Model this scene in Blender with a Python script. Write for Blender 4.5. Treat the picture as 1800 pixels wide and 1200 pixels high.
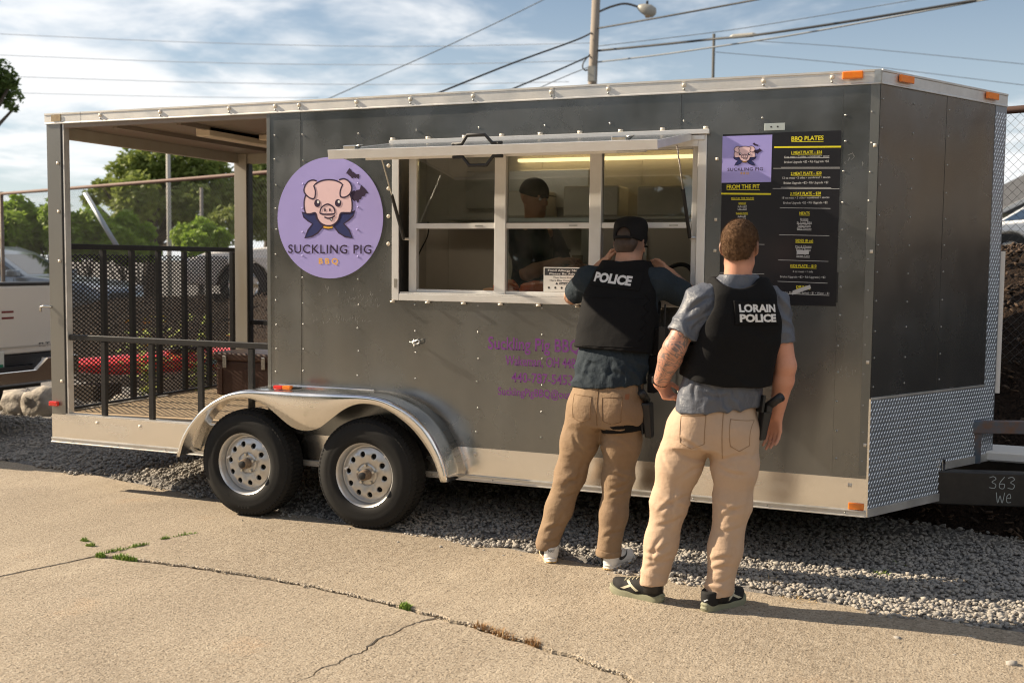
import bpy, bmesh, math, random
import numpy as np
from mathutils import Vector, Matrix, noise as mnoise
from mathutils.geometry import tessellate_polygon
from mathutils.bvhtree import BVHTree
rad = math.radians
random.seed(7); RNG = np.random.default_rng(7)
S = bpy.context.scene
COL = S.collection
for o in list(bpy.data.objects): bpy.data.objects.remove(o)

# ------------------------------------------------------------------ camera
CAM = Vector((6.0937, -6.0857, 1.6602))
def rotm(yaw, pitch, roll):
    Rz = Matrix.Rotation(yaw, 3, 'Z'); Rx = Matrix.Rotation(pitch, 3, 'X'); Ry = Matrix.Rotation(roll, 3, 'Y')
    return Rz @ Rx @ Ry
_R = rotm(.3901, -.0723, -.0103)
_r, _f, _u = _R.col[0], _R.col[1], _R.col[2]
cd = bpy.data.cameras.new('camera'); cam = bpy.data.objects.new('camera', cd); COL.objects.link(cam)
cam.matrix_world = Matrix(((_r[0], _u[0], -_f[0], CAM[0]), (_r[1], _u[1], -_f[1], CAM[1]), (_r[2], _u[2], -_f[2], CAM[2]), (0, 0, 0, 1)))
cd.sensor_width = 36; cd.lens = 1944.36 / 1800 * 36
cd.clip_start = .1; cd.clip_end = 3000
cd.dof.use_dof = True; cd.dof.focus_distance = 6.1; cd.dof.aperture_fstop = 3.0
S.camera = cam

# ------------------------------------------------------------------ light
SUN_EL, SUN_PHI = rad(30), rad(7)
sd = Vector((math.cos(SUN_EL) * math.cos(SUN_PHI), math.cos(SUN_EL) * math.sin(SUN_PHI), -math.sin(SUN_EL)))
ld = bpy.data.lights.new('sun', 'SUN'); sun = bpy.data.objects.new('sun', ld); COL.objects.link(sun)
ld.energy = 5.0; ld.angle = rad(.55); ld.color = (1, .84, .63)
sun.rotation_euler = sd.to_track_quat('-Z', 'Y').to_euler(); sun.location = (-20, -4, 20)

W = bpy.data.worlds.new('World'); S.world = W; W.use_nodes = True
nt = W.node_tree; nt.nodes.clear()
def N(t, **k):
    n = nt.nodes.new(t)
    for a, b in k.items(): setattr(n, a, b)
    return n
out = N('ShaderNodeOutputWorld'); bg = N('ShaderNodeBackground'); bg.inputs[1].default_value = .050
sky = N('ShaderNodeTexSky', sky_type='NISHITA', sun_disc=False)
sky.sun_elevation = SUN_EL; sky.sun_rotation = math.atan2(-sd.x, -sd.y); sky.air_density = 1.0; sky.dust_density = .35; sky.ozone_density = 1.6
tc = N('ShaderNodeTexCoord'); sep = N('ShaderNodeSeparateXYZ'); nt.links.new(tc.outputs['Generated'], sep.inputs[0])
def M(op, a, b=None, c=None):
    n = N('ShaderNodeMath', operation=op)
    for i, x in enumerate((a, b, c)):
        if x is None: continue
        if isinstance(x, (int, float)): n.inputs[i].default_value = x
        else: nt.links.new(x, n.inputs[i])
    return n.outputs[0]
zc = M('ADD', M('MAXIMUM', sep.outputs[2], 0.0), .11)
cx, cy = M('DIVIDE', sep.outputs[0], zc), M('DIVIDE', sep.outputs[1], zc)
cmb = N('ShaderNodeCombineXYZ'); nt.links.new(cx, cmb.inputs[0]); nt.links.new(cy, cmb.inputs[1])
def cloud(scale, loc, det, dis=.0):
    mp = N('ShaderNodeMapping'); mp.inputs['Location'].default_value = loc
    nt.links.new(cmb.outputs[0], mp.inputs[0])
    nz = N('ShaderNodeTexNoise'); nz.inputs['Scale'].default_value = scale; nz.inputs['Detail'].default_value = det; nz.inputs['Roughness'].default_value = .56; nz.inputs['Distortion'].default_value = dis
    nt.links.new(mp.outputs[0], nz.inputs[0]); return nz.outputs[0]
big = cloud(.34, (3.1, 1.4, 0), 2); fine = cloud(2.3, (1.7, 4.2, 2), 9, .3)
mixn = M('ADD', M('MULTIPLY', big, 1.1), M('MULTIPLY', fine, .66))
mr = N('ShaderNodeMapRange', interpolation_type='SMOOTHSTEP'); nt.links.new(mixn, mr.inputs[0])
mr.inputs[1].default_value = .78; mr.inputs[2].default_value = 1.0; mr.inputs[3].default_value = 0; mr.inputs[4].default_value = .88
hz = N('ShaderNodeMapRange', interpolation_type='SMOOTHSTEP'); nt.links.new(sep.outputs[2], hz.inputs[0])      # air thickens towards the horizon
hz.inputs[1].default_value = .0; hz.inputs[2].default_value = .34; hz.inputs[3].default_value = .66; hz.inputs[4].default_value = 0
hm = N('ShaderNodeMix', data_type='RGBA'); nt.links.new(hz.outputs[0], hm.inputs[0]); nt.links.new(sky.outputs[0], hm.inputs[6]); hm.inputs[7].default_value = (7.2, 8.1, 8.8, 1)
cm = N('ShaderNodeMix', data_type='RGBA'); nt.links.new(mr.outputs[0], cm.inputs[0]); nt.links.new(hm.outputs[2], cm.inputs[6]); cm.inputs[7].default_value = (11.0, 11.0, 11.0, 1)
nt.links.new(cm.outputs[2], bg.inputs[0]); nt.links.new(bg.outputs[0], out.inputs[0])

S.view_settings.view_transform = 'Standard'; S.view_settings.look = 'None'; S.view_settings.exposure = 1.0; S.view_settings.gamma = 1.0
S.view_settings.use_curve_mapping = False
S.cycles.use_denoising = True; S.cycles.denoising_input_passes = 'RGB_ALBEDO_NORMAL'; S.cycles.denoising_prefilter = 'ACCURATE'; S.cycles.pixel_filter_type = 'BLACKMAN_HARRIS'; S.cycles.filter_width = 1.15

# ------------------------------------------------------------------ materials
MATS = {}
def mat(name, col, rough=.5, metal=0., var=None, bump=None, spec=.5, coat=0, emit=None, bump2=None, rvar=None, attr=None, attr2=None):
    """var=(scale, amount, colour2[, stretch]) mottles the colour; bump=(scale, strength[, stretch])"""
    if name in MATS: return MATS[name]
    m = bpy.data.materials.new(name); m.use_nodes = True; t = m.node_tree; b = t.nodes['Principled BSDF']; L = t.links.new
    b.inputs['Base Color'].default_value = (*col, 1); b.inputs['Roughness'].default_value = rough; b.inputs['Metallic'].default_value = metal
    b.inputs['Specular IOR Level'].default_value = spec; b.inputs['Coat Weight'].default_value = coat
    co = t.nodes.new('ShaderNodeTexCoord')
    def noise(scale, st=None, det=5, rgh=.55):
        n = t.nodes.new('ShaderNodeTexNoise'); n.inputs['Scale'].default_value = scale; n.inputs['Detail'].default_value = det; n.inputs['Roughness'].default_value = rgh
        if st:
            mp = t.nodes.new('ShaderNodeMapping'); mp.inputs['Scale'].default_value = st; L(co.outputs['Object'], mp.inputs[0]); L(mp.outputs[0], n.inputs[0])
        else: L(co.outputs['Object'], n.inputs[0])
        return n.outputs[0]
    cur = None
    if var:
        vs = var if isinstance(var, list) else [var]
        for v in vs:
            fac = noise(v[0], v[3] if len(v) > 3 else None, det=3 if len(v) > 4 else 5)
            r = t.nodes.new('ShaderNodeMapRange'); r.inputs[1].default_value, r.inputs[2].default_value = v[4] if len(v) > 4 else (.38, .66); r.inputs[3].default_value = 0; r.inputs[4].default_value = v[1]; L(fac, r.inputs[0])
            x = t.nodes.new('ShaderNodeMix'); x.data_type = 'RGBA'; L(r.outputs[0], x.inputs[0])
            if cur is None: x.inputs[6].default_value = (*col, 1)
            else: L(cur, x.inputs[6])
            x.inputs[7].default_value = (*v[2], 1); cur = x.outputs[2]
    if attr:   # (attribute, colour) overlays a colour where the attribute is 1
        a = t.nodes.new('ShaderNodeAttribute'); a.attribute_name = attr[0]
        x = t.nodes.new('ShaderNodeMix'); x.data_type = 'RGBA'
        fac = a.outputs['Fac']
        if len(attr) > 2:
            vz = t.nodes.new('ShaderNodeTexNoise'); vz.inputs['Scale'].default_value = attr[2]; vz.inputs['Detail'].default_value = 3; vz.inputs['Distortion'].default_value = 1.6; L(co.outputs['Object'], vz.inputs[0])
            w = t.nodes.new('ShaderNodeMath'); w.operation = 'PINGPONG'; w.inputs[1].default_value = .06; L(vz.outputs[0], w.inputs[0])
            r = t.nodes.new('ShaderNodeMapRange'); r.inputs[1].default_value = .010; r.inputs[2].default_value = .028; r.inputs[3].default_value = 1; r.inputs[4].default_value = .12; L(w.outputs[0], r.inputs[0])
            mm = t.nodes.new('ShaderNodeMath'); mm.operation = 'MULTIPLY'; L(fac, mm.inputs[0]); L(r.outputs[0], mm.inputs[1]); fac = mm.outputs[0]
        L(fac, x.inputs[0])
        if cur is None: x.inputs[6].default_value = (*col, 1)
        else: L(cur, x.inputs[6])
        x.inputs[7].default_value = (*attr[1], 1); cur = x.outputs[2]
    if attr2:
        a = t.nodes.new('ShaderNodeAttribute'); a.attribute_name = attr2[0]; x = t.nodes.new('ShaderNodeMix'); x.data_type = 'RGBA'; L(a.outputs['Fac'], x.inputs[0]); L(cur, x.inputs[6]); x.inputs[7].default_value = (*attr2[1], 1); cur = x.outputs[2]
    if cur is not None: L(cur, b.inputs['Base Color'])
    if rvar:
        r = t.nodes.new('ShaderNodeMapRange'); r.inputs[1].default_value = .3; r.inputs[2].default_value = .7; r.inputs[3].default_value = rvar[1]; r.inputs[4].default_value = rvar[2]; L(noise(rvar[0], rvar[3] if len(rvar) > 3 else None), r.inputs[0]); L(r.outputs[0], b.inputs['Roughness'])
    prev = None
    for bb in (bump, bump2):
        if bb:
            n = t.nodes.new('ShaderNodeBump'); n.inputs['Strength'].default_value = 1; n.inputs['Distance'].default_value = bb[1]
            L(noise(bb[0], bb[2] if len(bb) > 2 else None, det=bb[3] if len(bb) > 3 else 5), n.inputs['Height'])
            if prev: L(prev, n.inputs['Normal'])
            prev = n.outputs[0]
    if prev: L(prev, b.inputs['Normal'])
    if emit:
        b.inputs['Emission Color'].default_value = (*emit[0], 1); b.inputs['Emission Strength'].default_value = emit[1]
    MATS[name] = m; return m

def glass_mat(name, tint=(1, 1, 1), dirt=.0):
    if name in MATS: return MATS[name]
    m = bpy.data.materials.new(name); m.use_nodes = True; t = m.node_tree; t.nodes.clear(); L = t.links.new
    o = t.nodes.new('ShaderNodeOutputMaterial'); tr = t.nodes.new('ShaderNodeBsdfTransparent'); tr.inputs[0].default_value = (*tint, 1)
    gl = t.nodes.new('ShaderNodeBsdfGlossy'); gl.inputs['Roughness'].default_value = .01
    fr = t.nodes.new('ShaderNodeFresnel'); fr.inputs[0].default_value = 1.52
    mu = t.nodes.new('ShaderNodeMath'); mu.operation = 'MULTIPLY'; mu.inputs[1].default_value = 1.9; mu.use_clamp = True; L(fr.outputs[0], mu.inputs[0])
    mx = t.nodes.new('ShaderNodeMixShader'); L(mu.outputs[0], mx.inputs[0]); L(tr.outputs[0], mx.inputs[1]); L(gl.outputs[0], mx.inputs[2])
    last = mx.outputs[0]
    if dirt:
        df = t.nodes.new('ShaderNodeBsdfDiffuse'); df.inputs[0].default_value = (.5, .48, .44, 1)
        nz = t.nodes.new('ShaderNodeTexNoise'); nz.inputs['Scale'].default_value = 4; nz.inputs['Detail'].default_value = 8
        co = t.nodes.new('ShaderNodeTexCoord'); L(co.outputs['Object'], nz.inputs[0])
        r = t.nodes.new('ShaderNodeMapRange'); r.inputs[1].default_value = .35; r.inputs[2].default_value = .75; r.inputs[4].default_value = dirt; L(nz.outputs[0], r.inputs[0])
        m2 = t.nodes.new('ShaderNodeMixShader'); L(r.outputs[0], m2.inputs[0]); L(last, m2.inputs[1]); L(df.outputs[0], m2.inputs[2]); last = m2.outputs[0]
    L(last, o.inputs[0]); MATS[name] = m; return m

# ------------------------------------------------------------------ mesh helpers
def link(name, me, m=None, parent=None, smooth=False):
    o = bpy.data.objects.new(name, me); COL.objects.link(o)
    if m is not None: me.materials.append(m)
    if parent is not None: o.parent = parent
    if smooth: me.polygons.foreach_set('use_smooth', np.ones(len(me.polygons), bool))
    return o
def org(parent):
    v = Vector((0, 0, 0))
    while parent is not None:
        v = v + parent.location; parent = parent.parent
    return v
def empty(name, loc, label, cat, group=None, rz=0):
    o = bpy.data.objects.new(name, None); COL.objects.link(o); o.location = loc; o.rotation_euler = (0, 0, rz); o.empty_display_size = .1
    return tag(o, label, cat, group)
def tag(o, label=None, cat=None, group=None, kind=None):
    if label: o['label'] = label
    if cat: o['category'] = cat
    if group: o['group'] = group
    if kind: o['kind'] = kind
    return o
def bevel(o, w, seg=1, ang=40):
    b = o.modifiers.new('bevel', 'BEVEL'); b.width = w; b.segments = seg; b.limit_method = 'ANGLE'; b.angle_limit = rad(ang); b.harden_normals = False
    return o
class MB:
    def __init__(s): s.v = []; s.f = []
    def add(s, vs, fs):
        n = len(s.v); s.v.extend([tuple(map(float, p)) for p in vs]); s.f.extend([tuple(i + n for i in q) for q in fs]); return s
    def box(s, x0, x1, y0, y1, z0, z1):
        return s.add([(x, y, z) for z in (z0, z1) for y in (y0, y1) for x in (x0, x1)], [(0, 2, 3, 1), (4, 5, 7, 6), (0, 1, 5, 4), (2, 6, 7, 3), (0, 4, 6, 2), (1, 3, 7, 5)])
    def hexa(s, a, b):      # two quads (4 points each), bottom then top
        return s.add(list(a) + list(b), [(3, 2, 1, 0), (4, 5, 6, 7), (0, 1, 5, 4), (1, 2, 6, 5), (2, 3, 7, 6), (3, 0, 4, 7)])
    def bar(s, p, q, w, h, up=(0, 0, 1)):   # rectangular bar from p to q
        p, q = Vector(p), Vector(q); d = (q - p).normalized(); u = Vector(up); r = d.cross(u).normalized(); u = r.cross(d).normalized()
        c = [(-1, -1), (1, -1), (1, 1), (-1, 1)]
        return s.hexa([p + r * a * w / 2 + u * b * h / 2 for a, b in c], [q + r * a * w / 2 + u * b * h / 2 for a, b in c])
    def tube(s, path, r, n=8, cap=True):
        P = [Vector(p) for p in path]; rs = r if isinstance(r, (list, tuple)) else [r] * len(P); vs = []; fs = []; ref = None
        for i, p in enumerate(P):
            d = (P[min(i + 1, len(P) - 1)] - P[max(i - 1, 0)]).normalized()
            if ref is None: ref = Vector((0, 0, 1)) if abs(d.z) < .9 else Vector((1, 0, 0))
            a = d.cross(ref).normalized(); b = a.cross(d).normalized(); ref = b
            for k in range(n):
                t = 2 * math.pi * k / n; vs.append(p + (a * math.cos(t) + b * math.sin(t)) * rs[i])
        for i in range(len(P) - 1):
            for k in range(n):
                k2 = (k + 1) % n; fs.append((i * n + k, i * n + k2, (i + 1) * n + k2, (i + 1) * n + k))
        if cap: fs.append(tuple(range(n - 1, -1, -1))); fs.append(tuple((len(P) - 1) * n + k for k in range(n)))
        return s.add(vs, [tuple(reversed(f)) for f in fs])
    def cyl(s, p, q, r, n=16, r2=None): return s.tube([p, q], [r, r if r2 is None else r2], n)
    def lathe(s, c, axis, prof, n=32, closed=False):     # prof: (radius, along-axis)
        c = Vector(c); d = Vector(axis).normalized(); ref = Vector((0, 0, 1)) if abs(d.z) < .9 else Vector((1, 0, 0)); a = d.cross(ref).normalized(); b = d.cross(a).normalized(); vs = []; fs = []; m = len(prof)
        for k in range(n):
            t = 2 * math.pi * k / n; e = a * math.cos(t) + b * math.sin(t)
            for (r, h) in prof: vs.append(c + e * r + d * h)
        for k in range(n):
            k2 = (k + 1) % n
            for i in range(m if closed else m - 1):
                j = (i + 1) % m; fs.append((k * m + i, k * m + j, k2 * m + j, k2 * m + i))
        return s.add(vs, fs)
    def prism(s, pts, fn, d0, d1):    # closed 2D outline; fn(u,v,d)->xyz
        n = len(pts); tri = tessellate_polygon([[Vector((p[0], p[1], 0)) for p in pts]])
        A = [fn(p[0], p[1], d0) for p in pts]; B = [fn(p[0], p[1], d1) for p in pts]
        fs = [tuple(t) for t in tri] + [tuple(n + i for i in reversed(t)) for t in tri] + [(i, (i + 1) % n, n + (i + 1) % n, n + i) for i in range(n)]
        return s.add(A + B, fs)
    def flat(s, pts, fn, d):
        tri = tessellate_polygon([[Vector((p[0], p[1], 0)) for p in pts]]); return s.add([fn(p[0], p[1], d) for p in pts], [tuple(t) for t in tri])
    def stroke(s, pts, w, fn, d, closed=False):
        P = [Vector((p[0], p[1])) for p in pts]; n = len(P); vs = []; fs = []
        for i, p in enumerate(P):
            a = P[(i - 1) % n] if (closed or i) else p; b = P[(i + 1) % n] if (closed or i < n - 1) else p
            t = (b - a); t = t.normalized() if t.length > 1e-9 else Vector((1, 0)); nn = Vector((-t.y, t.x)); ww = (w[i] if isinstance(w, (list, tuple)) else w) / 2
            vs += [fn(*(p + nn * ww), d), fn(*(p - nn * ww), d)]
        for i in range(n if closed else n - 1):
            j = (i + 1) % n; fs.append((2 * i, 2 * i + 1, 2 * j + 1, 2 * j))
        return s.add(vs, fs)
    def mesh(s, name, o=(0, 0, 0)):
        me = bpy.data.meshes.new(name); me.from_pydata([(a - o[0], b - o[1], c - o[2]) for a, b, c in s.v], [], s.f); return me
    def build(s, name, m, parent=None, smooth=False, bev=0, seg=1, fix=True, local=False, sharp=None):
        me = s.mesh(name, (0, 0, 0) if local else org(parent))
        if fix:
            b = bmesh.new(); b.from_mesh(me); bmesh.ops.recalc_face_normals(b, faces=b.faces); b.to_mesh(me); b.free()
        o = link(name, me, m, parent, smooth)
        if smooth and sharp: me.set_sharp_from_angle(angle=rad(sharp))
        if bev: bevel(o, bev, seg)
        return o
def npmesh(name, V, F, m=None, parent=None, smooth=True, local=False):
    me = bpy.data.meshes.new(name); V = np.asarray(V, np.float32); F = np.asarray(F, np.int32); k = F.shape[1]
    if not local and parent is not None: V = V - np.array(org(parent), np.float32)
    me.vertices.add(len(V)); me.vertices.foreach_set('co', V.ravel()); me.loops.add(F.size); me.loops.foreach_set('vertex_index', F.ravel())
    me.polygons.add(len(F)); me.polygons.foreach_set('loop_start', np.arange(0, F.size, k, dtype=np.int32)); me.polygons.foreach_set('loop_total', np.full(len(F), k, np.int32))
    me.update(calc_edges=True); me.validate(); return link(name, me, m, parent, smooth)
def smoothpath(P, n=6, closed=False):
    P = [np.array(p, float) for p in P]; L = len(P); out = []
    for i in range(L if closed else L - 1):
        if closed: p0, p1, p2, p3 = P[i - 1], P[i], P[(i + 1) % L], P[(i + 2) % L]
        else: p0, p1, p2, p3 = P[max(i - 1, 0)], P[i], P[i + 1], P[min(i + 2, L - 1)]
        for k in range(n):
            t = k / n; out.append(tuple(.5 * ((2 * p1) + (-p0 + p2) * t + (2 * p0 - 5 * p1 + 4 * p2 - p3) * t * t + (-p0 + 3 * p1 - 3 * p2 + p3) * t ** 3)))
    if not closed: out.append(tuple(P[-1]))
    return out
_TX = {}
def textmesh(txt, bold=0.0, space=1.0):
    """flat triangulated glyphs: verts (n,2), faces; width and cap height returned"""
    k = (txt, bold, space)
    if k in _TX: return _TX[k]
    c = bpy.data.curves.new('t', 'FONT'); c.body = txt; c.align_x = 'CENTER'; c.offset = bold; c.resolution_u = 3; c.space_character = space
    o = bpy.data.objects.new('t', c); COL.objects.link(o); dg = bpy.context.evaluated_depsgraph_get(); dg.update(); me = bpy.data.meshes.new_from_object(o.evaluated_get(dg))
    b = bmesh.new(); b.from_mesh(me); bmesh.ops.triangulate(b, faces=b.faces); b.to_mesh(me); b.free()
    V = np.array([v.co[:2] for v in me.vertices]); F = [tuple(p.vertices) for p in me.polygons]
    bpy.data.objects.remove(o); bpy.data.curves.remove(c); bpy.data.meshes.remove(me); _TX[k] = (V, F); return V, F
def puttext(mb, txt, fn, d, cx, cy, w, h=None, bold=0.0, space=1.0):
    """centre (cx,cy), total width w, cap height h (default font proportions)"""
    V, F = textmesh(txt, bold, space); x0, x1 = V[:, 0].min(), V[:, 0].max(); sx = w / (x1 - x0); sy = (h / .73) if h else sx
    xm = (x0 + x1) / 2
    mb.add([fn(cx + (x - xm) * sx, cy + (y - .365) * sy, d) for x, y in V], F)
# ------------------------------------------------------------------ the setting
m_conc = mat('concrete', (.37, .305, .225), .92, var=[(1.9, .7, (.45, .38, .29)), (.5, .9, (.25, .203, .15), None, (.42, .66)), (1.3, .7, (.19, .152, .112), None, (.50, .76)), (4, .6, (.27, .22, .162), (1.6, .16, 1)), (1.7, .5, (.40, .26, .15), None, (.64, .78)), (14, .45, (.28, .228, .168), None, (.48, .68)), (36, .45, (.48, .415, .325)), (85, .9, (.10, .08, .058), None, (.54, .66)), (150, .7, (.60, .53, .43), None, (.58, .70))], bump=(100, .006), bump2=(22, .004, (1.6, .35, 1)), spec=.2)
m_grav = mat('gravel_base', (.16, .15, .14), .95, var=[(45, .8, (.34, .32, .30)), (6, .4, (.10, .09, .08))], bump=(60, .012), spec=.2)
m_stone = mat('gravel_stone', (.36, .34, .312), .85, var=[(30, .9, (.15, .145, .14)), (13, .6, (.47, .42, .355)), (150, .4, (.2, .19, .18))], bump=(120, .001), spec=.3)
m_mulch = mat('mulch', (.022, .0145, .0105), .95, var=[(22, .9, (.008, .0055, .004)), (60, .5, (.065, .04, .026))], bump=(30, .05), spec=.15)
m_lot = mat('lot_asphalt', (.10, .098, .092), .9, var=[(3, .5, (.15, .145, .135)), (60, .4, (.06, .06, .06))], bump=(80, .004))
m_grass = mat('grass_blade', (.19, .30, .05), .7, var=(14, .7, (.30, .36, .09)), spec=.3)
m_dry = mat('dry_weed', (.30, .16, .065), .9, var=(30, .7, (.42, .28, .13)))

EDGE = [(-14, 2.75), (-1.17, .60), (.05, .42), (2.6, -.14), (3.7, -.27), (4.1, -.36), (4.9, -.53), (5.5, -.57), (6.4, -.66), (9, -1.15), (20, -3.0)]
def edge_y(x): return np.interp(x, [p[0] for p in EDGE], [p[1] for p in EDGE])
FA, FB = np.array((-9.1, 8.03)), np.array((6.5, 2.13)); FD = (FB - FA) / np.linalg.norm(FB - FA); FN = np.array((-FD[1], FD[0]))     # fence line, normal pointing away from the yard
def fence_s(x, y): return (x - FA[0]) * FN[0] + (y - FA[1]) * FN[1]
def fence_u(x, y): return (x - FA[0]) * FD[0] + (y - FA[1]) * FD[1]
def sstep(a, b, x): t = np.clip((x - a) / (b - a), 0, 1); return t * t * (3 - 2 * t)
def bankH(u): return np.interp(u, [-6, 0, 7, 17, 22], [.8, .85, 1.2, 1.86, 2.0])
def lotH(u): return np.interp(u, [-8, 1, 6, 17, 24], [.1, .2, 1.0, 1.5, 1.6])
def bank_z(x, y):
    s, u = fence_s(x, y), fence_u(x, y)
    return np.where(s < 2.6, -.08 + (bankH(u) + .08) * sstep(-1.5, 1.3, s), lotH(u) + (bankH(u) - lotH(u)) * (1 - sstep(2.6, 4.6, s)))
def grid_object(name, xs, ys, zf, m):
    X, Y = np.meshgrid(xs, ys); Z = zf(X, Y); V = np.stack([X, Y, Z], -1).reshape(-1, 3); nx, ny = len(xs), len(ys)
    i = np.arange(nx * ny).reshape(ny, nx); F = np.stack([i[:-1, :-1], i[:-1, 1:], i[1:, 1:], i[1:, :-1]], -1).reshape(-1, 4)
    return npmesh(name, V, F, m)
def spaced(a, b, lo, hi, fine, coarse):
    r = list(np.arange(lo, hi + 1e-6, fine)); x = lo; st = fine
    while x > a: st = min(st * 1.35, coarse); x -= st; r.insert(0, max(x, a))
    x = hi; st = fine
    while x < b: st = min(st * 1.35, coarse); x += st; r.append(min(x, b))
    return np.array(sorted(set(r)))
def ground_z(x, y):
    d = y - edge_y(x); nz = .012 * np.sin(x * 2.1 + 1.3 * np.sin(y * 1.7)) + .010 * np.sin(y * 2.9 + x * .8)
    return np.where(d < -.06, -.16, -.16 + (.165) * sstep(-.06, .02, d)) + np.where(d > 0, nz * sstep(0, .3, d) + .026 * sstep(.0, .55, d), 0)
tag(grid_object('ground', spaced(-400, 400, -6, 9, .12, 60), spaced(-400, 900, -2, 4, .06, 60), ground_z, m_grav), kind='structure')

def grid_bank():
    us = np.arange(-14, 27, .22); ss = np.concatenate([np.arange(-1.55, 4.8, .16), [6, 9, 14, 25, 60, 200]])
    U, Sx = np.meshgrid(us, ss); X = FA[0] + FD[0] * U + FN[0] * Sx; Y = FA[1] + FD[1] * U + FN[1] * Sx; Z = bank_z(X, Y)
    k = (Sx < 4.7) & (Sx > -1.4); rnd = np.array([mnoise.noise((a * 1.3, b * 1.3, 0)) * .07 + mnoise.noise((a * 5, b * 5, 3)) * .035 for a, b in zip(X.ravel(), Y.ravel())]).reshape(X.shape); Z = Z + np.where(k, rnd, 0)
    i = np.arange(X.size).reshape(X.shape); F = np.stack([i[:-1, :-1], i[:-1, 1:], i[1:, 1:], i[1:, :-1]], -1)
    split = np.searchsorted(ss, 4.0)
    V = np.stack([X, Y, Z], -1).reshape(-1, 3)
    tag(npmesh('mulch_bank', V, F[:split].reshape(-1, 4), m_mulch), kind='structure')
    tag(npmesh('parking_lot', V, F[split:].reshape(-1, 4), m_lot), kind='structure')
grid_bank()

# bark chips lying on the bank
def chips():
    n = 9000; u = RNG.uniform(-2, 19, n); s = RNG.uniform(-1.6, 2.2, n); s[:2500] = RNG.uniform(-1.6, 1.4, 2500); u[:2500] = RNG.uniform(14.5, 17.5, 2500)
    x = FA[0] + FD[0] * u + FN[0] * s; y = FA[1] + FD[1] * u + FN[1] * s; z = bank_z(x, y) + .03
    L = RNG.uniform(.02, .065, n); w = L * RNG.uniform(.25, .5, n); h = w * .5
    base = np.array([(-1, -1, -1), (1, -.6, -1), (.8, 1, -1), (-.9, .7, -1), (-1, -.8, 1), (.9, -1, 1), (1, .8, 1), (-.7, 1, 1)], float) / 2
    fc = np.array([(3, 2, 1, 0), (4, 5, 6, 7), (0, 1, 5, 4), (1, 2, 6, 5), (2, 3, 7, 6), (3, 0, 4, 7)])
    a = RNG.uniform(0, 6.28, n); b = RNG.uniform(-.7, .7, n)
    q = base[None] * np.stack([L, w, h], -1)[:, None, :]
    X = q[..., 0] * np.cos(b)[:, None] - q[..., 2] * np.sin(b)[:, None]; Zz = q[..., 0] * np.sin(b)[:, None] + q[..., 2] * np.cos(b)[:, None]; Y = q[..., 1]
    V = np.stack([X * np.cos(a)[:, None] - Y * np.sin(a)[:, None] + x[:, None], X * np.sin(a)[:, None] + Y * np.cos(a)[:, None] + y[:, None], Zz + z[:, None]], -1).reshape(-1, 3)
    F = (fc[None] + (np.arange(n) * 8)[:, None, None]).reshape(-1, 4)
    o = npmesh('bark_chips', V, F, mat('bark_chip', (.034, .021, .013), .9, var=(9, .9, (.11, .066, .038))), smooth=False)
    tag(o, 'dark brown bark chips covering the bank behind the trailer', 'mulch', kind='stuff')
chips()

# loose gravel stones, real geometry
def stones(n, xr, yr, r0, r1, zoff=0.0):
    x = RNG.uniform(*xr, n); y = RNG.uniform(*yr, n); e = edge_y(x); d = y - e
    rag = .05 * np.sin(x * 5.1) + .04 * np.sin(x * 13.7 + 1)
    k = (d > rag - .02) & (fence_s(x, y) < -.2); x, y, d = x[k], y[k], d[k]; r = RNG.uniform(r0, r1, len(x)) * np.where(RNG.random(len(x)) < .08, 1.45, 1)
    z = np.maximum(ground_z(x, y), np.where(d < .03, .002, -1)) + r * .35 + zoff + RNG.uniform(-.2, .35, len(x)) * r
    return np.stack([x, y, z, r], -1)
def stone_mesh(name, P, label):
    b = bmesh.new(); bmesh.ops.create_icosphere(b, subdivisions=1, radius=1); base = np.array([v.co[:] for v in b.verts]); fc = np.array([[v.index for v in f.verts] for f in b.faces]); b.free()
    n = len(P); V = base[None] * (1 + RNG.uniform(-.30, .28, (n, 12, 1))); sc = np.stack([RNG.uniform(.8, 1.35, n), RNG.uniform(.7, 1.1, n), RNG.uniform(.5, .85, n)], -1); V = V * sc[:, None]
    a = RNG.uniform(0, 6.28, n)[:, None]; t = RNG.uniform(-.6, .6, n)[:, None]
    X, Y, Z = V[..., 0], V[..., 1], V[..., 2]; Y, Z = Y * np.cos(t) - Z * np.sin(t), Y * np.sin(t) + Z * np.cos(t); X, Y = X * np.cos(a) - Y * np.sin(a), X * np.sin(a) + Y * np.cos(a)
    V = np.stack([X, Y, Z], -1) * P[:, 3][:, None, None] + P[:, None, :3]
    o = npmesh(name, V.reshape(-1, 3), (fc[None] + (np.arange(n) * 12)[:, None, None]).reshape(-1, 3), m_stone, smooth=False)
    tag(o, label, 'gravel', kind='stuff')
P = np.concatenate([stones(33000, (-1.6, 8.2), (-1.3, 1.9), .0072, .0145), stones(17000, (2.4, 8.4), (-1.3, .8), .0065, .014, .006), stones(11000, (-6, 1.5), (.3, 4.2), .010, .019), stones(7000, (4.0, 9.0), (1.5, 5.0), .012, .022)])
# a few strays on the concrete
sx = RNG.uniform(1.5, 7, 60); sy = edge_y(sx) - np.abs(RNG.normal(0, .16, 60)) - .02; sr = RNG.uniform(.006, .014, 60); P = np.concatenate([P, np.stack([sx, sy, sr * .5, sr], -1)])
big = np.array([(5.86, -.98, .010, .020), (6.32, -1.13, .012, .022), (6.1, -1.1, .006, .011), (6.12, -1.13, .005, .008), (5.6, -.8, .007, .012), (5.2, -1.2, .004, .007)]); P = np.concatenate([P, big])
stone_mesh('gravel', P, 'loose grey crushed gravel beside the concrete and under the trailer')

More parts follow.
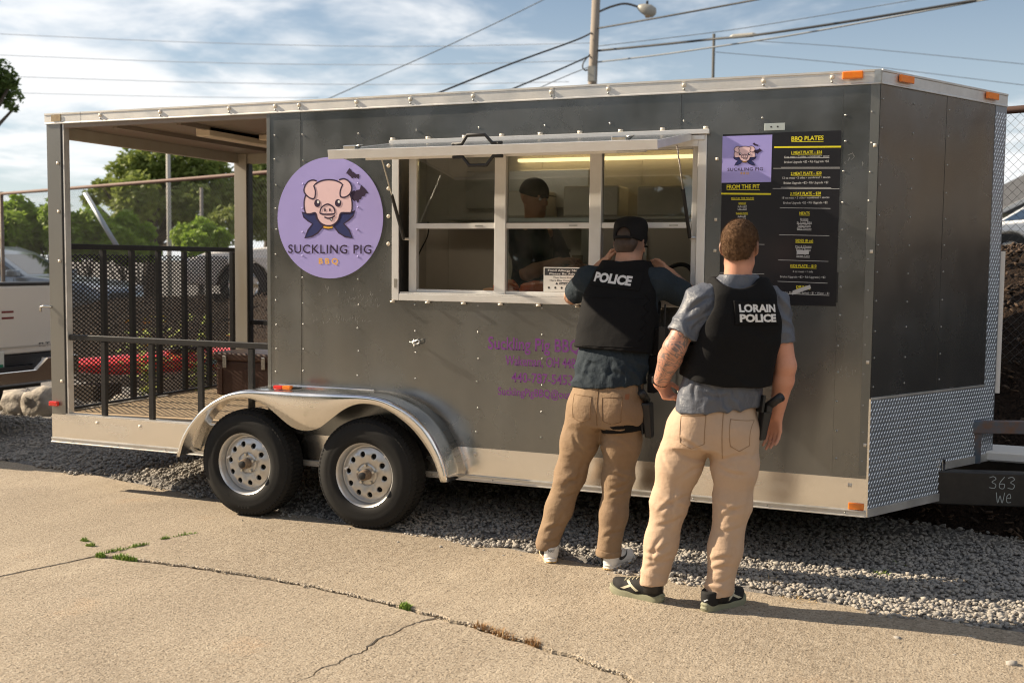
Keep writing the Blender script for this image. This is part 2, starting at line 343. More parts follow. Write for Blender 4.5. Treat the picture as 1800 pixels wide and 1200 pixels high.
# ---- concrete slabs, split at the joints and the crack
def rag(pts, amp, step=.035, seed=0, keep=()):
    out = []
    for i in range(len(pts) - 1):
        a, b = np.array(pts[i], float), np.array(pts[i + 1], float); L = np.linalg.norm(b - a); n = max(1, int(L / step)) if i not in keep else 1; nn = np.array((-(b - a)[1], (b - a)[0])) / max(L, 1e-9)
        for k in range(n):
            p = a + (b - a) * k / n; w = 0 if (k == 0 and i == 0) else 1
            out.append(tuple(p + nn * w * (amp * mnoise.noise((p[0] * 9, p[1] * 9, seed)) * 1.6 + amp * .7 * mnoise.noise((p[0] * 40, p[1] * 40, seed + 3)))))
    out.append(tuple(pts[-1])); return out
JA_lo = [(.2, -6.5), (1.05, -3.1), (1.49, -1.87), (1.66, -1.36)]
JA_hi = [(1.66, -1.36), (1.745, -.89), (1.865, -.60), (2.1, -.08), (2.17, -.045)]
JB = smoothpath([(1.66, -1.36), (2.1, -1.325), (2.67, -1.33), (3.26, -1.395), (3.86, -1.525), (4.47, -1.72), (4.96, -1.935), (5.7, -2.34), (7.2, -3.2), (9.5, -4.6)], 4)
iC = min(range(len(JB)), key=lambda i: (JB[i][0] - 3.86) ** 2 + (JB[i][1] + 1.525) ** 2)
CR = [JB[iC], (3.80, -1.64), (3.785, -1.80), (3.755, -1.90), (3.765, -2.04), (3.735, -2.20), (3.70, -2.42), (3.62, -2.9), (3.4, -4.2), (3.1, -6.5)]
ja_lo, ja_hi = rag(JA_lo, .006, seed=1), rag(JA_hi, .004, seed=2); jb1, jb2 = rag(JB[:iC + 1], .016, .02, seed=5), rag(JB[iC:], .016, .02, seed=5); cr = rag(CR, .020, .02, seed=9)
ed = [(x, y) for x, y in EDGE]; eL = rag([p for p in ed if p[0] < 2.17] + [(2.17, -.045)], .012, .05, seed=4); eR = rag([(2.17, -.045)] + [p for p in ed if p[0] > 2.17], .012, .05, seed=6)
slabs = [('slab', ja_lo[:-1] + ja_hi[:-1] + eL[::-1] + [(-14, -6.5)], .000),
         ('slab', ja_hi[::-1][:-1] + jb1[:-1] + jb2[:-1] + [(9.5, -4.6), (20, -6.0)] + eR[::-1][:-1], .009),
         ('slab', jb1[:-1] + cr + ja_lo[:-1], -.002),
         ('slab', jb2 + [(20, -6.05), (20, -6.5)] + cr[::-1][:-1], -.003)]
pav = MB().box(-60, 60, -60, -6.503, -.155, .0).build('pavement', m_conc); tag(pav, kind='structure')
def slab(pts, dz, gap=.0024):
    P = [np.array(p) for p in pts]; Q = []
    for p in P:
        if not Q or np.linalg.norm(p - Q[-1]) > 1e-4: Q.append(p)
    if np.linalg.norm(Q[0] - Q[-1]) < 1e-4: Q.pop()
    ar = sum(Q[i][0] * Q[(i + 1) % len(Q)][1] - Q[(i + 1) % len(Q)][0] * Q[i][1] for i in range(len(Q)))
    if ar < 0: Q = Q[::-1]
    n = len(Q)
    JBa = np.array(JB); CRa = np.array(CR)
    def off(dist):
        r = []
        for i in range(n):
            t = Q[(i + 1) % n] - Q[i - 1]; t = t / max(np.linalg.norm(t), 1e-9); near = np.min(np.linalg.norm(JBa - Q[i], axis=1)) < .07
            if np.min(np.linalg.norm(CRa - Q[i], axis=1)) < .2 and Q[i][1] < -1.6 and not near: dist_ = dist * (.12 + .88 * min(1, max(0, (Q[i][1] + 2.45) / .35)) * (.45 + .9 * abs(mnoise.noise((Q[i][0] * 5, Q[i][1] * 5, 4)))))
            else: dist_ = dist
            r.append(Q[i] + np.array((-t[1], t[0])) * (dist_ + (.0035 + .005 * max(0, mnoise.noise((Q[i][0] * 6, Q[i][1] * 6, dz * 900))) if near else 0)))
        return r
    o0, o1, o2 = off(gap), off(gap + .0025), off(gap + .007)
    z = lambda p: dz + .002 * mnoise.noise((p[0] * .8, p[1] * .8, 1))
    V = [(p[0], p[1], -.15) for p in o0] + [(p[0], p[1], z(p) - .012 - .006 * abs(mnoise.noise((p[0] * 30, p[1] * 30, 0)))) for p in o0] + [(p[0], p[1], z(p) - .003) for p in o1] + [(p[0], p[1], z(p)) for p in o2]
    F = []
    for r in range(3):
        for i in range(n): F.append((r * n + i, r * n + (i + 1) % n, (r + 1) * n + (i + 1) % n, (r + 1) * n + i))
    for t in tessellate_polygon([[Vector((p[0], p[1], 0)) for p in o2]]): F.append(tuple(3 * n + i for i in t))
    me = bpy.data.meshes.new('slab'); me.from_pydata([tuple(map(float, v)) for v in V], [], F)
    b = bmesh.new(); b.from_mesh(me); bmesh.ops.recalc_face_normals(b, faces=b.faces); b.to_mesh(me); b.free()
    return link('slab', me, m_conc, pav)
for nm, pts, dz in slabs: slab(pts, dz)
# crumbled light edge material along the long joint
def crumbs():
    n = 9500; k = RNG.integers(0, len(JB) - 1, n); t = RNG.random(n); A = np.array(JB); p = A[k] + (A[k + 1] - A[k]) * t[:, None]
    keep = (p[:, 0] > 1.9) & (p[:, 0] < 6) & (np.array([mnoise.noise((q[0] * 4.5, q[1] * 4.5, 2)) + .35 * mnoise.noise((q[0] * 17, q[1] * 17, 5)) for q in p]) > RNG.uniform(-.45, .30, n)); p = p[keep]; n = len(p); r = RNG.uniform(.002, .006, n) * np.where(RNG.random(n) < .12, 1.7, 1); p = p + RNG.normal(0, .015, (n, 2)) + np.array((.007, .020)); return np.stack([p[:, 0], p[:, 1], np.full(n, .004), r], -1)
m_stone_keep = m_stone; m_stone = mat('crumbled_concrete', (.48, .415, .33), .95, var=(40, .6, (.33, .275, .205)))
stone_mesh('joint_crumbs', crumbs(), 'pale crumbled concrete along the long ragged joint'); m_stone = m_stone_keep

# grass and weed tufts growing in the joints
def tuft(name, pts, h, n, m, label, lean=.5, w=.0028):
    V = []; F = []
    for (x, y, rx, ry, ang) in pts:
        for _ in range(n):
            a, q = random.uniform(0, 6.28), math.sqrt(random.random()); ex, ey = q * math.cos(a) * rx, q * math.sin(a) * ry
            bx, by = x + ex * math.cos(ang) - ey * math.sin(ang), y + ex * math.sin(ang) + ey * math.cos(ang); hh = h * random.uniform(.4, 1.1) * (1.15 - q * .6); d = random.uniform(0, 6.28); ln = lean * hh * random.uniform(.3, 1.4); ox, oy = math.cos(d) * ln, math.sin(d) * ln; px, py = -math.sin(d) * w, math.cos(d) * w
            i = len(V); V += [(bx - px, by - py, -.006), (bx + px, by + py, -.006), (bx + ox * .45 + px * .8, by + oy * .45 + py * .8, hh * .65), (bx + ox * .45 - px * .8, by + oy * .45 - py * .8, hh * .65), (bx + ox, by + oy, hh)]; F += [(i, i + 1, i + 2, i + 3), (i + 3, i + 2, i + 4)]
    me = bpy.data.meshes.new(name); me.from_pydata(V, [], F); o = link(name, me, m); return tag(o, label, 'grass' if 'grass' in name else 'weed', kind='stuff')
tuft('grass_tuft', [(1.70, -1.27, .10, .016, 1.25), (1.745, -1.12, .07, .014, 1.25), (1.69, -1.36, .03, .02, 0)], .034, 150, m_grass, 'strip of green grass growing in the joint nearest the left wheel')
tuft('grass_tuft', [(1.815, -.80, .09, .014, 1.1), (1.77, -.92, .03, .012, 1.1)], .03, 100, m_grass, 'thin grass strip growing in the slab joint towards the wheel')
tuft('grass_tuft', [(1.85, -1.345, .085, .022, 0)], .036, 190, m_grass, 'small green grass clump at the start of the long ragged joint')
tuft('grass_tuft', [(1.47, -1.20, .035, .018, .2), (1.36, -1.13, .03, .012, .1)], .03, 60, m_grass, 'two tiny grass clumps on the left concrete slab')
tuft('grass_tuft', [(3.66, -1.475, .035, .02, -.2)], .04, 150, m_grass, 'little bright green clump on the long joint in the foreground')
tuft('dry_weeds', [(4.12, -1.60, .07, .016, -.3), (4.24, -1.645, .08, .022, -.35), (4.40, -1.69, .05, .016, -.35)], .036, 120, m_dry, 'brown dried weeds in the long foreground joint', 1.1, .0018)
tuft('dry_weeds', [(5.37, -.60, .10, .05, -.2), (5.2, -.33, .08, .04, 0), (5.0, -.30, .06, .03, 0)], .03, 90, mat('straw', (.5, .36, .18), .8), 'straw coloured dry grass on the gravel edge', 2.6, .0016)
tuft('grass_tuft', [(5.72, .02, .04, .03, 0), (5.82, .25, .04, .03, 0)], .05, 70, m_grass, 'faint green weeds in the shaded gravel under the nose', .8)

# hairline cracks in the slabs
hc_ = MB(); m_hair_c = mat('crack_dirt', (.07, .055, .04), .95)
for a, e_, sd_, w in (((1.3, -2.25), (2.6, -1.75), 1, .0022), ((1.9, -2.75), (2.75, -2.3), 2, .0018), ((2.75, -1.05), (3.6, -.85), 3, .0016), ((4.7, -1.25), (5.7, -.85), 4, .0018), ((3.3, -.75), (3.75, -.55), 5, .0014), ((5.6, -1.5), (6.6, -1.05), 6, .0016), ((1.2, -2.5), (1.75, -2.35), 7, .0014)):
    a, e_ = np.array(a), np.array(e_); n_ = int(np.linalg.norm(e_ - a) / .02); nn_ = np.array((-(e_ - a)[1], (e_ - a)[0])) / np.linalg.norm(e_ - a)
    P_ = [a + (e_ - a) * k / n_ + nn_ * (.025 * mnoise.noise((k * .11, sd_ * 5, 0)) + .006 * mnoise.noise((k * .6, sd_, 3))) for k in range(n_ + 1)]; W_ = [w * max(.05, .5 + mnoise.noise((k * .23, sd_ * 3, 7)) * 1.3) * min(1, k / 8, (n_ - k) / 8 + .05) for k in range(n_ + 1)]; hc_.stroke(P_, W_, lambda u, v, d: (u, v, d), .0052)
hc_.build('hairline_cracks', m_hair_c, pav, fix=False)['kind'] = 'stuff'
# ------------------------------------------------------------------ the food trailer
m_grey = mat('charcoal_paint', (.215, .222, .222), .24, .82, var=[(1.3, .4, (.26, .266, .262)), (7, .3, (.175, .18, .18), (1, 1, .25)), (3.5, .35, (.30, .29, .27), (2.5, 1, .35), (.60, .80))], bump=(1.7, .020, (1.2, 1, .45), 2), rvar=(2.5, .17, .34))
m_grey2 = mat('charcoal_paint_edge', (.205, .21, .20), .34, .6, bump=(2.2, .003))
m_alu = mat('aluminium', (.90, .885, .86), .2, 1., var=[(3, .35, (.78, .755, .72), (.4, 1, 2)), (30, .25, (.80, .77, .72))], rvar=(7, .12, .32, (.3, 1, 1)), bump=(3, .002, (.5, 1, 1)))
m_rail = mat('mill_aluminium', (.74, .725, .69), .42, .8, var=[(9, .5, (.58, .56, .52), (.3, 1, 1)), (40, .3, (.80, .78, .75))], rvar=(6, .38, .6))
m_wf = mat('window_aluminium', (.84, .835, .82), .38, .5, var=(12, .35, (.72, .70, .67)))
m_white = mat('white_trim', (.42, .385, .325), .5, var=[(2, .5, (.35, .305, .24)), (12, .35, (.36, .29, .21), (1, 1, .2))])
m_black = mat('black_steel', (.018, .018, .019), .42, .2, var=(25, .5, (.035, .033, .032)), spec=.5)
m_bkplastic = mat('black_plastic', (.014, .014, .015), .5)
m_rubber = mat('tyre_rubber', (.011, .0108, .0105), .8, var=[(8, .5, (.018, .017, .016))], bump=(90, .0008), spec=.35)
m_rim = mat('galvanised_rim', (.58, .59, .60), .36, .75, var=[(5, .5, (.58, .54, .47)), (26, .35, (.48, .42, .34))])
m_steel = mat('zinc_hardware', (.62, .62, .60), .3, 1., var=(40, .5, (.45, .43, .38)))
m_rivet = mat('rivet_head', (.34, .34, .33), .35, .8)
m_cap = mat('ivory_screw_cap', (.78, .70, .58), .5)
m_amber = mat('amber_lens', (.85, .20, .015), .2, spec=.6, coat=.5, var=(60, .4, (.95, .33, .03)))
m_red = mat('red_lens', (.75, .03, .02), .2, coat=.5)
m_ply = mat('porch_floor', (.46, .34, .21), .85, var=[(3, .6, (.36, .26, .16), (.3, 3, 1)), (60, .4, (.28, .2, .12))], bump=(40, .002, (.2, 2, 1)))
m_purple = mat('lilac_vinyl', (.42, .37, .76), .32, var=(3, .25, (.47, .42, .80)), bump=(2.2, .004))
m_dark = mat('print_plum', (.030, .012, .045), .4); m_pink = mat('print_pink', (.86, .61, .63), .4); m_navy = mat('print_navy', (.022, .030, .14), .4); m_gold = mat('print_gold', (.92, .50, .07), .4); m_pw = mat('print_white', (.85, .85, .85), .4)
m_yel = mat('print_yellow', (.85, .74, .02), .45); m_lav = mat('print_lavender', (.40, .36, .80), .4, var=(3, .3, (.47, .43, .85))); m_wprint = mat('print_offwhite', (.62, .62, .62), .5)
m_poster = mat('black_poster_vinyl', (.016, .016, .020), .26, var=(2, .4, (.026, .025, .03)), bump=(1.5, .006, (1, 1, 1), 2), spec=.5)
m_violet = mat('violet_lettering', (.20, .045, .27), .45, var=(30, .4, (.15, .045, .20)))

X0, XB, XF, ZB, ZS, ZR, ZT, WD = 0., 1.865, 5.637, .324, .525, 2.597, 2.669, 2.24
APX = (6.262, 1.12)
tr = empty('food_trailer', (3.2, 1.1, 0), 'charcoal grey tandem axle food trailer with round lilac pig logo and open serving window', 'food trailer')
side = lambda u, v, d: (u, -d, v)          # d = how far proud of the side
WX0, WX1, WZ0, WZ1 = 2.835, 4.69, 1.455, 2.335      # serving window opening
def panel(x0, x1, dy):
    b = MB(); t = .003
    def rect(a, c, z0, z1):
        if c - a > 1e-4 and z1 - z0 > 1e-4: b.box(a, c, -dy, -dy + t, z0, z1)
    if x1 < WX0 or x0 > WX1: rect(x0, x1, ZS - .01, ZR + .02)
    else:
        rect(x0, max(x0, WX0), ZS - .01, ZR + .02); rect(min(x1, WX1), x1, ZS - .01, ZR + .02); rect(max(x0, WX0), min(x1, WX1), ZS - .01, WZ0)
        if x0 > WX0 and x1 < WX1: b.build('side_panel', m_grey, tr); b = MB()
        rect(max(x0, WX0), min(x1, WX1), WZ1, ZR + .02)
    return b.build('side_panel', m_grey, tr)
seams = [XB, 2.118, 3.354, 4.591, 5.456, XF]
for i in range(5): panel(seams[i], seams[i + 1] - .0008, .0005 if i % 2 else .0025)
# rear corner strip + front corner strip of the box
MB().box(XB - .004, XB + .022, -.006, .0, ZS, ZR).build('corner_trim', m_grey2, tr, bev=.002)
MB().box(XF - .045, XF, -.0045, -.0027, ZS + .02, ZR).build('corner_trim', m_grey2, tr)
# core walls (inside skin) with the opening, far wall, rear wall, floor, ceiling
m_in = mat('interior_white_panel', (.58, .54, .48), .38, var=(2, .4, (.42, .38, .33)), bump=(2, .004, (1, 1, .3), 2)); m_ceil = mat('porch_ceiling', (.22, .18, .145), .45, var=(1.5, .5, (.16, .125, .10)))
b = MB(); b.box(XB, WX0, .003, .04, ZS, ZR); b.box(WX1, XF, .003, .04, ZS, ZR); b.box(WX0, WX1, .003, .04, ZS, WZ0); b.box(WX0, WX1, .003, .04, WZ1, ZR); b.build('inner_wall', m_in, tr)
MB().box(XB, XF + .2, WD - .04, WD - .003, ZS, ZR).build('far_wall', m_in, tr); MB().box(XB, XF, WD - .0029, WD, ZS, ZR).build('far_side_panel', m_grey, tr)
MB().box(XB + .001, XB + .03, .041, WD - .041, ZS + .03, ZR).build('rear_bulkhead', m_grey, tr); MB().box(XB + .0305, XB + .04, .041, WD - .041, ZS + .03, ZR).build('inner_wall', m_in, tr)
MB().box(X0 + .02, XF, .041, WD - .041, ZS - .045, ZS + .005).build('floor', m_ply, tr)
MB().box(XB + .041, XF, .041, WD - .041, 2.55, 2.565).build('ceiling', m_in, tr)
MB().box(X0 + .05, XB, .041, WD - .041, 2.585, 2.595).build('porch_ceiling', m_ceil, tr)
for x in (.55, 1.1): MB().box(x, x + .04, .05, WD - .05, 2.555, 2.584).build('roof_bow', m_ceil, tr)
MB().box(XF - .03, XF, .041, WD - .041, ZS, ZR).build('front_bulkhead', m_in, tr)
# roof and edge rails
roof = MB(); roof.prism([(X0, 0), (XF, 0), APX, (XF, WD), (X0, WD)], lambda u, v, d: (u, v, d), ZR + .03, ZT - .006); roof.build('roof', m_rail, tr)
def rail(p, q, name='roof_rail', z0=ZR - .003, z1=ZT, t=.012, m=m_rail):
    p, q = Vector((*p, 0)), Vector((*q, 0)); d = (q - p).normalized(); n = Vector((d.y, -d.x, 0)); b = MB()
    prof = [(0, z0), (t, z0), (t, z0 + .006), (t - .003, z0 + .010), (t - .003, z1 - .014), (t, z1 - .010), (t, z1), (0, z1)]
    b.prism(prof, lambda u, v, dd: tuple(p + d * dd + n * u + Vector((0, 0, v))), 0, (q - p).length); return b.build(name, m, tr)
rail((X0 - .01, 0), (.32, 0)); rail((.324, 0), (3.84, 0)); rail((3.844, 0), (XF, 0)); rail((XF, 0), APX); rail(APX, (XF, WD)); rail((XF, WD), (X0, WD)); rail((X0, WD), (X0, 0))
MB().box(XF - .03, XF + .004, -.0135, -.0122, ZR + .004, ZT - .004).build('rail_corner_patch', m_steel, tr)
MB().box(.055, .14, -.0140, -.0121, ZR + .015, ZT - .012).build('rail_patch', mat('rusty_patch', (.45, .36, .22), .7, var=(30, .6, (.3, .2, .1))), tr)
# skirt
sk = MB(); sk.box(X0, XF - .002, -.004, 0, ZB + .035, ZS + .003); sk.build('skirt', m_alu, tr)
b = MB(); b.prism([(0, 0), (.016, 0), (.016, .005), (.010, .009), (.010, .024), (.016, .028), (.016, .034), (0, .034)], lambda u, v, d: (d, -.001 - u, ZB + v), X0, XF); b.build('bottom_trim', m_rail, tr)
MB().box(X0, XF, .004, .06, ZB + .01, ZS).build('frame_rail', m_black, tr); MB().box(X0, XF, WD - .06, WD, ZB, ZS).build('far_skirt', m_alu, tr)
for x in np.arange(.3, 5.5, .6): MB().box(x, x + .05, .061, WD - .061, ZB + .05, ZS - .046).build('cross_member', m_black, tr)
# rear corner posts, header, near porch frame
def post(x0, x1, y0, y1, nm, m): return MB().box(x0, x1, y0, y1, ZS + .002, ZR - .002).build(nm, m, tr, bev=.003)
m_post = mat('grey_corner_post', (.30, .295, .275), .34, .65, var=(2, .4, (.24, .235, .22), (1, 1, .3)), bump=(2.4, .004, (1, 1, .6), 2))
post(X0, .128, -.005, .06, 'corner_post', m_post); MB().box(.129, .146, .0, .05, ZS + .002, ZR - .002).build('post_edge', m_black, tr); MB().box(.1465, .157, -.002, .05, ZS + .002, ZR - .002).build('post_edge_trim', m_rail, tr)
post(X0, .13, WD - .07, WD, 'corner_post', m_white); MB().box(.131, .155, WD - .06, WD - .01, ZS, ZR - .1).build('post_edge', m_black, tr)
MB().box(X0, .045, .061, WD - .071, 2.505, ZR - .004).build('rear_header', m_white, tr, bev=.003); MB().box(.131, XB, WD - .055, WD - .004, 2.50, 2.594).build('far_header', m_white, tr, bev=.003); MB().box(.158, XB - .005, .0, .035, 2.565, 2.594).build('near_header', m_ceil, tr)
lf = MB().box(1.02, 1.14, .35, 1.55, 2.515, 2.583).build('ceiling_light', mat('lamp_housing', (.66, .55, .42), .5), tr, bev=.006); MB().box(1.16, 1.26, .9, 2.0, 2.54, 2.583).build('ceiling_light', mat('lamp_housing', (.66, .55, .42)), tr, bev=.006)
MB().box(.02, 1.86, -.003, .06, ZS - .001, ZS + .012).build('porch_sill', m_rail, tr)
# near porch railing
rl = MB().box(.16, XB - .006, .008, .042, 1.065, 1.105).build('porch_rail', m_black, tr, bev=.004)
for x in (.463, .884, 1.30, 1.712): MB().box(x - .02, x + .02, .010, .040, ZS + .013, 1.064).build('rail_post', m_black, tr, bev=.003)
# far porch railing
MB().box(.16, XB, WD - .05, WD - .015, 1.07, 1.11).build('porch_rail', m_black, tr)
for x in (.6, 1.1, 1.6): MB().box(x - .02, x + .02, WD - .048, WD - .018, ZS + .006, 1.069).build('rail_post', m_black, tr)
# mesh ramp gate across the rear
gt = MB(); gt.box(-.005, .035, .13, 2.13, 1.715, 1.755); gt.box(-.005, .035, .13, 2.13, ZS + .013, .555); gt.box(-.005, .035, .13, .165, .556, 1.714); gt.box(-.005, .035, 2.095, 2.13, .556, 1.714)
gate = gt.build('mesh_gate', m_black, tr, bev=.003)
for y in (.52, .83, 1.14, 1.46, 1.78): MB().box(-.004, .030, y - .022, y + .022, .556, 1.714).build('gate_bar', m_black, gate, bev=.003)
def mesh_panel():
    b = MB(); p, q = .048, .0160; w = .0098; nz, ny = int(1.15 / (2 * q)), int(1.93 / p)
    for j in range(nz):
        for i in range(ny):
            y, z = .168 + i * p, .558 + j * 2 * q
            for (ya, za, yb, zb) in ((y, z, y + p / 2, z + q), (y + p / 2, z + q, y + p, z), (y, z + 2 * q, y + p / 2, z + q), (y + p / 2, z + q, y + p, z + 2 * q)):
                b.add([(-.012, ya, za - w / 2), (-.012, yb, zb - w / 2), (-.012, yb, zb + w / 2), (-.012, ya, za + w / 2), (-.0155, ya, za - w / 2), (-.0155, yb, zb - w / 2), (-.0155, yb, zb + w / 2), (-.0155, ya, za + w / 2)], [(0, 1, 2, 3), (7, 6, 5, 4), (0, 4, 5, 1), (3, 2, 6, 7)])
    o = b.build('expanded_metal', m_black, gate, fix=False); o['kind'] = 'stuff'
mesh_panel()
# latch hook on the rear post
b = MB(); b.tube([(.02, -.006, 1.30), (-.03, -.03, 1.305), (-.06, -.03, 1.30), (-.062, -.03, 1.265)], .008, 8); b.build('latch_hook', m_steel, tr, smooth=True)
# lights on the trailer
def lens(x0, x1, z0, z1, d, m, nm='marker_light', dd=.02): return bevel(MB().box(x0, x1, -d - dd, -d, z0, z1).build(nm, m, tr), .006, 2)
lens(5.447, 5.553, 2.622, 2.662, .0125, m_amber); lens(5.545, 5.626, .36, .396, .005, m_amber, dd=.008); lens(.0, .075, .588, .622, .0055, m_red, dd=.03)
nd = (Vector((*APX, 0)) - Vector((XF, 0, 0))).normalized(); nn = Vector((nd.y, -nd.x, 0))
def nosept(s, z, d): return tuple(Vector((XF, 0, z)) + nd * s + nn * d)
for s in (.14, 1.02): b = MB(); b.prism([(s, 2.618), (s + .13, 2.618), (s + .13, 2.656), (s, 2.656)], lambda u, v, d: nosept(u, v, d), .0125, .03); b.build('marker_light', m_amber, tr, bev=.005)
# nose: painted panels above, tread plate below, centre strip
NL = math.hypot(APX[0] - XF, APX[1])
def nprism(name, pts, d0, d1, m, bev=0):
    b = MB(); b.prism(pts, lambda u, v, d: nosept(u, v, d), d0, d1); return b.build(name, m, tr, bev=bev)
nprism('nose_panel', [(0.001, .955), (.635, .955), (.635, ZR), (.001, ZR)], 0, .003, m_grey); nprism('nose_panel', [(.636, .955), (NL - .13, .955), (NL - .13, ZR), (.636, ZR)], .001, .0045, m_grey)
m_tread = mat('tread_plate', (.36, .39, .43), .42, .75, var=(4, .5, (.27, .30, .34)), rvar=(6, .34, .5)); m_lug = mat('tread_lug', (.62, .65, .69), .3, .9)
nprism('tread_plate', [(0.0, ZB + .045), (.735, ZB + .045), (.735, .54), (NL, .54), (NL, .953), (0, .953)], .001, .005, m_tread); nprism('nose_strip', [(NL - .128, .955), (NL, .955), (NL, ZR), (NL - .128, ZR)], .001, .006, m_tread)
def lugs():
    b = MB(); p = .0262
    for j in range(108):
        for i in range(60):
            s, z = .008 + i * p + (p / 2 if j % 2 else 0), ZB + .055 + j * p * .82
            if z > 2.57 or s > NL - .012: continue
            if z < .945:
                if z < .55 and s > .722: continue
            elif s < NL - .122: continue
            a = rad(62 if j % 2 else 50); L, w, h = .0125, .0034, .0024; ca, sa = math.cos(a), math.sin(a); n = len(b.v)
            pts = [(-L, 0, 0), (0, -w, 0), (L, 0, 0), (0, w, 0), (-L * .35, 0, h), (L * .35, 0, h)]
            b.v += [nosept(s + u * ca - v * sa, z + u * sa + v * ca, .0052 + (.0008 if s > NL - .128 and z > .95 else 0) + d) for u, v, d in pts]
            b.f += [(n, n + 1, n + 4), (n + 1, n + 5, n + 4), (n + 1, n + 2, n + 5), (n + 2, n + 3, n + 5), (n + 3, n + 4, n + 5), (n + 3, n, n + 4)]
    o = b.build('tread_lugs', m_lug, tr, fix=False); o['kind'] = 'stuff'
lugs()
nprism('tread_trim', [(0, .950), (NL - .128, .950), (NL - .128, .962), (0, .962)], .0052, .009, m_rail); nprism('tread_trim', [(0, ZB), (.735, ZB), (.735, ZB + .044), (0, ZB + .044)], .001, .012, m_rail); nprism('tread_trim', [(.736, .50), (NL, .50), (NL, .545), (.736, .545)], .0052, .013, m_rail); nprism('tread_trim', [(.712, ZB - .012), (.738, ZB - .012), (.738, .56), (.712, .56)], .0125, .018, m_alu)
MB().box(XF - .004, XF + .006, -.0055, .0, ZB, ZS + .43).build('corner_trim', m_alu, tr)
# far nose half
b = MB(); b.prism([(XF, WD), (APX[0], APX[1] + .002), (APX[0] - .006, APX[1] - .002), (XF - .006, WD - .004)], lambda u, v, d: (u, v, d), .54, ZR); b.build('far_nose_panel', m_tread, tr)
MB().bar((6.268, 1.15, .9), (6.268, 1.15, 1.75), .05, .012, (0, 1, 0)).build('white_edge_strip', mat('white_plastic', (.75, .74, .72), .5), tr)
# tongue
tg = MB().bar((5.8, .60, .40), (7.9, 1.16, .40), .09, .19).build('tongue', m_black, tr, bev=.006); MB().bar((5.8, 1.64, .40), (7.9, 1.08, .40), .09, .19).build('tongue', m_black, tr, bev=.006)
m_rust = mat('rusty_blue_steel', (.10, .13, .17), .6, .5, var=(12, .8, (.20, .10, .05)))
MB().bar((6.12, .93, .715), (6.95, 1.12, .735), .05, .075).build('jack_bar', m_rust, tr, bev=.004); MB().cyl((6.45, 1.0, .70), (6.75, 1.1, .45), .012).build('jack_strut', m_black, tr); MB().box(6.13, 6.2, .93, 1.05, .5, .70).build('tongue_bracket', m_rust, tr)
MB().box(6.2, 6.5, 1.05, 1.35, .50, .56).build('battery_cover', mat('white_plastic', (.75, .74, .72)), tr, bev=.01)
td = (Vector((7.9, 1.16, 0)) - Vector((5.8, .60, 0))).normalized(); tn = Vector((td.y, -td.x, 0)); tfn = lambda u, v, d: tuple(Vector((5.8, .60, .40)) + td * u + tn * (.0455 + d) + Vector((0, 0, v)))
b = MB(); m_chalk = mat('chalk_mark', (.42, .47, .48), .9)
def scrib(strokes, ox, oy, sc):
    for st in strokes: b.stroke(smoothpath([(ox + x * sc, oy + y * sc) for x, y in st], 4), .0035, tfn, .0006)
three = [[(0, .9), (.3, 1), (.5, .8), (.2, .55), (.5, .35), (.4, .05), (0, .1)]]; six = [[(.45, 1), (.1, .5), (.1, .1), (.4, .05), (.45, .4), (.1, .4)]]
scrib(three, .45, .005, .07); scrib(six, .50, .005, .07); scrib(three, .55, .005, .07); scrib([[(0, 1), (.15, 0), (.35, .7), (.55, 0), (.75, 1)], [(1, .5), (1.3, .5), (1.2, .9), (.95, .6), (1, .1), (1.35, .1)]], .49, -.075, .06)
b.build('chalk_writing', m_chalk, tr, fix=False)
# ---- fender
TY = -.262
outer = smoothpath([(1.305, .355), (1.345, .47), (1.42, .585), (1.53, .69), (1.67, .775), (1.82, .820), (2.0, .832), (2.3, .836), (2.6, .840), (2.80, .836), (2.93, .805), (3.07, .735), (3.18, .63), (3.26, .49), (3.297, .355)], 3)
inner = smoothpath([(1.345, .357), (1.385, .47), (1.455, .575), (1.56, .672), (1.68, .742), (1.80, .776), (1.92, .772), (2.03, .733), (2.13, .665), (2.22, .612), (2.315, .596), (2.41, .618), (2.50, .682), (2.60, .752), (2.70, .788), (2.82, .785), (2.93, .745), (3.05, .668), (3.14, .575), (3.21, .47), (3.250, .355)], 3)
def resample(P, n):
    P = np.array(P); d = np.r_[0, np.cumsum(np.linalg.norm(np.diff(P, axis=0), axis=1))]; t = np.linspace(0, d[-1], n); return np.stack([np.interp(t, d, P[:, 0]), np.interp(t, d, P[:, 1])], -1)
n = 64; O, I = resample(outer, n), resample(inner, n)
O2 = resample(smoothpath([(1.36, .36), (1.43, .50), (1.53, .60), (1.66, .695), (1.83, .755), (2.1, .790), (2.6, .798), (2.78, .790), (2.95, .745), (3.1, .65), (3.19, .52), (3.232, .36)], 4), n)
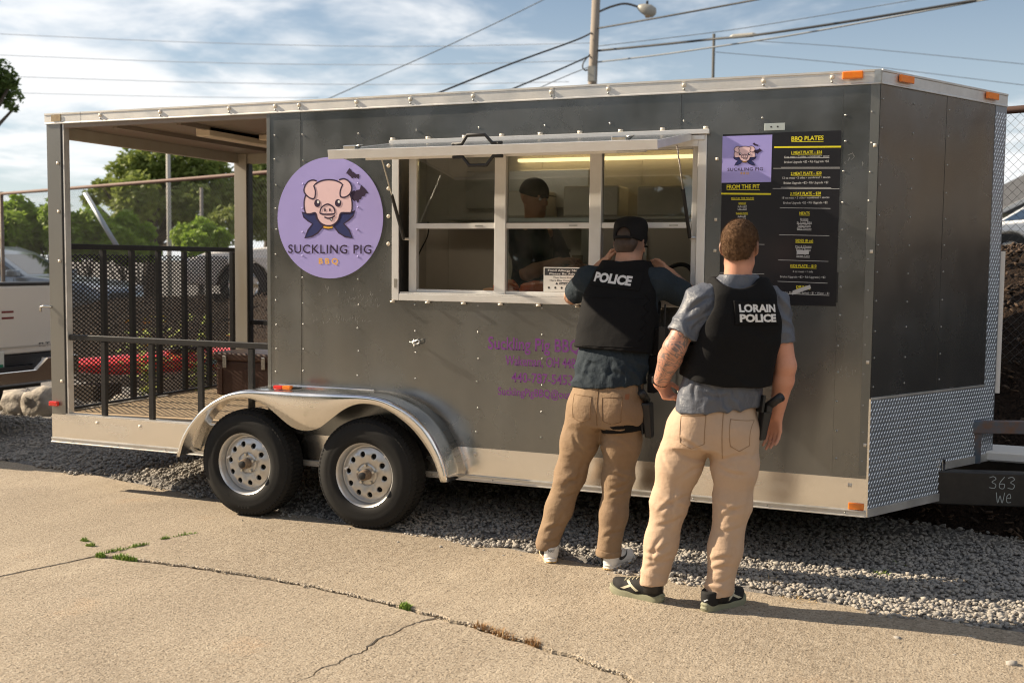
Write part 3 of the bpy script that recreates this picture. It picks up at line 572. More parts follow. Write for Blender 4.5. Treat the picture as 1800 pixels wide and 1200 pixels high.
def fend():
    V = []; F = []
    for i in range(n):
        c = np.array((2.3, .5)); e = (O[i] - c) / np.linalg.norm(O[i] - c)
        rows = [(*(O[i]), .0), (*(O[i]), -.13), (*(O[i] - e * .001), TY + .035), (*(O[i] - e * .004), TY + .014), (*(O[i] - e * .013), TY + .003), (*(O[i] * .6 + I[i] * .4 if np.linalg.norm(O[i] - I[i]) < .06 else O[i] - e * .028), TY), (*I[i], TY), (*I[i], TY + .004)]
        V += [(x, y, z) for x, z, y in rows]
    m = 8
    for i in range(n - 1):
        for k in range(m - 1): F.append((i * m + k, (i + 1) * m + k, (i + 1) * m + k + 1, i * m + k + 1))
    me = bpy.data.meshes.new('fender'); o_ = org(tr); me.from_pydata([(a - o_.x, b_ - o_.y, c - o_.z) for a, b_, c in V], [], F); b = bmesh.new(); b.from_mesh(me); bmesh.ops.recalc_face_normals(b, faces=b.faces); b.to_mesh(me); b.free()
    o = link('fender', me, m_alu, tr, True); sm = o.modifiers.new('s', 'SOLIDIFY'); sm.thickness = .003; sm.offset = -1; return o
fd = fend()
b = MB(); b.box(1.95, 2.66, -.010, -.0045, .834, .846); b.build('fender_flange', m_alu, fd)
bx = MB().box(2.05, 2.115, -.225, -.185, .838, .862).build('marker_light', m_red, tr, bev=.006); MB().box(2.116, 2.18, -.225, -.185, .838, .864).build('marker_light', m_amber, tr, bev=.006); MB().bar((2.17, -.20, .845), (2.235, -.18, .852), .012, .01).build('light_wire', m_bkplastic, tr)
# ---- wheels
def wheel(cx):
    w = bpy.data.objects.new('wheel', None); COL.objects.link(w); w.parent = tr; c = Vector((cx, 0, .344)); R = .344; yo, yi = -.237, -.035
    hw = (yi - yo) / 2; ym = (yo + yi) / 2
    prof = [(.196, -hw + .012), (.203, -hw + .004), (.222, -hw - .001), (.245, -hw - .004), (.262, -hw - .0015), (.270, -hw - .0028), (.290, -hw + .002), (.312, -hw + .010), (.328, -hw + .020), (.3385, -hw + .030), (.342, -hw + .045), (.344, 0), (.342, hw - .045), (.3385, hw - .03), (.32, hw - .015), (.28, hw), (.2, hw - .01)]
    t = MB(); t.lathe((cx, ym, .344), (0, 1, 0), prof, 72); ty = t.build('tyre', m_rubber, w, True, sharp=35)
    tb = MB()
    for k in range(76):
        a = 2 * math.pi * k / 76; e = Vector((math.cos(a), 0, math.sin(a))); tg_ = Vector((-math.sin(a), 0, math.cos(a)))
        for (y0, y1, r0, r1, wd, sh) in ((-hw + .012, -hw + .040, .322, .3425, .0090, 0), (-hw + .045, -hw + .075, .341, .3462, .0088, .3), (-hw + .080, -.004, .341, .3466, .0088, .7), (.004, hw - .080, .341, .3466, .0088, 0), (hw - .075, hw - .045, .341, .3462, .0088, .4), (hw - .04, hw - .012, .3425, .322, .009, .1)):
            s = tg_ * (sh * .012); cc = c + Vector((0, ym, 0)); q = lambda y, r, ww: cc + e * r + Vector((0, y, 0)) + tg_ * ww + s
            lo = .010; tb.hexa([q(y0, r0 - lo, -wd), q(y1, r1 - lo, -wd), q(y1, r1 - lo, wd), q(y0, r0 - lo, wd)], [q(y0, r0 + .003, -wd), q(y1, r1 + .002, -wd), q(y1, r1 + .002, wd), q(y0, r0 + .003, wd)])
    o = tb.build('tread_blocks', m_rubber, ty); o['kind'] = 'stuff'
    # raised lettering on the sidewall
    lb = MB(); word = 'STER' if cx < 2.2 else ''
    for i, ch in enumerate(word):
        if ch == ' ': continue
        a0 = rad(-98 + i * 5.2) if cx < 2.2 else rad(-120 + i * 5.2)
        fnl = lambda u, v, d, a0=a0: (cx + (.281 + v) * math.cos(a0) * 1 - u * math.sin(a0) * 1, yo - .0035 - d, .344 + (.281 + v) * math.sin(a0) + u * math.cos(a0))
        V, Fc = textmesh(ch); sc = .020; xm = (V[:, 0].min() + V[:, 0].max()) / 2
        lb.add([fnl((x - xm) * sc, -(.36 - y) * -sc * -1, .0004) for x, y in V], Fc)
    if word: lb.build('sidewall_lettering', mat('rubber_lettering', (.05, .046, .042), .8), ty, fix=False)
    # rim: barrel + lip
    rp = [(.150, .050), (.178, .046), (.186, .020), (.190, .006), (.198, -.003), (.206, -.008), (.211, -.006), (.213, .002), (.207, .010)]
    rb = MB(); rb.lathe((cx, yo + .012, .344), (0, 1, 0), [(r, h) for r, h in rp], 56); rim = rb.build('rim', m_rim, w, True, sharp=50)
    # disc with ten real holes
    nS, dd = 10, .034; db = MB(); r0, r1, rh, ra = .072, .168, .0175, .126
    hgt = lambda r: yo + .012 + .030 + (.012 * max(0, (r - .135) / .033) if r > .135 else 0) - .010 * math.exp(-((r - .118) / .03) ** 2)
    for s_ in range(nS):
        a0 = 2 * math.pi * (s_ + .5) / nS + .2; da = math.pi / nS; bd = []
        for t_ in np.linspace(-1, 1, 7)[:-1]: bd.append((r0, a0 + da * t_))
        for t_ in np.linspace(0, 1, 7)[:-1]: bd.append((r0 + (r1 - r0) * t_, a0 + da))
        for t_ in np.linspace(1, -1, 7)[:-1]: bd.append((r1, a0 + da * t_))
        for t_ in np.linspace(1, 0, 7)[:-1]: bd.append((r0 + (r1 - r0) * t_, a0 - da))
        pc = np.array((ra * math.cos(a0), ra * math.sin(a0))); B2 = [np.array((r * math.cos(a), r * math.sin(a))) for r, a in bd]
        rows = [[], [], [], []]
        for q in B2:
            e = (q - pc) / np.linalg.norm(q - pc); h1 = pc + e * rh; h2 = pc + e * (rh + .005)
            for row, pt, dz in ((rows[0], q, 0), (rows[1], h2, -.0005), (rows[2], h1, .002), (rows[3], h1, .014)):
                r = np.linalg.norm(pt); row.append((cx + pt[0], hgt(r) + dz, .344 + pt[1]))
        m = len(B2); vs = sum(rows, []); fs = [(k * m + i, k * m + (i + 1) % m, (k + 1) * m + (i + 1) % m, (k + 1) * m + i) for k in range(3) for i in range(m)]; db.add(vs, fs)
    db.lathe((cx, 0, .344), (0, 1, 0), [(r, hgt(r)) for r in (.030, .05, .0555, .0560)] + [(.058, hgt(.06) + .001), (.066, hgt(.06) + .006), (.072, hgt(.072))], 40)
    dsc = db.build('wheel_disc', m_rim, rim, True, sharp=40)
    MB().lathe((cx, yo + .06, .344), (0, 1, 0), [(.0, .0), (.19, .0), (.19, .03)], 32).build('brake_drum', mat('brake_dark', (.012, .011, .010), .8), w)
    for k in range(5):
        a = 2 * math.pi * k / 5 + .35; MB().cyl((cx + .057 * math.cos(a), yo + .044, .344 + .057 * math.sin(a)), (cx + .057 * math.cos(a), yo + .020, .344 + .057 * math.sin(a)), .0095, 6).build('lug_nut', m_steel, w)
    hb = MB(); hb.lathe((cx, yo + .045, .344), (0, 1, 0), [(.034, 0), (.033, -.035), (.031, -.052), (.024, -.054), (.0235, -.060)], 24); hb.build('hub', mat('rusty_hub', (.20, .15, .11), .6, .5, var=(40, .7, (.35, .26, .18))), w, True, sharp=40)
    MB().lathe((cx, yo - .016, .344), (0, 1, 0), [(.0, -.008), (.012, -.008), (.0235, -.004), (.0235, .01)], 20).build('hub_cap', m_bkplastic, w, True, sharp=40)
    b = MB(); fnw = lambda u, v, d: (cx + u, yo + .028 - d, .344 + v); b.flat([(.125, .125), (.150, .145), (.155, .132), (.132, .112)], fnw, 0.004); b.flat([(-.150, .03), (-.12, .045), (-.118, .036), (-.145, .02)], fnw, .004); b.build('wheel_weight', mat('white_plastic', (.75, .74, .72)), w, fix=False)
    MB().cyl((cx, -.05, .344), (cx, 1.1, .344), .04).build('axle', m_black, w)
    return w
for cx in (1.832, 2.714): wheel(cx)
for cx in (1.832, 2.714):
    t = MB(); t.lathe((cx, WD + .135, .344), (0, 1, 0), [(.2, -.1), (.3, -.1), (.335, -.08), (.344, 0), (.335, .08), (.3, .1), (.2, .1)], 40); t.build('far_tyre', m_rubber, tr, True)
# ---- rivets
def rivets():
    A = MB(); Bp = MB(); C = MB()
    def dome(mb, x, z, d, r=.0062, h=.0045, nose=None):
        n = 8; ring = []; f = (lambda u, v, dd: side(u, v, dd)) if nose is None else (lambda u, v, dd: nosept(u, v, dd))
        V = [f(x + r * math.cos(2 * math.pi * k / n), z + r * math.sin(2 * math.pi * k / n), d) for k in range(n)] + [f(x + .6 * r * math.cos(2 * math.pi * k / n), z + .6 * r * math.sin(2 * math.pi * k / n), d + h * .8) for k in range(n)] + [f(x, z, d + h)]
        F = [(k, (k + 1) % n, n + (k + 1) % n, n + k) for k in range(n)] + [(n + k, n + (k + 1) % n, 2 * n) for k in range(n)]; mb.add(V, F)
    for x in (1.926, 2.132, 2.54, 2.945, 3.368, 3.782, 4.18, 4.605, 5.043, 5.470, 5.604):
        z = ZS + .10
        while z < ZR - .03:
            jx, jz = random.uniform(-.006, .006), random.uniform(-.01, .01); ins = math.hypot(x - 2.330, z - 1.922) < .392
            if not (WX0 - .06 < x < WX1 + .07 and WZ0 - .06 < z < WZ1 + .09) and not (4.82 < x < 5.45 and 1.44 < z < 2.365) and not (1.3 < x < 3.3 and z < .86 and (x < 2.9 or z < .7)):
                dome(Bp if ins else A, x + jx, z + jz, .0035 if ins else .0026, .0068)
            z += .152
    for s in (.31, .66, .02):
        z = 1.02
        while z < 2.56: dome(A, s, z + random.uniform(-.008, .008), .0046, .0058, nose=1); z += .15
    for z in np.arange(1.0, 2.5, .2): dome(A, NL - .115, z, .006, .005, nose=1)
    for z in (.62, .78): [dome(A, s, z, .0053, .005, nose=1) for s in (.28, .62, .95)]
    for x in np.arange(.2, 5.6, .41): dome(A, x, ZB + .016, .013, .005)
    for x in (.496, 1.011, 1.572, 1.931, 2.112, 2.532, 2.91, 3.329, 3.825, 4.169, 4.605, 5.04, 5.395):
        b0 = MB(); C.hexa([side(x - .011, ZR + .032, .0095), side(x + .011, ZR + .032, .0095), side(x + .011, ZR + .052, .0095), side(x - .011, ZR + .052, .0095)], [side(x - .009, ZR + .034, .017), side(x + .009, ZR + .034, .017), side(x + .009, ZR + .050, .017), side(x - .009, ZR + .050, .017)]); dome(A, x, ZR + .018, .0095, .007)
    for z in (1.98, 1.63, .77, 2.32): C.box(.095, .113, -.013, -.005, z - .009, z + .009)
    for x in (.42, .80, 3.36, 4.72, 5.55): C.box(x - .01, x + .01, -.011, -.0042, ZS - .045, ZS - .027)
    # ivory caps round the window frame
    for x in np.linspace(2.795, 4.735, 9): C.box(x - .012, x + .012, -.030, -.012, 2.392, 2.407); C.box(x - .012, x + .012, -.028, -.008, 1.398, 1.4095)
    for z in (2.24, 2.10, 1.93, 1.76): dome(C, 2.755, z, .0026, .013, .011)
    for z in (2.23, 1.90, 1.73, 1.58): C.box(4.79, 4.805, -.008, -.0026, z - .008, z + .008)
    for z in (2.28, 1.73, 1.15, .71): C.box(5.612, 5.628, -.0085, -.0046, z - .009, z + .009)
    for (mb, nm, m) in ((A, 'rivets', m_rivet), (Bp, 'covered_rivets', m_purple), (C, 'screw_caps', m_cap)):
        o = mb.build(nm, m, tr, True, fix=True); o['kind'] = 'stuff'
rivets()
# ---- round logo: lilac vinyl, pig's head with cape and two bats, lettering
LC = (2.330, 1.922); LR = .3885
def lg(X, Y): return (LC[0] + (X - 480) / 372 * LR, LC[1] - (Y - 731) / 426 * LR)
def logo(conv, sc, d, parent, disc=None):
    e = .0005
    fl = MB(); dk = MB(); nv = MB(); gd = MB(); wh = MB(); S_ = lambda P, n=5, closed=True: smoothpath([conv(*p) for p in P], n, closed)
    W_ = 9 / 372 * sc
    cape = [[(287, 690), (330, 704), (378, 694), (392, 735), (420, 770), (438, 788), (400, 834), (360, 858), (306, 871), (330, 815), (362, 772), (330, 750), (300, 725)], [(660, 684), (620, 702), (566, 697), (556, 735), (530, 768), (512, 788), (548, 834), (590, 860), (642, 869), (620, 815), (582, 772), (620, 745), (648, 718)]]
    for c in cape:
        P = [conv(*p) for p in c]; nv.flat(P, side, d + e * 2); dk.stroke(P, W_, side, d + e * 3, True)
    gd.flat([conv(440, 782), conv(505, 782), conv(508, 803), conv(474, 808), conv(437, 802)], side, d + e * 3); dk.stroke([conv(440, 783), conv(505, 783), conv(508, 803), conv(474, 809), conv(437, 802)], W_ * .7, side, d + e * 4, True)
    head = S_([(372, 505), (420, 477), (474, 468), (530, 476), (580, 505), (622, 560), (640, 620), (636, 690), (606, 696), (562, 700), (545, 745), (515, 775), (474, 786), (430, 772), (400, 740), (384, 696), (345, 702), (312, 692), (303, 620), (322, 560)]); fl.flat(head, side, d + e * 4); dk.stroke(head, W_, side, d + e * 5, True)
    for ear in ([(372, 505), (384, 545), (378, 592), (350, 594), (318, 570), (303, 540), (312, 505), (335, 478), (365, 468), (398, 476)], [(578, 500), (560, 545), (562, 584), (590, 590), (622, 572), (638, 540), (634, 505), (612, 476), (582, 464), (545, 472)]):
        P = S_(ear); fl.flat(P, side, d + e * 6); dk.stroke(smoothpath([conv(*p) for p in ear], 5)[:-1], W_, side, d + e * 7)
    def ell(mb, cx_, cy_, a, b_, dd): mb.flat([conv(cx_ + a * math.cos(t), cy_ + b_ * math.sin(t)) for t in np.linspace(0, 2 * math.pi, 20)[:-1]], side, dd)
    for ex in (398, 544): ell(dk, ex, 629, 22, 27, d + e * 7); ell(wh, ex + 6, 620, 8, 10, d + e * 8)
    sn = [(424, 702), (418, 685), (432, 655), (471, 636), (508, 655), (522, 685), (516, 702), (471, 706)]; dk.stroke(S_(sn), W_, side, d + e * 7, True)
    for ex in (452, 487): ell(dk, ex, 676, 6, 12, d + e * 7)
    dk.stroke(smoothpath([conv(448, 724), conv(470, 733), conv(498, 730), conv(523, 716)], 5), W_, side, d + e * 7); wh.flat([conv(484, 733), conv(508, 728), conv(497, 752)], side, d + e * 7); dk.stroke([conv(484, 733), conv(497, 754), conv(508, 728)], W_ * .6, side, d + e * 8)
    bats = [[(597, 430), (608, 410), (622, 391), (634, 402), (640, 416), (652, 418), (656, 424), (668, 434), (691, 434), (690, 455), (685, 468), (672, 456), (664, 462), (652, 455), (640, 464), (632, 452), (618, 440), (606, 428)], [(630, 560), (655, 543), (662, 551), (668, 543), (692, 538), (702, 508), (728, 530), (754, 566), (735, 566), (726, 585), (708, 586), (702, 605), (690, 606), (682, 632), (668, 612), (655, 618), (640, 600), (636, 580)]]
    for q in bats: dk.flat([conv(*p) for p in q], side, d + e * 2)
    a, c_ = conv(480, 945), conv(480, 1028); puttext(dk, 'SUCKLING PIG', side, d + e * 3, *a, 588 / 372 * sc, 62 / 426 * sc, .012, 1.12); puttext(gd, 'BBQ', side, d + e * 3, *conv(474, 1029), 136 / 372 * sc, 40 / 426 * sc, .02, 1.5)
    for mb, nm, m in ((fl, 'logo_face', m_pink), (dk, 'logo_outline', m_dark), (nv, 'logo_cape', m_navy), (gd, 'logo_gold', m_gold), (wh, 'logo_white', m_pw)): mb.build(nm, m, parent, fix=False)['kind'] = 'stuff'
ld_ = MB().prism([(LC[0] + LR * math.cos(t), LC[1] + LR * .985 * math.sin(t)) for t in np.linspace(0, 2 * math.pi, 97)[:-1]], side, .0026, .0034).build('logo_disc', m_purple, tr)
logo(lg, LR, .0036, ld_)
# ---- violet lettering (condensed, with slab serifs)
def serif(mb, txt, cx_, cy_, w, h, d):
    V, F = textmesh(txt, .012, 1.0); x0, x1 = V[:, 0].min(), V[:, 0].max(); sx = w / (x1 - x0); sy = h / .73; xm = (x0 + x1) / 2; fn = lambda x, y: side(cx_ + (x - xm) * sx, cy_ + (y - .365) * sy, d)
    mb.add([fn(x, y) for x, y in V], F)
    # serifs: short bars wherever a vertical stem meets the base or cap line
    E = V[F].reshape(-1, 3, 2) if False else None
    for lvl, sg in ((.0, 1), (.73, -1)):
        xs = sorted(set(round(float(x), 3) for x, y in V if abs(y - lvl) < .012)); i = 0
        while i < len(xs) - 1:
            if .05 < xs[i + 1] - xs[i] < .14:
                a, b_ = xs[i] - .055, xs[i + 1] + .055; mb.add([fn(a, lvl), fn(b_, lvl), fn(b_ - .02, lvl + sg * .04), fn(a + .02, lvl + sg * .04)], [(0, 1, 2, 3)]); i += 2
            else: i += 1
for q in (('Suckling Pig BBQ', 3.730, 1.173, .585, .078), ('Wakeman, OH 44889', 3.800, 1.072, .500, .060), ('440-787-5453', 3.785, .973, .385, .060), ('SucklingPigBBQ@outlook.com', 3.835, .885, .660, .048)):
    lt = MB(); serif(lt, *q, .0035); lt.build('contact_lettering', m_violet, tr, fix=False)['kind'] = 'stuff'
# ---- latch on the lower panel, plate above the menu
b = MB(); b.tube(smoothpath([(2.925, -.035, 1.158), (2.955, -.04, 1.16), (2.985, -.04, 1.172), (2.992, -.04, 1.155), (2.968, -.04, 1.146), (2.945, -.04, 1.155)], 5), .0055, 6); b.tube([(2.955, -.002, 1.16), (2.955, -.045, 1.16)], .008, 8); b.tube([(2.955, -.03, 1.175), (2.955, -.03, 1.128)], .008, 8); b.build('latch', m_steel, tr, True)
pl = MB().box(5.049, 5.158, -.0055, -.003, 2.374, 2.412).build('bracket_plate', mat('zinc_plate', (.50, .56, .55), .5, .3), tr, bev=.001); b = MB()
for x in (5.085, 5.120): b.prism([(x + .005 * math.cos(t), 2.393 + .005 * math.sin(t)) for t in np.linspace(0, 6.28, 10)[:-1]], side, .0056, .006)
b.build('plate_hole', m_bkplastic, pl)
# scuffs and old adhesive marks on the paint
b = MB(); m_scuff = mat('scuff_mark', (.36, .36, .34), .7); random.seed(11)
for (xa, xb, za, zb, nn_) in ((2.47, 2.68, 1.36, 1.44, 26), (2.17, 2.62, 1.25, 1.29, 30), (2.2, 2.7, 1.40, 1.47, 14), (5.44, 5.56, 1.03, 1.10, 12), (5.47, 5.6, 2.17, 2.24, 8)):
    for _ in range(nn_):
        x, z = random.uniform(xa, xb), random.uniform(za, zb); L = random.uniform(.008, .035); a = random.choice([1.4, 1.7, .5, 1.1]) + random.uniform(-.3, .3)
        b.stroke([(x, z), (x + L * .5 * math.cos(a) + random.uniform(-.004, .004), z + L * .5 * math.sin(a)), (x + L * math.cos(a), z + L * math.sin(a))], [.0006, random.uniform(.001, .0022), .0005], side, .0029)
b.build('scuff_marks', m_scuff, tr, fix=False)['kind'] = 'stuff'
# ---- menu poster
PX0, PX1, PZ0, PZ1 = 4.826, 5.449, 1.440, 2.362
po = empty('menu_poster', (5.14, -.004, 1.44), 'black menu poster with yellow headings stuck to the trailer side', 'poster')
def pv(X, Y):
    l, r = 72 - 22 * (Y - 118) / 1040, 777 - 27 * (Y - 103) / 1057; u = (X - l) / (r - l); tp = 118 - 15 * u; v = (Y - tp) / 1057
    return (PX0 + u * (PX1 - PX0), PZ1 - v * (PZ1 - PZ0))
MB().box(PX0, PX1, -.0042, -.0031, PZ0, PZ1).build('poster_sheet', m_poster, po)
ye, wt = MB(), MB(); SCX = (PX1 - PX0) / 705; SCZ = (PZ1 - PZ0) / 1057; dP = .0046
def pt(mb, txt, X, Y, w, h, bold=.0, ul=False):
    c = pv(X, Y); puttext(mb, txt, side, dP, *c, w * SCX, h * SCZ, bold)
    if ul: a, e = pv(X - w / 2, Y + h * .78), pv(X + w / 2, Y + h * .78); mb.add([side(a[0], a[1] - .0012, dP), side(e[0], e[1] - .0012, dP), side(e[0], e[1] + .0012, dP), side(a[0], a[1] + .0012, dP)], [(0, 1, 2, 3)])
def pl_(mb, Xa, Xb, Y, t): a, e = pv(Xa, Y), pv(Xb, Y); t = t * SCZ / 2; mb.add([side(a[0], a[1] - t, dP), side(e[0], e[1] - t, dP), side(e[0], e[1] + t, dP), side(a[0], a[1] + t, dP)], [(0, 1, 2, 3)])
for t in (('BBQ PLATES', 581, 147, 188, 27, .02), ('1 MEAT PLATE – $16', 577, 231, 180, 17, .01), ('2 MEAT PLATE – $20', 574, 358, 180, 17, .01), ('3 MEAT PLATE – $28', 571, 480, 180, 17, .01), ('MEATS', 566, 600, 60, 17, .01), ('SIDES (8 oz)', 565, 767, 104, 17, .01), ('KIDS PLATE – $10', 560, 921, 154, 17, .01), ('DRINKS', 560, 1050, 82, 17, .01), ('FROM THE PIT', 197, 441, 202, 26, .02), ('MEAT BY THE POUND', 194, 513, 140, 12, 0), ('BRISKET', 193, 543, 46, 10, 0), ('PULLED PORK', 191, 605, 74, 10, 0)): pt(ye, *t, ul=True)
for t in (('6 oz meat • 2 sides • cornbread • sauce', 577, 256, 264, 13, 0, True), ('Brisket Upgrade +$2 • Rib Upgrade +$2', 576, 288, 262, 14), ('12 oz meat • 2 sides • cornbread • sauces', 575, 384, 280, 13), ('Brisket Upgrade +$2 • Rib Upgrade +$2', 573, 415, 262, 14), ('18 oz meat • 2 sides • cornbread • sauces', 571, 505, 278, 13), ('Brisket Upgrade +$2 • Rib Upgrade +$2', 570, 536, 260, 14), ('Brisket', 565, 636, 46, 12, 0, True), ('St. Louis Ribs', 565, 656, 88, 12, 0, True), ('Pulled Pork', 565, 675, 76, 12, 0, True), ('BBQ Chicken', 564, 694, 84, 12, 0, True), ('Mac & Cheese', 560, 802, 94, 12, 0, True), ('Baked Beans', 560, 821, 84, 12, 0, True), ('Street Corn', 558, 860, 78, 12, 0, True), ('4 oz meat • 1 side', 557, 956, 120, 12), ('Brisket Upgrade +$2 • Rib Upgrade ) +$2', 556, 989, 268, 13), ('Soda (Coke, Diet Coke, Sprite) – $1 • Water – $1', 553, 1086, 318, 13, 0, True), ('½ lb – $14', 192, 561, 54, 10, 0, True), ('1 lb – $28', 192, 578, 54, 10, 0, True), ('½ lb – $9', 190, 622, 50, 10, 0, True), ('1 lb – $18', 190, 640, 50, 10, 0, True)): pt(wt, *t)
pl_(ye, 384, 776, 200, 10); pl_(ye, 62, 366, 486, 10)
for a, e, y in ((380, 771, 329), (425, 770, 323), (376, 768, 452), (425, 720, 445), (420, 716, 570), (416, 711, 735), (411, 706, 890), (408, 702, 1022), (60, 328, 797), (55, 326, 980)): pl_(wt, a, e, y, 2.4)
ye.build('yellow_print', m_yel, po, fix=False)['kind'] = 'stuff'; wt.build('white_print', m_wprint, po, fix=False)['kind'] = 'stuff'
a, e = pv(70, 130), pv(366, 412); lp = MB().box(a[0], e[0], -.0050, -.0043, e[1], a[1]).build('logo_square', m_lav, po)
def lg2(X, Y):
    u, v = (X - 302) / (640 - 302), (Y - 464) / (872 - 464); return pv(142 + u * 128, 192 + v * 120)
logo(lg2, 128 / 705 * (PX1 - PX0) * 372 / 338 * .97, .0052, lp)
b = MB(); b.flat([pv(522, 828), pv(592, 826), pv(592, 850), pv(520, 852)], side, .0052); b.flat([pv(498, 1076), pv(600, 1036), pv(606, 1058), pv(494, 1102)], side, .0054); b.build('tape_strip', mat('grey_tape', (.50, .50, .52), .4), po, fix=False)
b = MB(); b.box(5.4492, 5.457, -.0045, -.003, 1.46, 1.62); b.build('poster_tape', m_bkplastic, po)
# ---- serving window
m_glass = glass_mat('window_glass', (.80, .83, .82), .07)
wn = bpy.data.objects.new('serving_window', None); COL.objects.link(wn); wn.parent = tr
def wb(nm, x0, x1, y0, y1, z0, z1, m=m_wf, bev=.002): return MB().box(x0, x1, y0, y1, z0, z1).build(nm, m, wn, bev=bev)
wb('outer_frame', 2.785, 2.832, -.013, -.003, 1.412, 2.365); wb('outer_frame', 4.692, 4.740, -.013, -.003, 1.412, 2.365); wb('outer_frame', 2.833, 4.691, -.013, -.003, 1.412, 1.453); wb('outer_frame', 2.833, 4.691, -.013, -.003, 2.300, 2.345)
wb('drip_cap', 2.775, 4.755, -.034, -.003, 2.366, 2.392); wb('hinge', 2.80, 4.73, -.024, -.014, 2.335, 2.362)
wb('jamb', 2.829, 2.836, -.0025, .115, 1.456, 2.334, m_black, 0); wb('jamb', 4.689, 4.696, -.0025, .115, 1.456, 2.334, m_black, 0); wb('sill', 2.837, 4.688, -.0025, .11, 1.4545, 1.464, m_wf, 0); wb('head', 2.837, 4.688, -.0025, .11, 2.330, 2.338, m_black, 0)
Y0, Y1 = .045, .085
wb('window_stile', 2.872, 2.925, Y0, Y1, 1.4645, 2.329); wb('window_stile', 4.650, 4.686, Y0, Y1, 1.4645, 2.329)
for a in (3.455, 4.052): wb('mullion', a, a + .072, Y0 - .012, Y1, 1.4645, 2.329)
bays = [(2.9255, 3.4545), (3.5275, 4.0515), (4.1245, 4.6495)]
for i, (a, c) in enumerate(bays):
    wb('meeting_rail', a, c, Y0 - .002, Y1 - .005, 1.855, 1.888); wb('bottom_rail', a, c, Y0 + .004, Y1 - .005, 1.4645, 1.482); wb('top_rail', a, c, Y0, Y1 - .005, 2.295, 2.329)
    MB().box(a, c, Y0 + .018, Y0 + .022, 1.889, 2.294).build('pane', m_glass, wn)
    if i == 1: wb('sash_rail', a, c, Y0 + .026, Y1 + .01, 1.892, 1.918); MB().box(a, c, Y0 + .018, Y0 + .022, 1.483, 1.854).build('pane', m_glass, wn)
    b = MB(); b.box(a + .40, a + .45, Y0 - .0045, Y0 - .0022, 1.866, 1.876); b.build('sash_catch', m_steel, wn)
# slot latch plates
for x in (2.803, 4.712): MB().box(x, x + .018, -.0160, -.0132, 1.49, 1.545).build('latch_plate', m_steel, wn)
# allergy notice inside the middle pane
nx0, nx1, nz0, nz1 = 3.765, 4.048, 1.484, 1.628; ns = MB().box(nx0, nx1, Y0 + .0145, Y0 + .0175, nz0, nz1).build('notice', mat('notice_white', (.62, .62, .60), .6), wn)
nfn = lambda u, v, d: (u, Y0 + .0144 - d, v); b = MB(); b.add([nfn(*p, .0004) for p in ((nx0 + .006, 1.580), (nx1 - .006, 1.580), (nx1 - .006, nz1 - .006), (nx0 + .006, nz1 - .006))], [(0, 1, 2, 3)]); nb2 = MB(); nw = MB()
puttext(nw, 'Food Allergy Notice', nfn, .0008, 3.905, 1.610, .225, .013, .015); puttext(nw, 'Please Be Advised', nfn, .0008, 3.905, 1.590, .205, .012, .015)
puttext(b, 'That Food Prepared', nfn, .0005, 3.905, 1.567, .16, .009, .02); puttext(b, 'Here May Contain These', nfn, .0005, 3.905, 1.551, .20, .009, .02); b.add([nfn(*p, .0005) for p in ((3.865, 1.526), (3.96, 1.526), (3.96, 1.539), (3.865, 1.539))], [(0, 1, 2, 3)]); puttext(nw, 'Ingredients', nfn, .0008, 3.912, 1.5325, .08, .007, .01); b.add([nfn(3.84, 1.526, .0005), nfn(3.858, 1.526, .0005), nfn(3.849, 1.541, .0005)], [(0, 1, 2)])
for k in range(6): x = 3.80 + k * .04; b.add([nfn(x + .007 * math.cos(t), 1.507 + .007 * math.sin(t), .0005) for t in np.linspace(0, 6.28, 8)[:-1]], [tuple(range(7))])
b.build('notice_print', mat('print_black', (.02, .02, .025), .5), ns, fix=False)['kind'] = 'stuff'; nw.build('notice_lettering', m_wprint, ns, fix=False)['kind'] = 'stuff'
# ---- hatch (raised flap) with its frame, handles, latches and gas struts
ht = bpy.data.objects.new('hatch', None); COL.objects.link(ht); ht.parent = tr
H0, H1 = Vector((0, -.036, 2.352)), Vector((0, -.75, 2.238)); hd = (H1 - H0).normalized(); hn = Vector((0, -hd.z, hd.y)) * -1
if hn.z < 0: hn = -hn
HX0, HX1 = 2.788, 4.662; HL = (H1 - H0).length
def hp(x, s, n): return tuple(Vector((x, 0, 0)) + H0 + hd * s + hn * n)
def hbox(nm, x0, x1, s0, s1, n0, n1, m, bev=.0015): b = MB(); b.hexa([hp(x0, s0, n0), hp(x1, s0, n0), hp(x1, s1, n0), hp(x0, s1, n0)], [hp(x0, s0, n1), hp(x1, s0, n1), hp(x1, s1, n1), hp(x0, s1, n1)]); return b.build(nm, m, ht, bev=bev)
hbox('hatch_panel', HX0 + .003, HX1 - .003, .01, HL - .004, -.004, .018, m_grey, 0); hbox('hatch_liner', HX0 + .01, HX1 - .01, .02, HL - .01, -.007, -.0045, m_in, 0)
hbox('hatch_edge', HX0, HX1, HL - .003, HL + .006, -.024, .026, m_wf); hbox('hatch_edge', HX0, HX0 + .006, .01, HL - .0035, -.02, .022, m_wf); hbox('hatch_edge', HX1 - .006, HX1, .01, HL - .0035, -.02, .022, m_wf)
hbox('hatch_crossbar', 2.985, 4.55, HL - .10, HL - .06, -.040, -.0075, m_wf); b = MB(); b.hexa([hp(2.984, HL - .097, -.037), hp(2.984, HL - .063, -.037), hp(2.984, HL - .063, -.011), hp(2.984, HL - .097, -.011)], [hp(2.9835, HL - .097, -.037), hp(2.9835, HL - .063, -.037), hp(2.9835, HL - .063, -.011), hp(2.9835, HL - .097, -.011)]); b.build('tube_end', m_bkplastic, ht)
hbox('hatch_latch_block', 4.45, 4.60, HL - .02, HL + .002, -.034, -.025, m_steel)
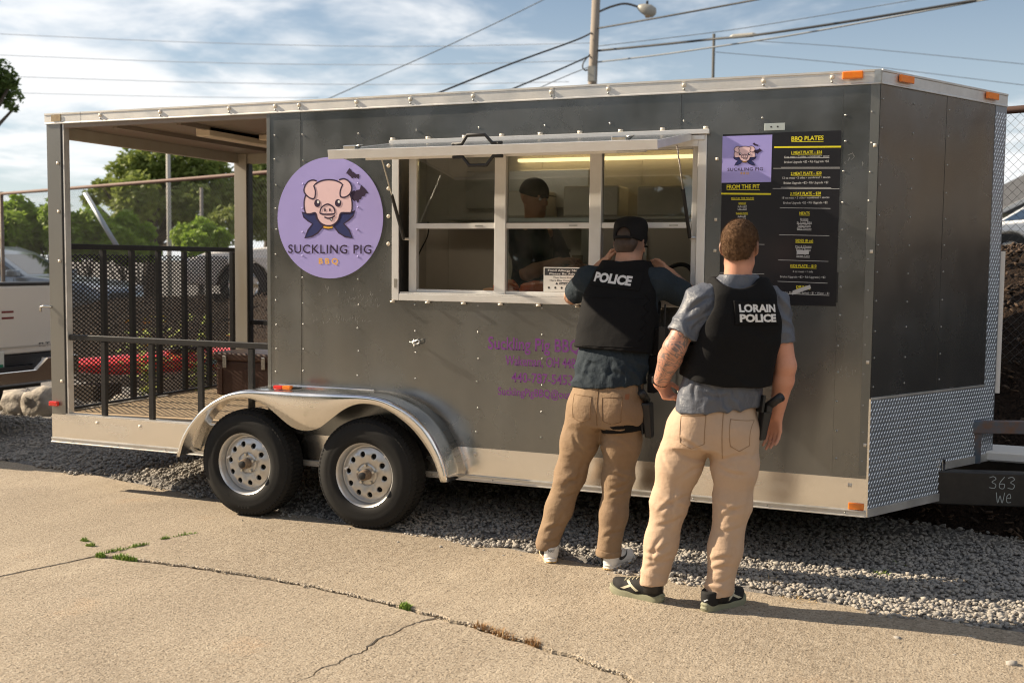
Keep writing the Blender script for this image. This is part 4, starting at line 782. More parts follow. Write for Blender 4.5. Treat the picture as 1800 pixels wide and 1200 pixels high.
for x0 in (2.875, 4.42):
    hbox('hatch_latch', x0, x0 + .075, HL - .06, HL - .015, .0185, .046, m_steel, .004); b = MB(); b.tube([hp(x0 + .07, HL - .035, .04), hp(x0 + .115, HL - .035, .046), hp(x0 + .08, HL - .035, .025)], .006, 6); b.build('latch_bail', m_steel, ht, True)
def handle(sg):
    pr = [(3.545, .0), (3.60, .0), (3.635, .045), (3.735, .045), (3.775, .0), (3.83, .0)]; s0 = HL - .012; base = .026 if sg > 0 else -.026
    b = MB(); b.tube([hp(x, s0, base + sg * (.008 + h)) for x, h in pr], .0095, 8)
    for x in (3.55, 3.81): b.tube([hp(x, s0, base), hp(x, s0, base + sg * .012)], .011, 8)
    b.build('grab_handle', m_bkplastic, ht, True)
handle(1); handle(-1)
def strut(a, c):
    a, c = Vector(a), Vector(c); m = a.lerp(c, .46); s = MB().cyl(a, m, .0045, 8).build('gas_strut', m_steel, ht); MB().cyl(m, c, .0105, 10).build('strut_body', m_bkplastic, s); MB().tube([c + Vector((-.004, 0, 0)), c + Vector((.03, .01, 0))], .009, 8).build('strut_mount', m_steel, s)
strut((2.90, -.36, 2.268), (2.866, -.006, 1.79)); strut((4.645, -.30, 2.278), (4.655, -.006, 1.80))
# ---- inside the trailer
m_ss = mat('stainless_inside', (.52, .51, .49), .32, .9, var=(4, .4, (.42, .40, .37), (1, 1, .2))); m_boxw = mat('white_box', (.62, .58, .52), .5)
tr_in = []
MB().box(2.0, 5.55, .115, .52, 1.40, 1.452).build('serving_counter', m_ss, tr, bev=.003); MB().box(2.0, 5.55, .16, .50, ZS + .01, 1.398).build('counter_base', m_ss, tr)
for x in np.arange(2.1, 5.6, .41): MB().box(x, x + .012, WD - .046, WD - .0405, ZS + .02, 2.548).build('wall_batten', m_in, tr)
MB().box(2.2, 4.7, 1.85, WD - .048, 1.98, 2.0).build('shelf', m_ss, tr)
MB().box(4.0, 5.3, 1.35, WD - .05, ZS + .01, 1.30).build('prep_table', m_ss, tr); MB().box(3.45, 4.45, 1.65, 2.1, 1.32, 1.93).build('refrigerator', mat('fridge_grey', (.50, .49, .46), .35, .3), tr, bev=.01); MB().box(3.93, 3.955, 1.635, 1.6495, 1.40, 1.86).build('fridge_handle', m_steel, tr); MB().box(2.3, 3.35, 2.12, WD - .048, 2.08, 2.38).build('hood', m_ss, tr, bev=.005); MB().box(2.35, 3.1, 1.5, WD - .05, ZS + .01, 1.42).build('sink_cabinet', m_ss, tr, bev=.005)
lamp = MB().box(2.75, 4.25, 2.12, 2.18, 2.445, 2.470).build('ceiling_lamp', mat('lit_tube', (.9, .7, .3), .5, emit=((1, .72, .34), 1.5)), tr, bev=.006); MB().box(2.25, 3.35, .95, 1.05, 2.515, 2.547).build('ceiling_lamp', mat('lit_tube_white', (.9, .85, .75), .5, emit=((1, .86, .66), 3.0)), tr, bev=.006)
b = MB(); b.tube([(2.98, 1.30, 1.45), (2.98, 1.30, 2.3)], .016, 8); b.tube([(2.955, 1.28, 1.7), (2.98, 1.28, 1.74), (3.5, 1.28, 1.74)], .011, 8); b.tube([(2.98, 1.28, 1.66), (2.98, 1.28, 1.80)], .026, 10); b.build('pipe', mat('pipe_grey', (.16, .14, .12), .4, .6), tr, True)
b = MB(); b.tube(smoothpath([(2.60, .62, 1.47), (2.63, .64, 1.68), (2.70, .65, 1.83), (2.70, .65, 1.92)], 5), .005, 6); b.build('cable', m_bkplastic, tr, True); MB().tube(smoothpath([(4.60, .6, 1.47), (4.50, .62, 1.64), (4.36, .64, 1.62), (4.22, .66, 1.47)], 6), .014, 8).build('hose', m_bkplastic, tr, True)
pp = MB().box(2.62, 2.90, WD - .052, WD - .047, 1.80, 2.0).build('wall_notice', mat('print_black', (.02, .02, .025)), tr); MB().box(2.635, 2.885, WD - .0545, WD - .0525, 1.812, 1.985).build('notice_sheet', m_wprint, pp); b = MB(); [b.box(x, x + .075, WD - .056, WD - .055, z, z + .05) for x in (2.66, 2.78) for z in (1.83, 1.91)]; b.build('notice_picture', mat('print_black', (.02, .02, .025)), pp)
MB().box(3.40, 3.48, 1.60, 1.62, 1.57, 1.71).build('outlet_plate', mat('bronze_plate', (.24, .20, .15), .5), tr, bev=.003)
def thing(nm, lab, cat, fnb, m, loc, grp=None, bev=.0):
    e = fnb.build(nm, m, None, bev=bev); e.data.transform(Matrix.Translation(-Vector(loc))); e.location = loc; return tag(e, lab, cat, grp)
for i, (x, w, h, l) in enumerate(((2.72, .36, .20, 'white food container on the shelf above the worker'), (3.22, .44, .23, 'wide white storage box on the shelf, middle of three'), (3.80, .52, .22, 'white storage box on the shelf nearest the menu'))):
    thing('storage_box', l, 'box', MB().box(x, x + w, 1.9, 2.16, 2.003, 2.003 + h), m_boxw, (x, 1.9, 2.003), 'boxes on the inside shelf', .012)
m_or = mat('orange_bag', (.85, .13, .02), .35, var=(20, .5, (.9, .25, .08)), bump=(30, .006)); m_bun = mat('bun_brown', (.42, .22, .09), .6, var=(20, .5, (.55, .36, .2)))
def lump(nm, c, r, lab, cat, m, grp=None, seed=0):
    b = bmesh.new(); bmesh.ops.create_icosphere(b, subdivisions=3, radius=1)
    for v in b.verts: k = 1 + .16 * mnoise.noise(v.co * 2.3 + Vector((seed, 0, 0))) + .06 * mnoise.noise(v.co * 7); v.co = Vector((v.co.x * r[0] * k, v.co.y * r[1] * k, max(v.co.z * r[2] * k, -r[2] * .72)))
    me = bpy.data.meshes.new(nm); b.to_mesh(me); b.free(); o = link(nm, me, m, None, True); o.location = (c[0], c[1], c[2] + r[2] * .72); return tag(o, lab, cat, grp)
lump('bread_bag', (3.44, .27, 1.453), (.075, .10, .055), 'orange bread bag on the counter beside the window mullion', 'bag', m_or, 'bags on the counter', 1); lump('bread_bag', (3.64, .26, 1.453), (.11, .09, .05), 'orange bread bag behind the middle pane', 'bag', m_or, 'bags on the counter', 2); lump('bun_pack', (3.80, .25, 1.453), (.08, .08, .04), 'brown wrapped bun pack right of the orange bags', 'buns', m_bun, None, 3); lump('bun_pack', (3.33, .28, 1.453), (.05, .07, .025), 'small brown bun pack left of the orange bags', 'buns', m_bun, None, 4)
# chest on the porch
ck = empty('storage_chest', (.85, 1.75, ZS + .006), 'dark brown latched storage chest on the trailer porch', 'chest'); m_chest = mat('brown_plastic', (.060, .030, .022), .42, var=(6, .4, (.085, .045, .034)))
bevel(MB().box(.33, 1.30, 1.46, 1.92, .531, .815).build('chest_body', m_chest, ck), .012, 2); bevel(MB().box(.31, 1.32, 1.44, 1.94, .816, .885).build('chest_lid', m_chest, ck), .015, 2)
for x in (.42, .80, 1.18): MB().box(x, x + .035, 1.422, 1.4395, .76, .86).build('chest_latch', m_steel, ck, bev=.004)
for x in (.36, .62, .99): MB().box(x, x + .035, 1.448, 1.459, .535, .755).build('chest_rib', m_chest, ck, bev=.003)
# ------------------------------------------------------------------ signed distance modelling for figures
class SDF:
    def __init__(s, lo, hi, h):
        s.lo = np.array(lo, float); s.h = h; s.n = (np.ceil((np.array(hi) - s.lo) / h).astype(int) + 1); s.F = np.full(s.n, .08, np.float32)
    def sub(s, lo, hi):
        a = np.clip(np.floor((np.array(lo) - s.lo) / s.h).astype(int), 0, s.n - 1); b = np.clip(np.ceil((np.array(hi) - s.lo) / s.h).astype(int) + 1, 1, s.n)
        ax = [s.lo[i] + s.h * np.arange(a[i], b[i]) for i in range(3)]; return tuple(slice(a[i], b[i]) for i in range(3)), np.meshgrid(*ax, indexing='ij', sparse=True)
    def comb(s, fn, lo, hi, k, mode='u'):
        m = k + 2 * s.h; sl, (X, Y, Z) = s.sub(np.array(lo) - m, np.array(hi) + m)
        d = fn(X, Y, Z).astype(np.float32); f = s.F[sl]
        if f.size == 0: return s
        if mode == 'u':
            h = np.maximum(k - np.abs(f - d), 0) / max(k, 1e-6); s.F[sl] = np.minimum(f, d) - h * h * k * .25
        elif mode == 's':
            d = -d; h = np.maximum(k - np.abs(f - d), 0) / max(k, 1e-6); s.F[sl] = np.maximum(f, d) + h * h * k * .25
        return s
    def cap(s, a, b, ra, rb=None, k=.02, flat=None, mode='u'):     # round cone; flat=(direction, factor) squashes the section
        a, b = np.array(a, float), np.array(b, float); rb = ra if rb is None else rb; ba = b - a; L = max(float(ba @ ba), 1e-9); r = max(ra, rb)
        def fn(X, Y, Z):
            px, py, pz = X - a[0], Y - a[1], Z - a[2]; t = np.clip((px * ba[0] + py * ba[1] + pz * ba[2]) / L, 0, 1); px, py, pz = px - t * ba[0], py - t * ba[1], pz - t * ba[2]; q = px * px + py * py + pz * pz
            if flat:
                n = np.array(flat[0], float); n /= np.linalg.norm(n); c = px * n[0] + py * n[1] + pz * n[2]; q = q + c * c * (1 / flat[1] ** 2 - 1)
            return np.sqrt(np.maximum(q, 0)) - (ra + (rb - ra) * t)
        return s.comb(fn, np.minimum(a, b) - r, np.maximum(a, b) + r, k, mode)
    def chain(s, pts, rs, k=.02, flat=None):
        for i in range(len(pts) - 1): s.cap(pts[i], pts[i + 1], rs[i], rs[i + 1], k, flat)
        return s
    def ell(s, c, r, k=.02, R=None, mode='u'):
        c, r = np.array(c, float), np.array(r, float); R = np.eye(3) if R is None else np.array(R); m = max(r)
        def fn(X, Y, Z):
            p = [X - c[0], Y - c[1], Z - c[2]]; q = [sum(R[j][i] * p[j] for j in range(3)) / r[i] for i in range(3)]; l = np.sqrt(q[0] ** 2 + q[1] ** 2 + q[2] ** 2); return (l - 1) * min(r) * (.4 + .6 * np.minimum(l, 1.5))
        return s.comb(fn, c - m, c + m, k, mode)
    def loft(s, rings, k=.02, p=2.3, mode='u', axis=None, caps=True):   # rings: z, cx, cy, a, b, yaw
        Rg = np.array(rings, float); z = Rg[:, 0]; lo = (Rg[:, 1] - Rg[:, 3:5].max(1)).min(), (Rg[:, 2] - Rg[:, 3:5].max(1)).min(), z[0]; hi = (Rg[:, 1] + Rg[:, 3:5].max(1)).max(), (Rg[:, 2] + Rg[:, 3:5].max(1)).max(), z[-1]
        zz = np.linspace(z[0], z[-1], 80); sm = [np.interp(zz, z, Rg[:, i]) for i in range(1, 6)]; ker = np.hanning(11); ker /= ker.sum(); sm = [np.convolve(np.pad(q, 5, 'edge'), ker, 'valid') for q in sm]
        def fn(X, Y, Z):
            cx, cy, a, b, w = [np.interp(Z, zz, q) for q in sm]; dx, dy = X - cx, Y - cy; u, v = dx * np.cos(w) + dy * np.sin(w), -dx * np.sin(w) + dy * np.cos(w)
            l = (np.abs(u / a) ** p + np.abs(v / b) ** p) ** (1 / p); d = (l - 1) * np.minimum(a, b); return np.maximum(d, np.maximum(z[0] - Z, Z - z[-1])) if caps else d
        return s.comb(fn, lo, hi, k, mode)
    def plane(s, p, n, k=.003, box=None):       # remove the side the normal points to
        p, n = np.array(p, float), np.array(n, float); n /= np.linalg.norm(n); hi = s.lo + s.h * s.n
        return s.comb(lambda X, Y, Z: (p[0] - X) * n[0] + (p[1] - Y) * n[1] + (p[2] - Z) * n[2], box[0] if box else s.lo, box[1] if box else hi, k, 's')
    def mesh(s):
        F = s.F; n = s.n; c = [F[i:n[0] - 1 + i, j:n[1] - 1 + j, k:n[2] - 1 + k] for i in (0, 1) for j in (0, 1) for k in (0, 1)]
        neg = sum((q < 0).astype(np.int8) for q in c); act = (neg > 0) & (neg < 8); I = np.argwhere(act); idx = np.full(act.shape, -1, np.int64); idx[act] = np.arange(len(I))
        val = np.stack([q[act] for q in c], -1); off = np.array([(i, j, k) for i in (0, 1) for j in (0, 1) for k in (0, 1)], float); acc = np.zeros((len(I), 3)); cnt = np.zeros(len(I))
        for a in range(8):
            for b in range(a + 1, 8):
                if np.abs(off[a] - off[b]).sum() != 1: continue
                fa, fb = val[:, a], val[:, b]; m = (fa < 0) != (fb < 0); t = np.where(m, fa / np.where(m, fa - fb, 1), 0); acc += np.where(m[:, None], off[a] + (off[b] - off[a]) * t[:, None], 0); cnt += m
        V = s.lo + s.h * (I + acc / cnt[:, None]); Q = []
        for ax in range(3):
            o = [(0, 0, 0)] * 4; u, w = [(1, 2), (2, 0), (0, 1)][ax]; sl0 = [slice(1, None)] * 3; sl0[ax] = slice(0, None); A = F; ia = [slice(1, n[i] - 1) for i in range(3)]; ia[ax] = slice(0, n[ax] - 1); ib = list(ia); ib[ax] = slice(1, n[ax]); fa, fb = F[tuple(ia)], F[tuple(ib)]; E = np.argwhere((fa < 0) != (fb < 0)); sgn = (fa < 0)[tuple(E.T)]
            base = E.copy(); base[:, u] += 1; base[:, w] += 1
            def cell(du, dw): q = base.copy(); q[:, u] -= du; q[:, w] -= dw; return idx[tuple(q.T)]
            q = np.stack([cell(1, 1), cell(0, 1), cell(0, 0), cell(1, 0)], -1); q[~sgn] = q[~sgn][:, ::-1]; Q.append(q)
        return V, np.concatenate(Q)
def folds(V, N, amp, freq, dirv, seed=0, warp=.6, mask=None):
    """cloth folds: ridges running across dirv"""
    d = np.array(dirv, float); d /= np.linalg.norm(d); out = np.zeros(len(V))
    for i, p in enumerate(V):
        w = mnoise.noise((p[0] * 5 + seed, p[1] * 5, p[2] * 5)); w2 = mnoise.noise((p[0] * 11, p[1] * 11 + seed, p[2] * 11)); s_ = math.sin(float(p @ d) * freq + w * 4.5 * warp + w2 * 1.6); out[i] = (abs(s_) * 2 - 1) * (.45 + .9 * max(0, w + .25)) * -1
    if mask is not None: out = out * mask
    return V + N * (out * amp)[:, None]
def vnormals(V, F):
    n = np.cross(V[F[:, 2]] - V[F[:, 0]], V[F[:, 3]] - V[F[:, 1]]); N = np.zeros_like(V)
    for k in range(4): np.add.at(N, F[:, k], n)
    return N / np.maximum(np.linalg.norm(N, axis=1), 1e-12)[:, None]
def relax(V, F, it=2, w=.5):
    e = np.concatenate([F[:, [0, 1]], F[:, [1, 2]], F[:, [2, 3]], F[:, [3, 0]]])
    for _ in range(it):
        A = np.zeros_like(V); c = np.zeros(len(V)); np.add.at(A, e[:, 0], V[e[:, 1]]); np.add.at(c, e[:, 0], 1); np.add.at(A, e[:, 1], V[e[:, 0]]); np.add.at(c, e[:, 1], 1); V = V * (1 - w) + A / c[:, None] * w
    return V
def bvh_of(V, F): return BVHTree.FromPolygons([tuple(v) for v in V], [tuple(f) for f in F])
def drape(bvh, pts, d, lift):     # drop points along direction d onto a surface
    d = Vector(d).normalized(); out = []; last = None
    for p in pts:
        h = bvh.ray_cast(Vector(p), d)
        if h[0] is None: q = last if last is not None else Vector(p)
        else: q = h[0] - d * lift; last = q
        out.append(tuple(q))
    return out
def drape_sheet(name, bvh, outline, o, right, up, d, lift, m, parent, res=.012, thick=0.0):
    """a patch with a given 2D outline lying on a curved surface"""
    o, r, u = Vector(o), Vector(right).normalized(), Vector(up).normalized(); b = bmesh.new(); vs = [b.verts.new((x, y, 0)) for x, y in outline]; b.faces.new(vs); bmesh.ops.triangulate(b, faces=b.faces)
    for _ in range(6):
        E = [e for e in b.edges if e.calc_length() > res]
        if not E: break
        bmesh.ops.subdivide_edges(b, edges=E, cuts=1); bmesh.ops.triangulate(b, faces=b.faces)
    P = drape(bvh, [o + r * v.co.x + u * v.co.y for v in b.verts], d, lift); og = org(parent)
    for v, p in zip(b.verts, P): v.co = Vector(p) - og
    bmesh.ops.recalc_face_normals(b, faces=b.faces); me = bpy.data.meshes.new(name); b.to_mesh(me); b.free(); ob = link(name, me, m, parent, True)
    if thick: s_ = ob.modifiers.new('s', 'SOLIDIFY'); s_.thickness = thick; s_.offset = 0
    return ob
def drape_text(name, bvh, txt, o, right, up, d, lift, w, h, m, parent, bold=.02):
    V, F = textmesh(txt, bold); x0, x1 = V[:, 0].min(), V[:, 0].max(); xm = (x0 + x1) / 2; sx = w / (x1 - x0); sy = h / .73; o, r, u = Vector(o), Vector(right).normalized(), Vector(up).normalized()
    P = drape(bvh, [o + r * (x - xm) * sx + u * (y - .365) * sy for x, y in V], d, lift); og = org(parent); me = bpy.data.meshes.new(name); me.from_pydata([tuple(Vector(p) - og) for p in P], [], F); return link(name, me, m, parent)
def drape_line(bvh, pts, d, lift, r, mb): mb.tube(drape(bvh, pts, d, lift), r, 5)
def garment(name, sdf, m, parent, amp=0, freq=30, dirv=(0, 0, 1), seed=0, it=2, maskf=None, extra=None):
    V, F = sdf.mesh(); V = relax(V, F, it); N = vnormals(V, F)
    if amp: V = folds(V, N, amp, freq, dirv, seed, mask=maskf(V) if maskf else None)
    if extra: V = extra(V, vnormals(V, F))
    o = npmesh(name, V, F, m, parent); return o, bvh_of(V, F), V
def crease(V, N, L, depth=.007, w=.010, face=(0, -1, 0)):
    """pulls sharp cloth creases into the side that faces a direction; L = segments (x0, z0, x1, z1)"""
    f = np.array(face, float); m = np.clip((N @ f) * 2.2 + .1, 0, 1); D = np.zeros(len(V)); q = V[:, [0, 2]]
    for i, (x0, z0, x1, z1) in enumerate(L):
        a, b = np.array((x0, z0)), np.array((x1, z1)); ab = b - a; L2 = ab @ ab; n = np.array((-ab[1], ab[0])) / math.sqrt(L2); t = (q - a) @ ab / L2; bow = .012 * np.sin(np.pi * np.clip(t, 0, 1)) * (1 if i % 2 else -1); s = (q - a) @ n - bow; e = np.where((t > 0) & (t < 1), np.sin(np.pi * np.clip(t, 0, 1)) ** .7, 0); k = depth * (.7 + .6 * ((i * 7919) % 10) / 10)
        D += e * k * (-np.exp(-(s / w) ** 2) + .75 * np.exp(-((s - 2.0 * w) / (1.3 * w)) ** 2) + .35 * np.exp(-((s + 2.2 * w) / (1.5 * w)) ** 2))
    return V + N * (D * m)[:, None]
CB = [(4.734, 0.551, 4.889, 0.496), (4.753, 0.458, 4.906, 0.555), (4.737, 0.393, 4.889, 0.463), (5.006, 0.719, 4.835, 0.779), (5.006, 0.714, 4.861, 0.634), (5.038, 0.73, 5.196, 0.774), (5.028, 0.713, 5.183, 0.677), (5.007, 0.7, 4.967, 0.539), (5.032, 0.537, 5.177, 0.505), (5.045, 0.451, 5.187, 0.533), (5.035, 0.396, 5.168, 0.437), (4.862, 0.844, 4.995, 0.753), (4.69, 0.22, 4.835, 0.272), (4.691, 0.178, 4.842, 0.229), (4.698, 0.257, 4.817, 0.318), (4.999, 0.192, 5.125, 0.234), (5.0, 0.148, 5.118, 0.184), (5.004, 0.236, 5.119, 0.282), (4.858, 0.652, 4.811, 0.372), (5.188, 0.694, 5.148, 0.38), (4.758, 0.768, 4.83, 0.664), (5.228, 0.856, 5.186, 0.747), (4.78, 0.355, 4.727, 0.21), (5.122, 0.364, 5.085, 0.224)]
CA = [(4.064, 0.507, 4.222, 0.464), (4.078, 0.427, 4.221, 0.502), (4.059, 0.371, 4.196, 0.425), (4.336, 0.53, 4.486, 0.487), (4.351, 0.445, 4.485, 0.512), (4.345, 0.388, 4.465, 0.43), (4.333, 0.736, 4.21, 0.78), (4.333, 0.727, 4.219, 0.651), (4.345, 0.74, 4.477, 0.774), (4.352, 0.722, 4.467, 0.669), (4.333, 0.705, 4.301, 0.564), (3.989, 0.174, 4.101, 0.218), (3.979, 0.126, 4.089, 0.156), (4.323, 0.178, 4.434, 0.218), (4.152, 0.739, 4.235, 0.621), (4.548, 0.812, 4.498, 0.671), (4.219, 0.62, 4.158, 0.396), (4.473, 0.639, 4.446, 0.422), (4.126, 0.33, 4.046, 0.164), (4.416, 0.358, 4.371, 0.183)]
SB = [(4.899, 1.454, 5.028, 1.563), (4.892, 1.422, 5.029, 1.515), (4.89, 1.385, 5.02, 1.468), (4.921, 1.348, 5.01, 1.415), (4.868, 1.051, 4.908, 1.187), (4.944, 1.022, 4.942, 1.108), (5.036, 1.017, 5.012, 1.096), (5.136, 1.018, 5.108, 1.085), (5.214, 1.027, 5.192, 1.084), (4.888, 1.132, 4.975, 1.105), (4.976, 1.056, 5.109, 1.053)]
SA = [(4.147, 1.034, 4.21, 1.167), (4.232, 1.02, 4.255, 1.156), (4.334, 1.019, 4.357, 1.148), (4.445, 1.013, 4.452, 1.134), (4.156, 1.109, 4.27, 1.068), (4.302, 1.07, 4.46, 1.056), (4.172, 1.156, 4.301, 1.115), (4.523, 1.035, 4.508, 1.14)]
# ------------------------------------------------------------------ people
m_skin = mat('skin', (.58, .29, .195), .5, var=[(9, .45, (.63, .28, .195)), (60, .25, (.50, .23, .155))], bump=(160, .0005), spec=.4, attr=('tattoo', (.20, .155, .14), 9.0), attr2=('stubble', (.12, .07, .045)))
m_skin2 = mat('skin_tan', (.50, .275, .18), .5, var=[(9, .45, (.55, .28, .19)), (60, .25, (.43, .22, .14))], bump=(160, .0005), spec=.4, attr=('tattoo', (.20, .155, .14), 9.0), attr2=('stubble', (.075, .05, .04)))
m_hair = mat('hair_brown', (.085, .046, .024), .8, var=(60, .7, (.15, .085, .045)), bump=(220, .002, (1, 1, .35)), spec=.15)
m_hair2 = mat('hair_dark', (.040, .024, .016), .6, var=(60, .6, (.07, .042, .028)), bump=(220, .0015))
m_vest = mat('black_nylon', (.0058, .0058, .0066), .85, var=(5, .4, (.009, .0088, .009)), bump=(420, .0006), bump2=(9, .006), spec=.2)
m_shirtA = mat('navy_tee', (.020, .030, .040), .85, var=(4, .4, (.028, .039, .050)), bump=(40, .005, (1, 1, .5)), bump2=(16, .012, (.7, 1, 1)), spec=.25)
m_shirtB = mat('slate_polyester', (.088, .098, .124), .5, var=(4, .35, (.112, .122, .148)), bump=(34, .006, (1, 1, .4)), bump2=(14, .010, (.6, 1, 1)), spec=.5)
m_pantA = mat('brown_chino', (.25, .172, .112), .85, var=[(5, .5, (.30, .21, .125)), (40, .3, (.21, .138, .08))], bump=(60, .0016, (1, 1, .5)), bump2=(15, .007, (1, 1, 1.6)), spec=.25)
m_pantB = mat('khaki_chino', (.49, .352, .25), .85, var=[(5, .4, (.53, .388, .28)), (40, .2, (.44, .312, .22))], bump=(60, .0014, (1, 1, .5)), bump2=(13, .006, (1, 1, 1.6)), spec=.25)
m_stitch = mat('seam_brown', (.17, .10, .05), .9); m_stitchB = mat('seam_khaki', (.30, .19, .10), .9)
m_cap_ = mat('black_cap_cloth', (.006, .006, .007), .85, bump=(320, .0005), spec=.3)
m_patchw = mat('reflective_white', (.70, .70, .70), .5, var=(18, .4, (.55, .55, .56))); m_patchb = mat('patch_slate', (.10, .14, .19), .6)
def frame(fwd, tilt=0, roll=0):
    f = Vector(fwd).normalized(); r = f.cross(Vector((0, 0, 1))).normalized(); u = r.cross(f).normalized()
    if roll: q = Matrix.Rotation(roll, 3, f); r = q @ r; u = q @ u
    return r, f, u
def head_sdf(s, c, R, F, U):
    c = Vector(c); P = lambda a, b, d: tuple(c + R * a + F * b + U * d); M3 = [[R[i], F[i], U[i]] for i in range(3)]
    s.ell(P(0, -.012, .024), (.079, .098, .091), .02, M3); s.ell(P(0, .028, -.040), (.060, .066, .075), .03, M3); s.cap(P(-.022, .062, -.095), P(.022, .062, -.095), .022, k=.03); s.cap(P(-.05, .0, -.075), P(-.028, .06, -.098), .018, .016, .02); s.cap(P(.05, .0, -.075), P(.028, .06, -.098), .018, .016, .02)
    s.cap(P(0, .088, .012), P(0, .112, -.026), .009, .013, .012); s.cap(P(-.012, .098, -.030), P(.012, .098, -.030), .009, k=.008); s.cap(P(-.045, .074, .022), P(.045, .074, .022), .013, k=.012)
    for sx in (-1, 1): s.ell(P(sx * .033, .092, .002), (.017, .014, .011), .008, M3, 's'); s.ell(P(sx * .042, .066, -.022), (.022, .018, .016), .012, M3)
    s.cap(P(-.024, .092, -.062), P(.024, .092, -.062), .007, k=.006); s.cap(P(-.022, .102, -.0615), P(.022, .102, -.0615), .003, k=.003, mode='s')
    for sx in (-1, 1):
        s.ell(P(sx * .080, -.010, -.006), (.011, .026, .036), .005, [[(R * 1 + F * .35 * sx).normalized()[i], (F - R * .35 * sx).normalized()[i], U[i]] for i in range(3)]); s.ell(P(sx * .090, -.004, -.004), (.007, .013, .020), .004, M3, 's')
def hand_sdf(s, w, hd_, pn, side_, curl=.5, spread=.12, sc=1.0, thumb=.5):
    """wrist point, hand direction, palm normal, side_ = direction from little finger to thumb"""
    w, h, p = Vector(w), Vector(hd_).normalized(), Vector(pn).normalized(); t = Vector(side_).normalized()
    fl = ((.040, .024, .019), (.045, .028, .021), (.042, .026, .020), (.033, .020, .017))
    for i, f in enumerate(fl):
        o = (1.5 - i); kn = w + h * (.085 - .004 * abs(i - 1)) * sc + t * o * .0195 * sc - p * .002; s.cap(tuple(w + t * o * .011 * sc + h * .008), tuple(kn), .0145 * sc, .0115 * sc, .012, )
        d = (h + t * o * spread * .5).normalized(); a = kn; ang = curl * (.55 + .12 * i)
        for j, L in enumerate(f):
            q = Matrix.Rotation(ang, 3, t.cross(p).cross(t) if False else d.cross(p)); d = (q @ d).normalized(); e = a + d * L * sc; s.cap(tuple(a), tuple(e), (.0098 - .0009 * j) * sc, (.0090 - .001 * j) * sc, .003); a = e; ang = curl * (.9 - .2 * j)
            p = (q @ p).normalized() if False else p
    b0 = w + t * .020 * sc + h * .015 + Vector(pn) * .006; b1 = b0 + (t * .75 + h * .6 + Vector(pn) * .3 * thumb).normalized() * .042 * sc; b2 = b1 + (t * .35 + h * .9 + Vector(pn) * .45 * thumb).normalized() * .032 * sc; b3 = b2 + (h * .95 + Vector(pn) * .5 * thumb).normalized() * .026 * sc
    s.cap(tuple(b0), tuple(b1), .0165 * sc, .0125 * sc, .010); s.cap(tuple(b1), tuple(b2), .0115 * sc, .0105 * sc, .004); s.cap(tuple(b2), tuple(b3), .0105 * sc, .0085 * sc, .004)
def arm_sdf(s, sh, el, wr, r=(.056, .047, .044, .047, .031), k=.025):
    sh, el, wr = map(Vector, (sh, el, wr)); m = el.lerp(wr, .28); s.cap(sh, el, r[0], r[1] * .93, k); s.cap(el, m, r[2], r[3], .02); s.cap(m, wr, r[3], r[4], .02)
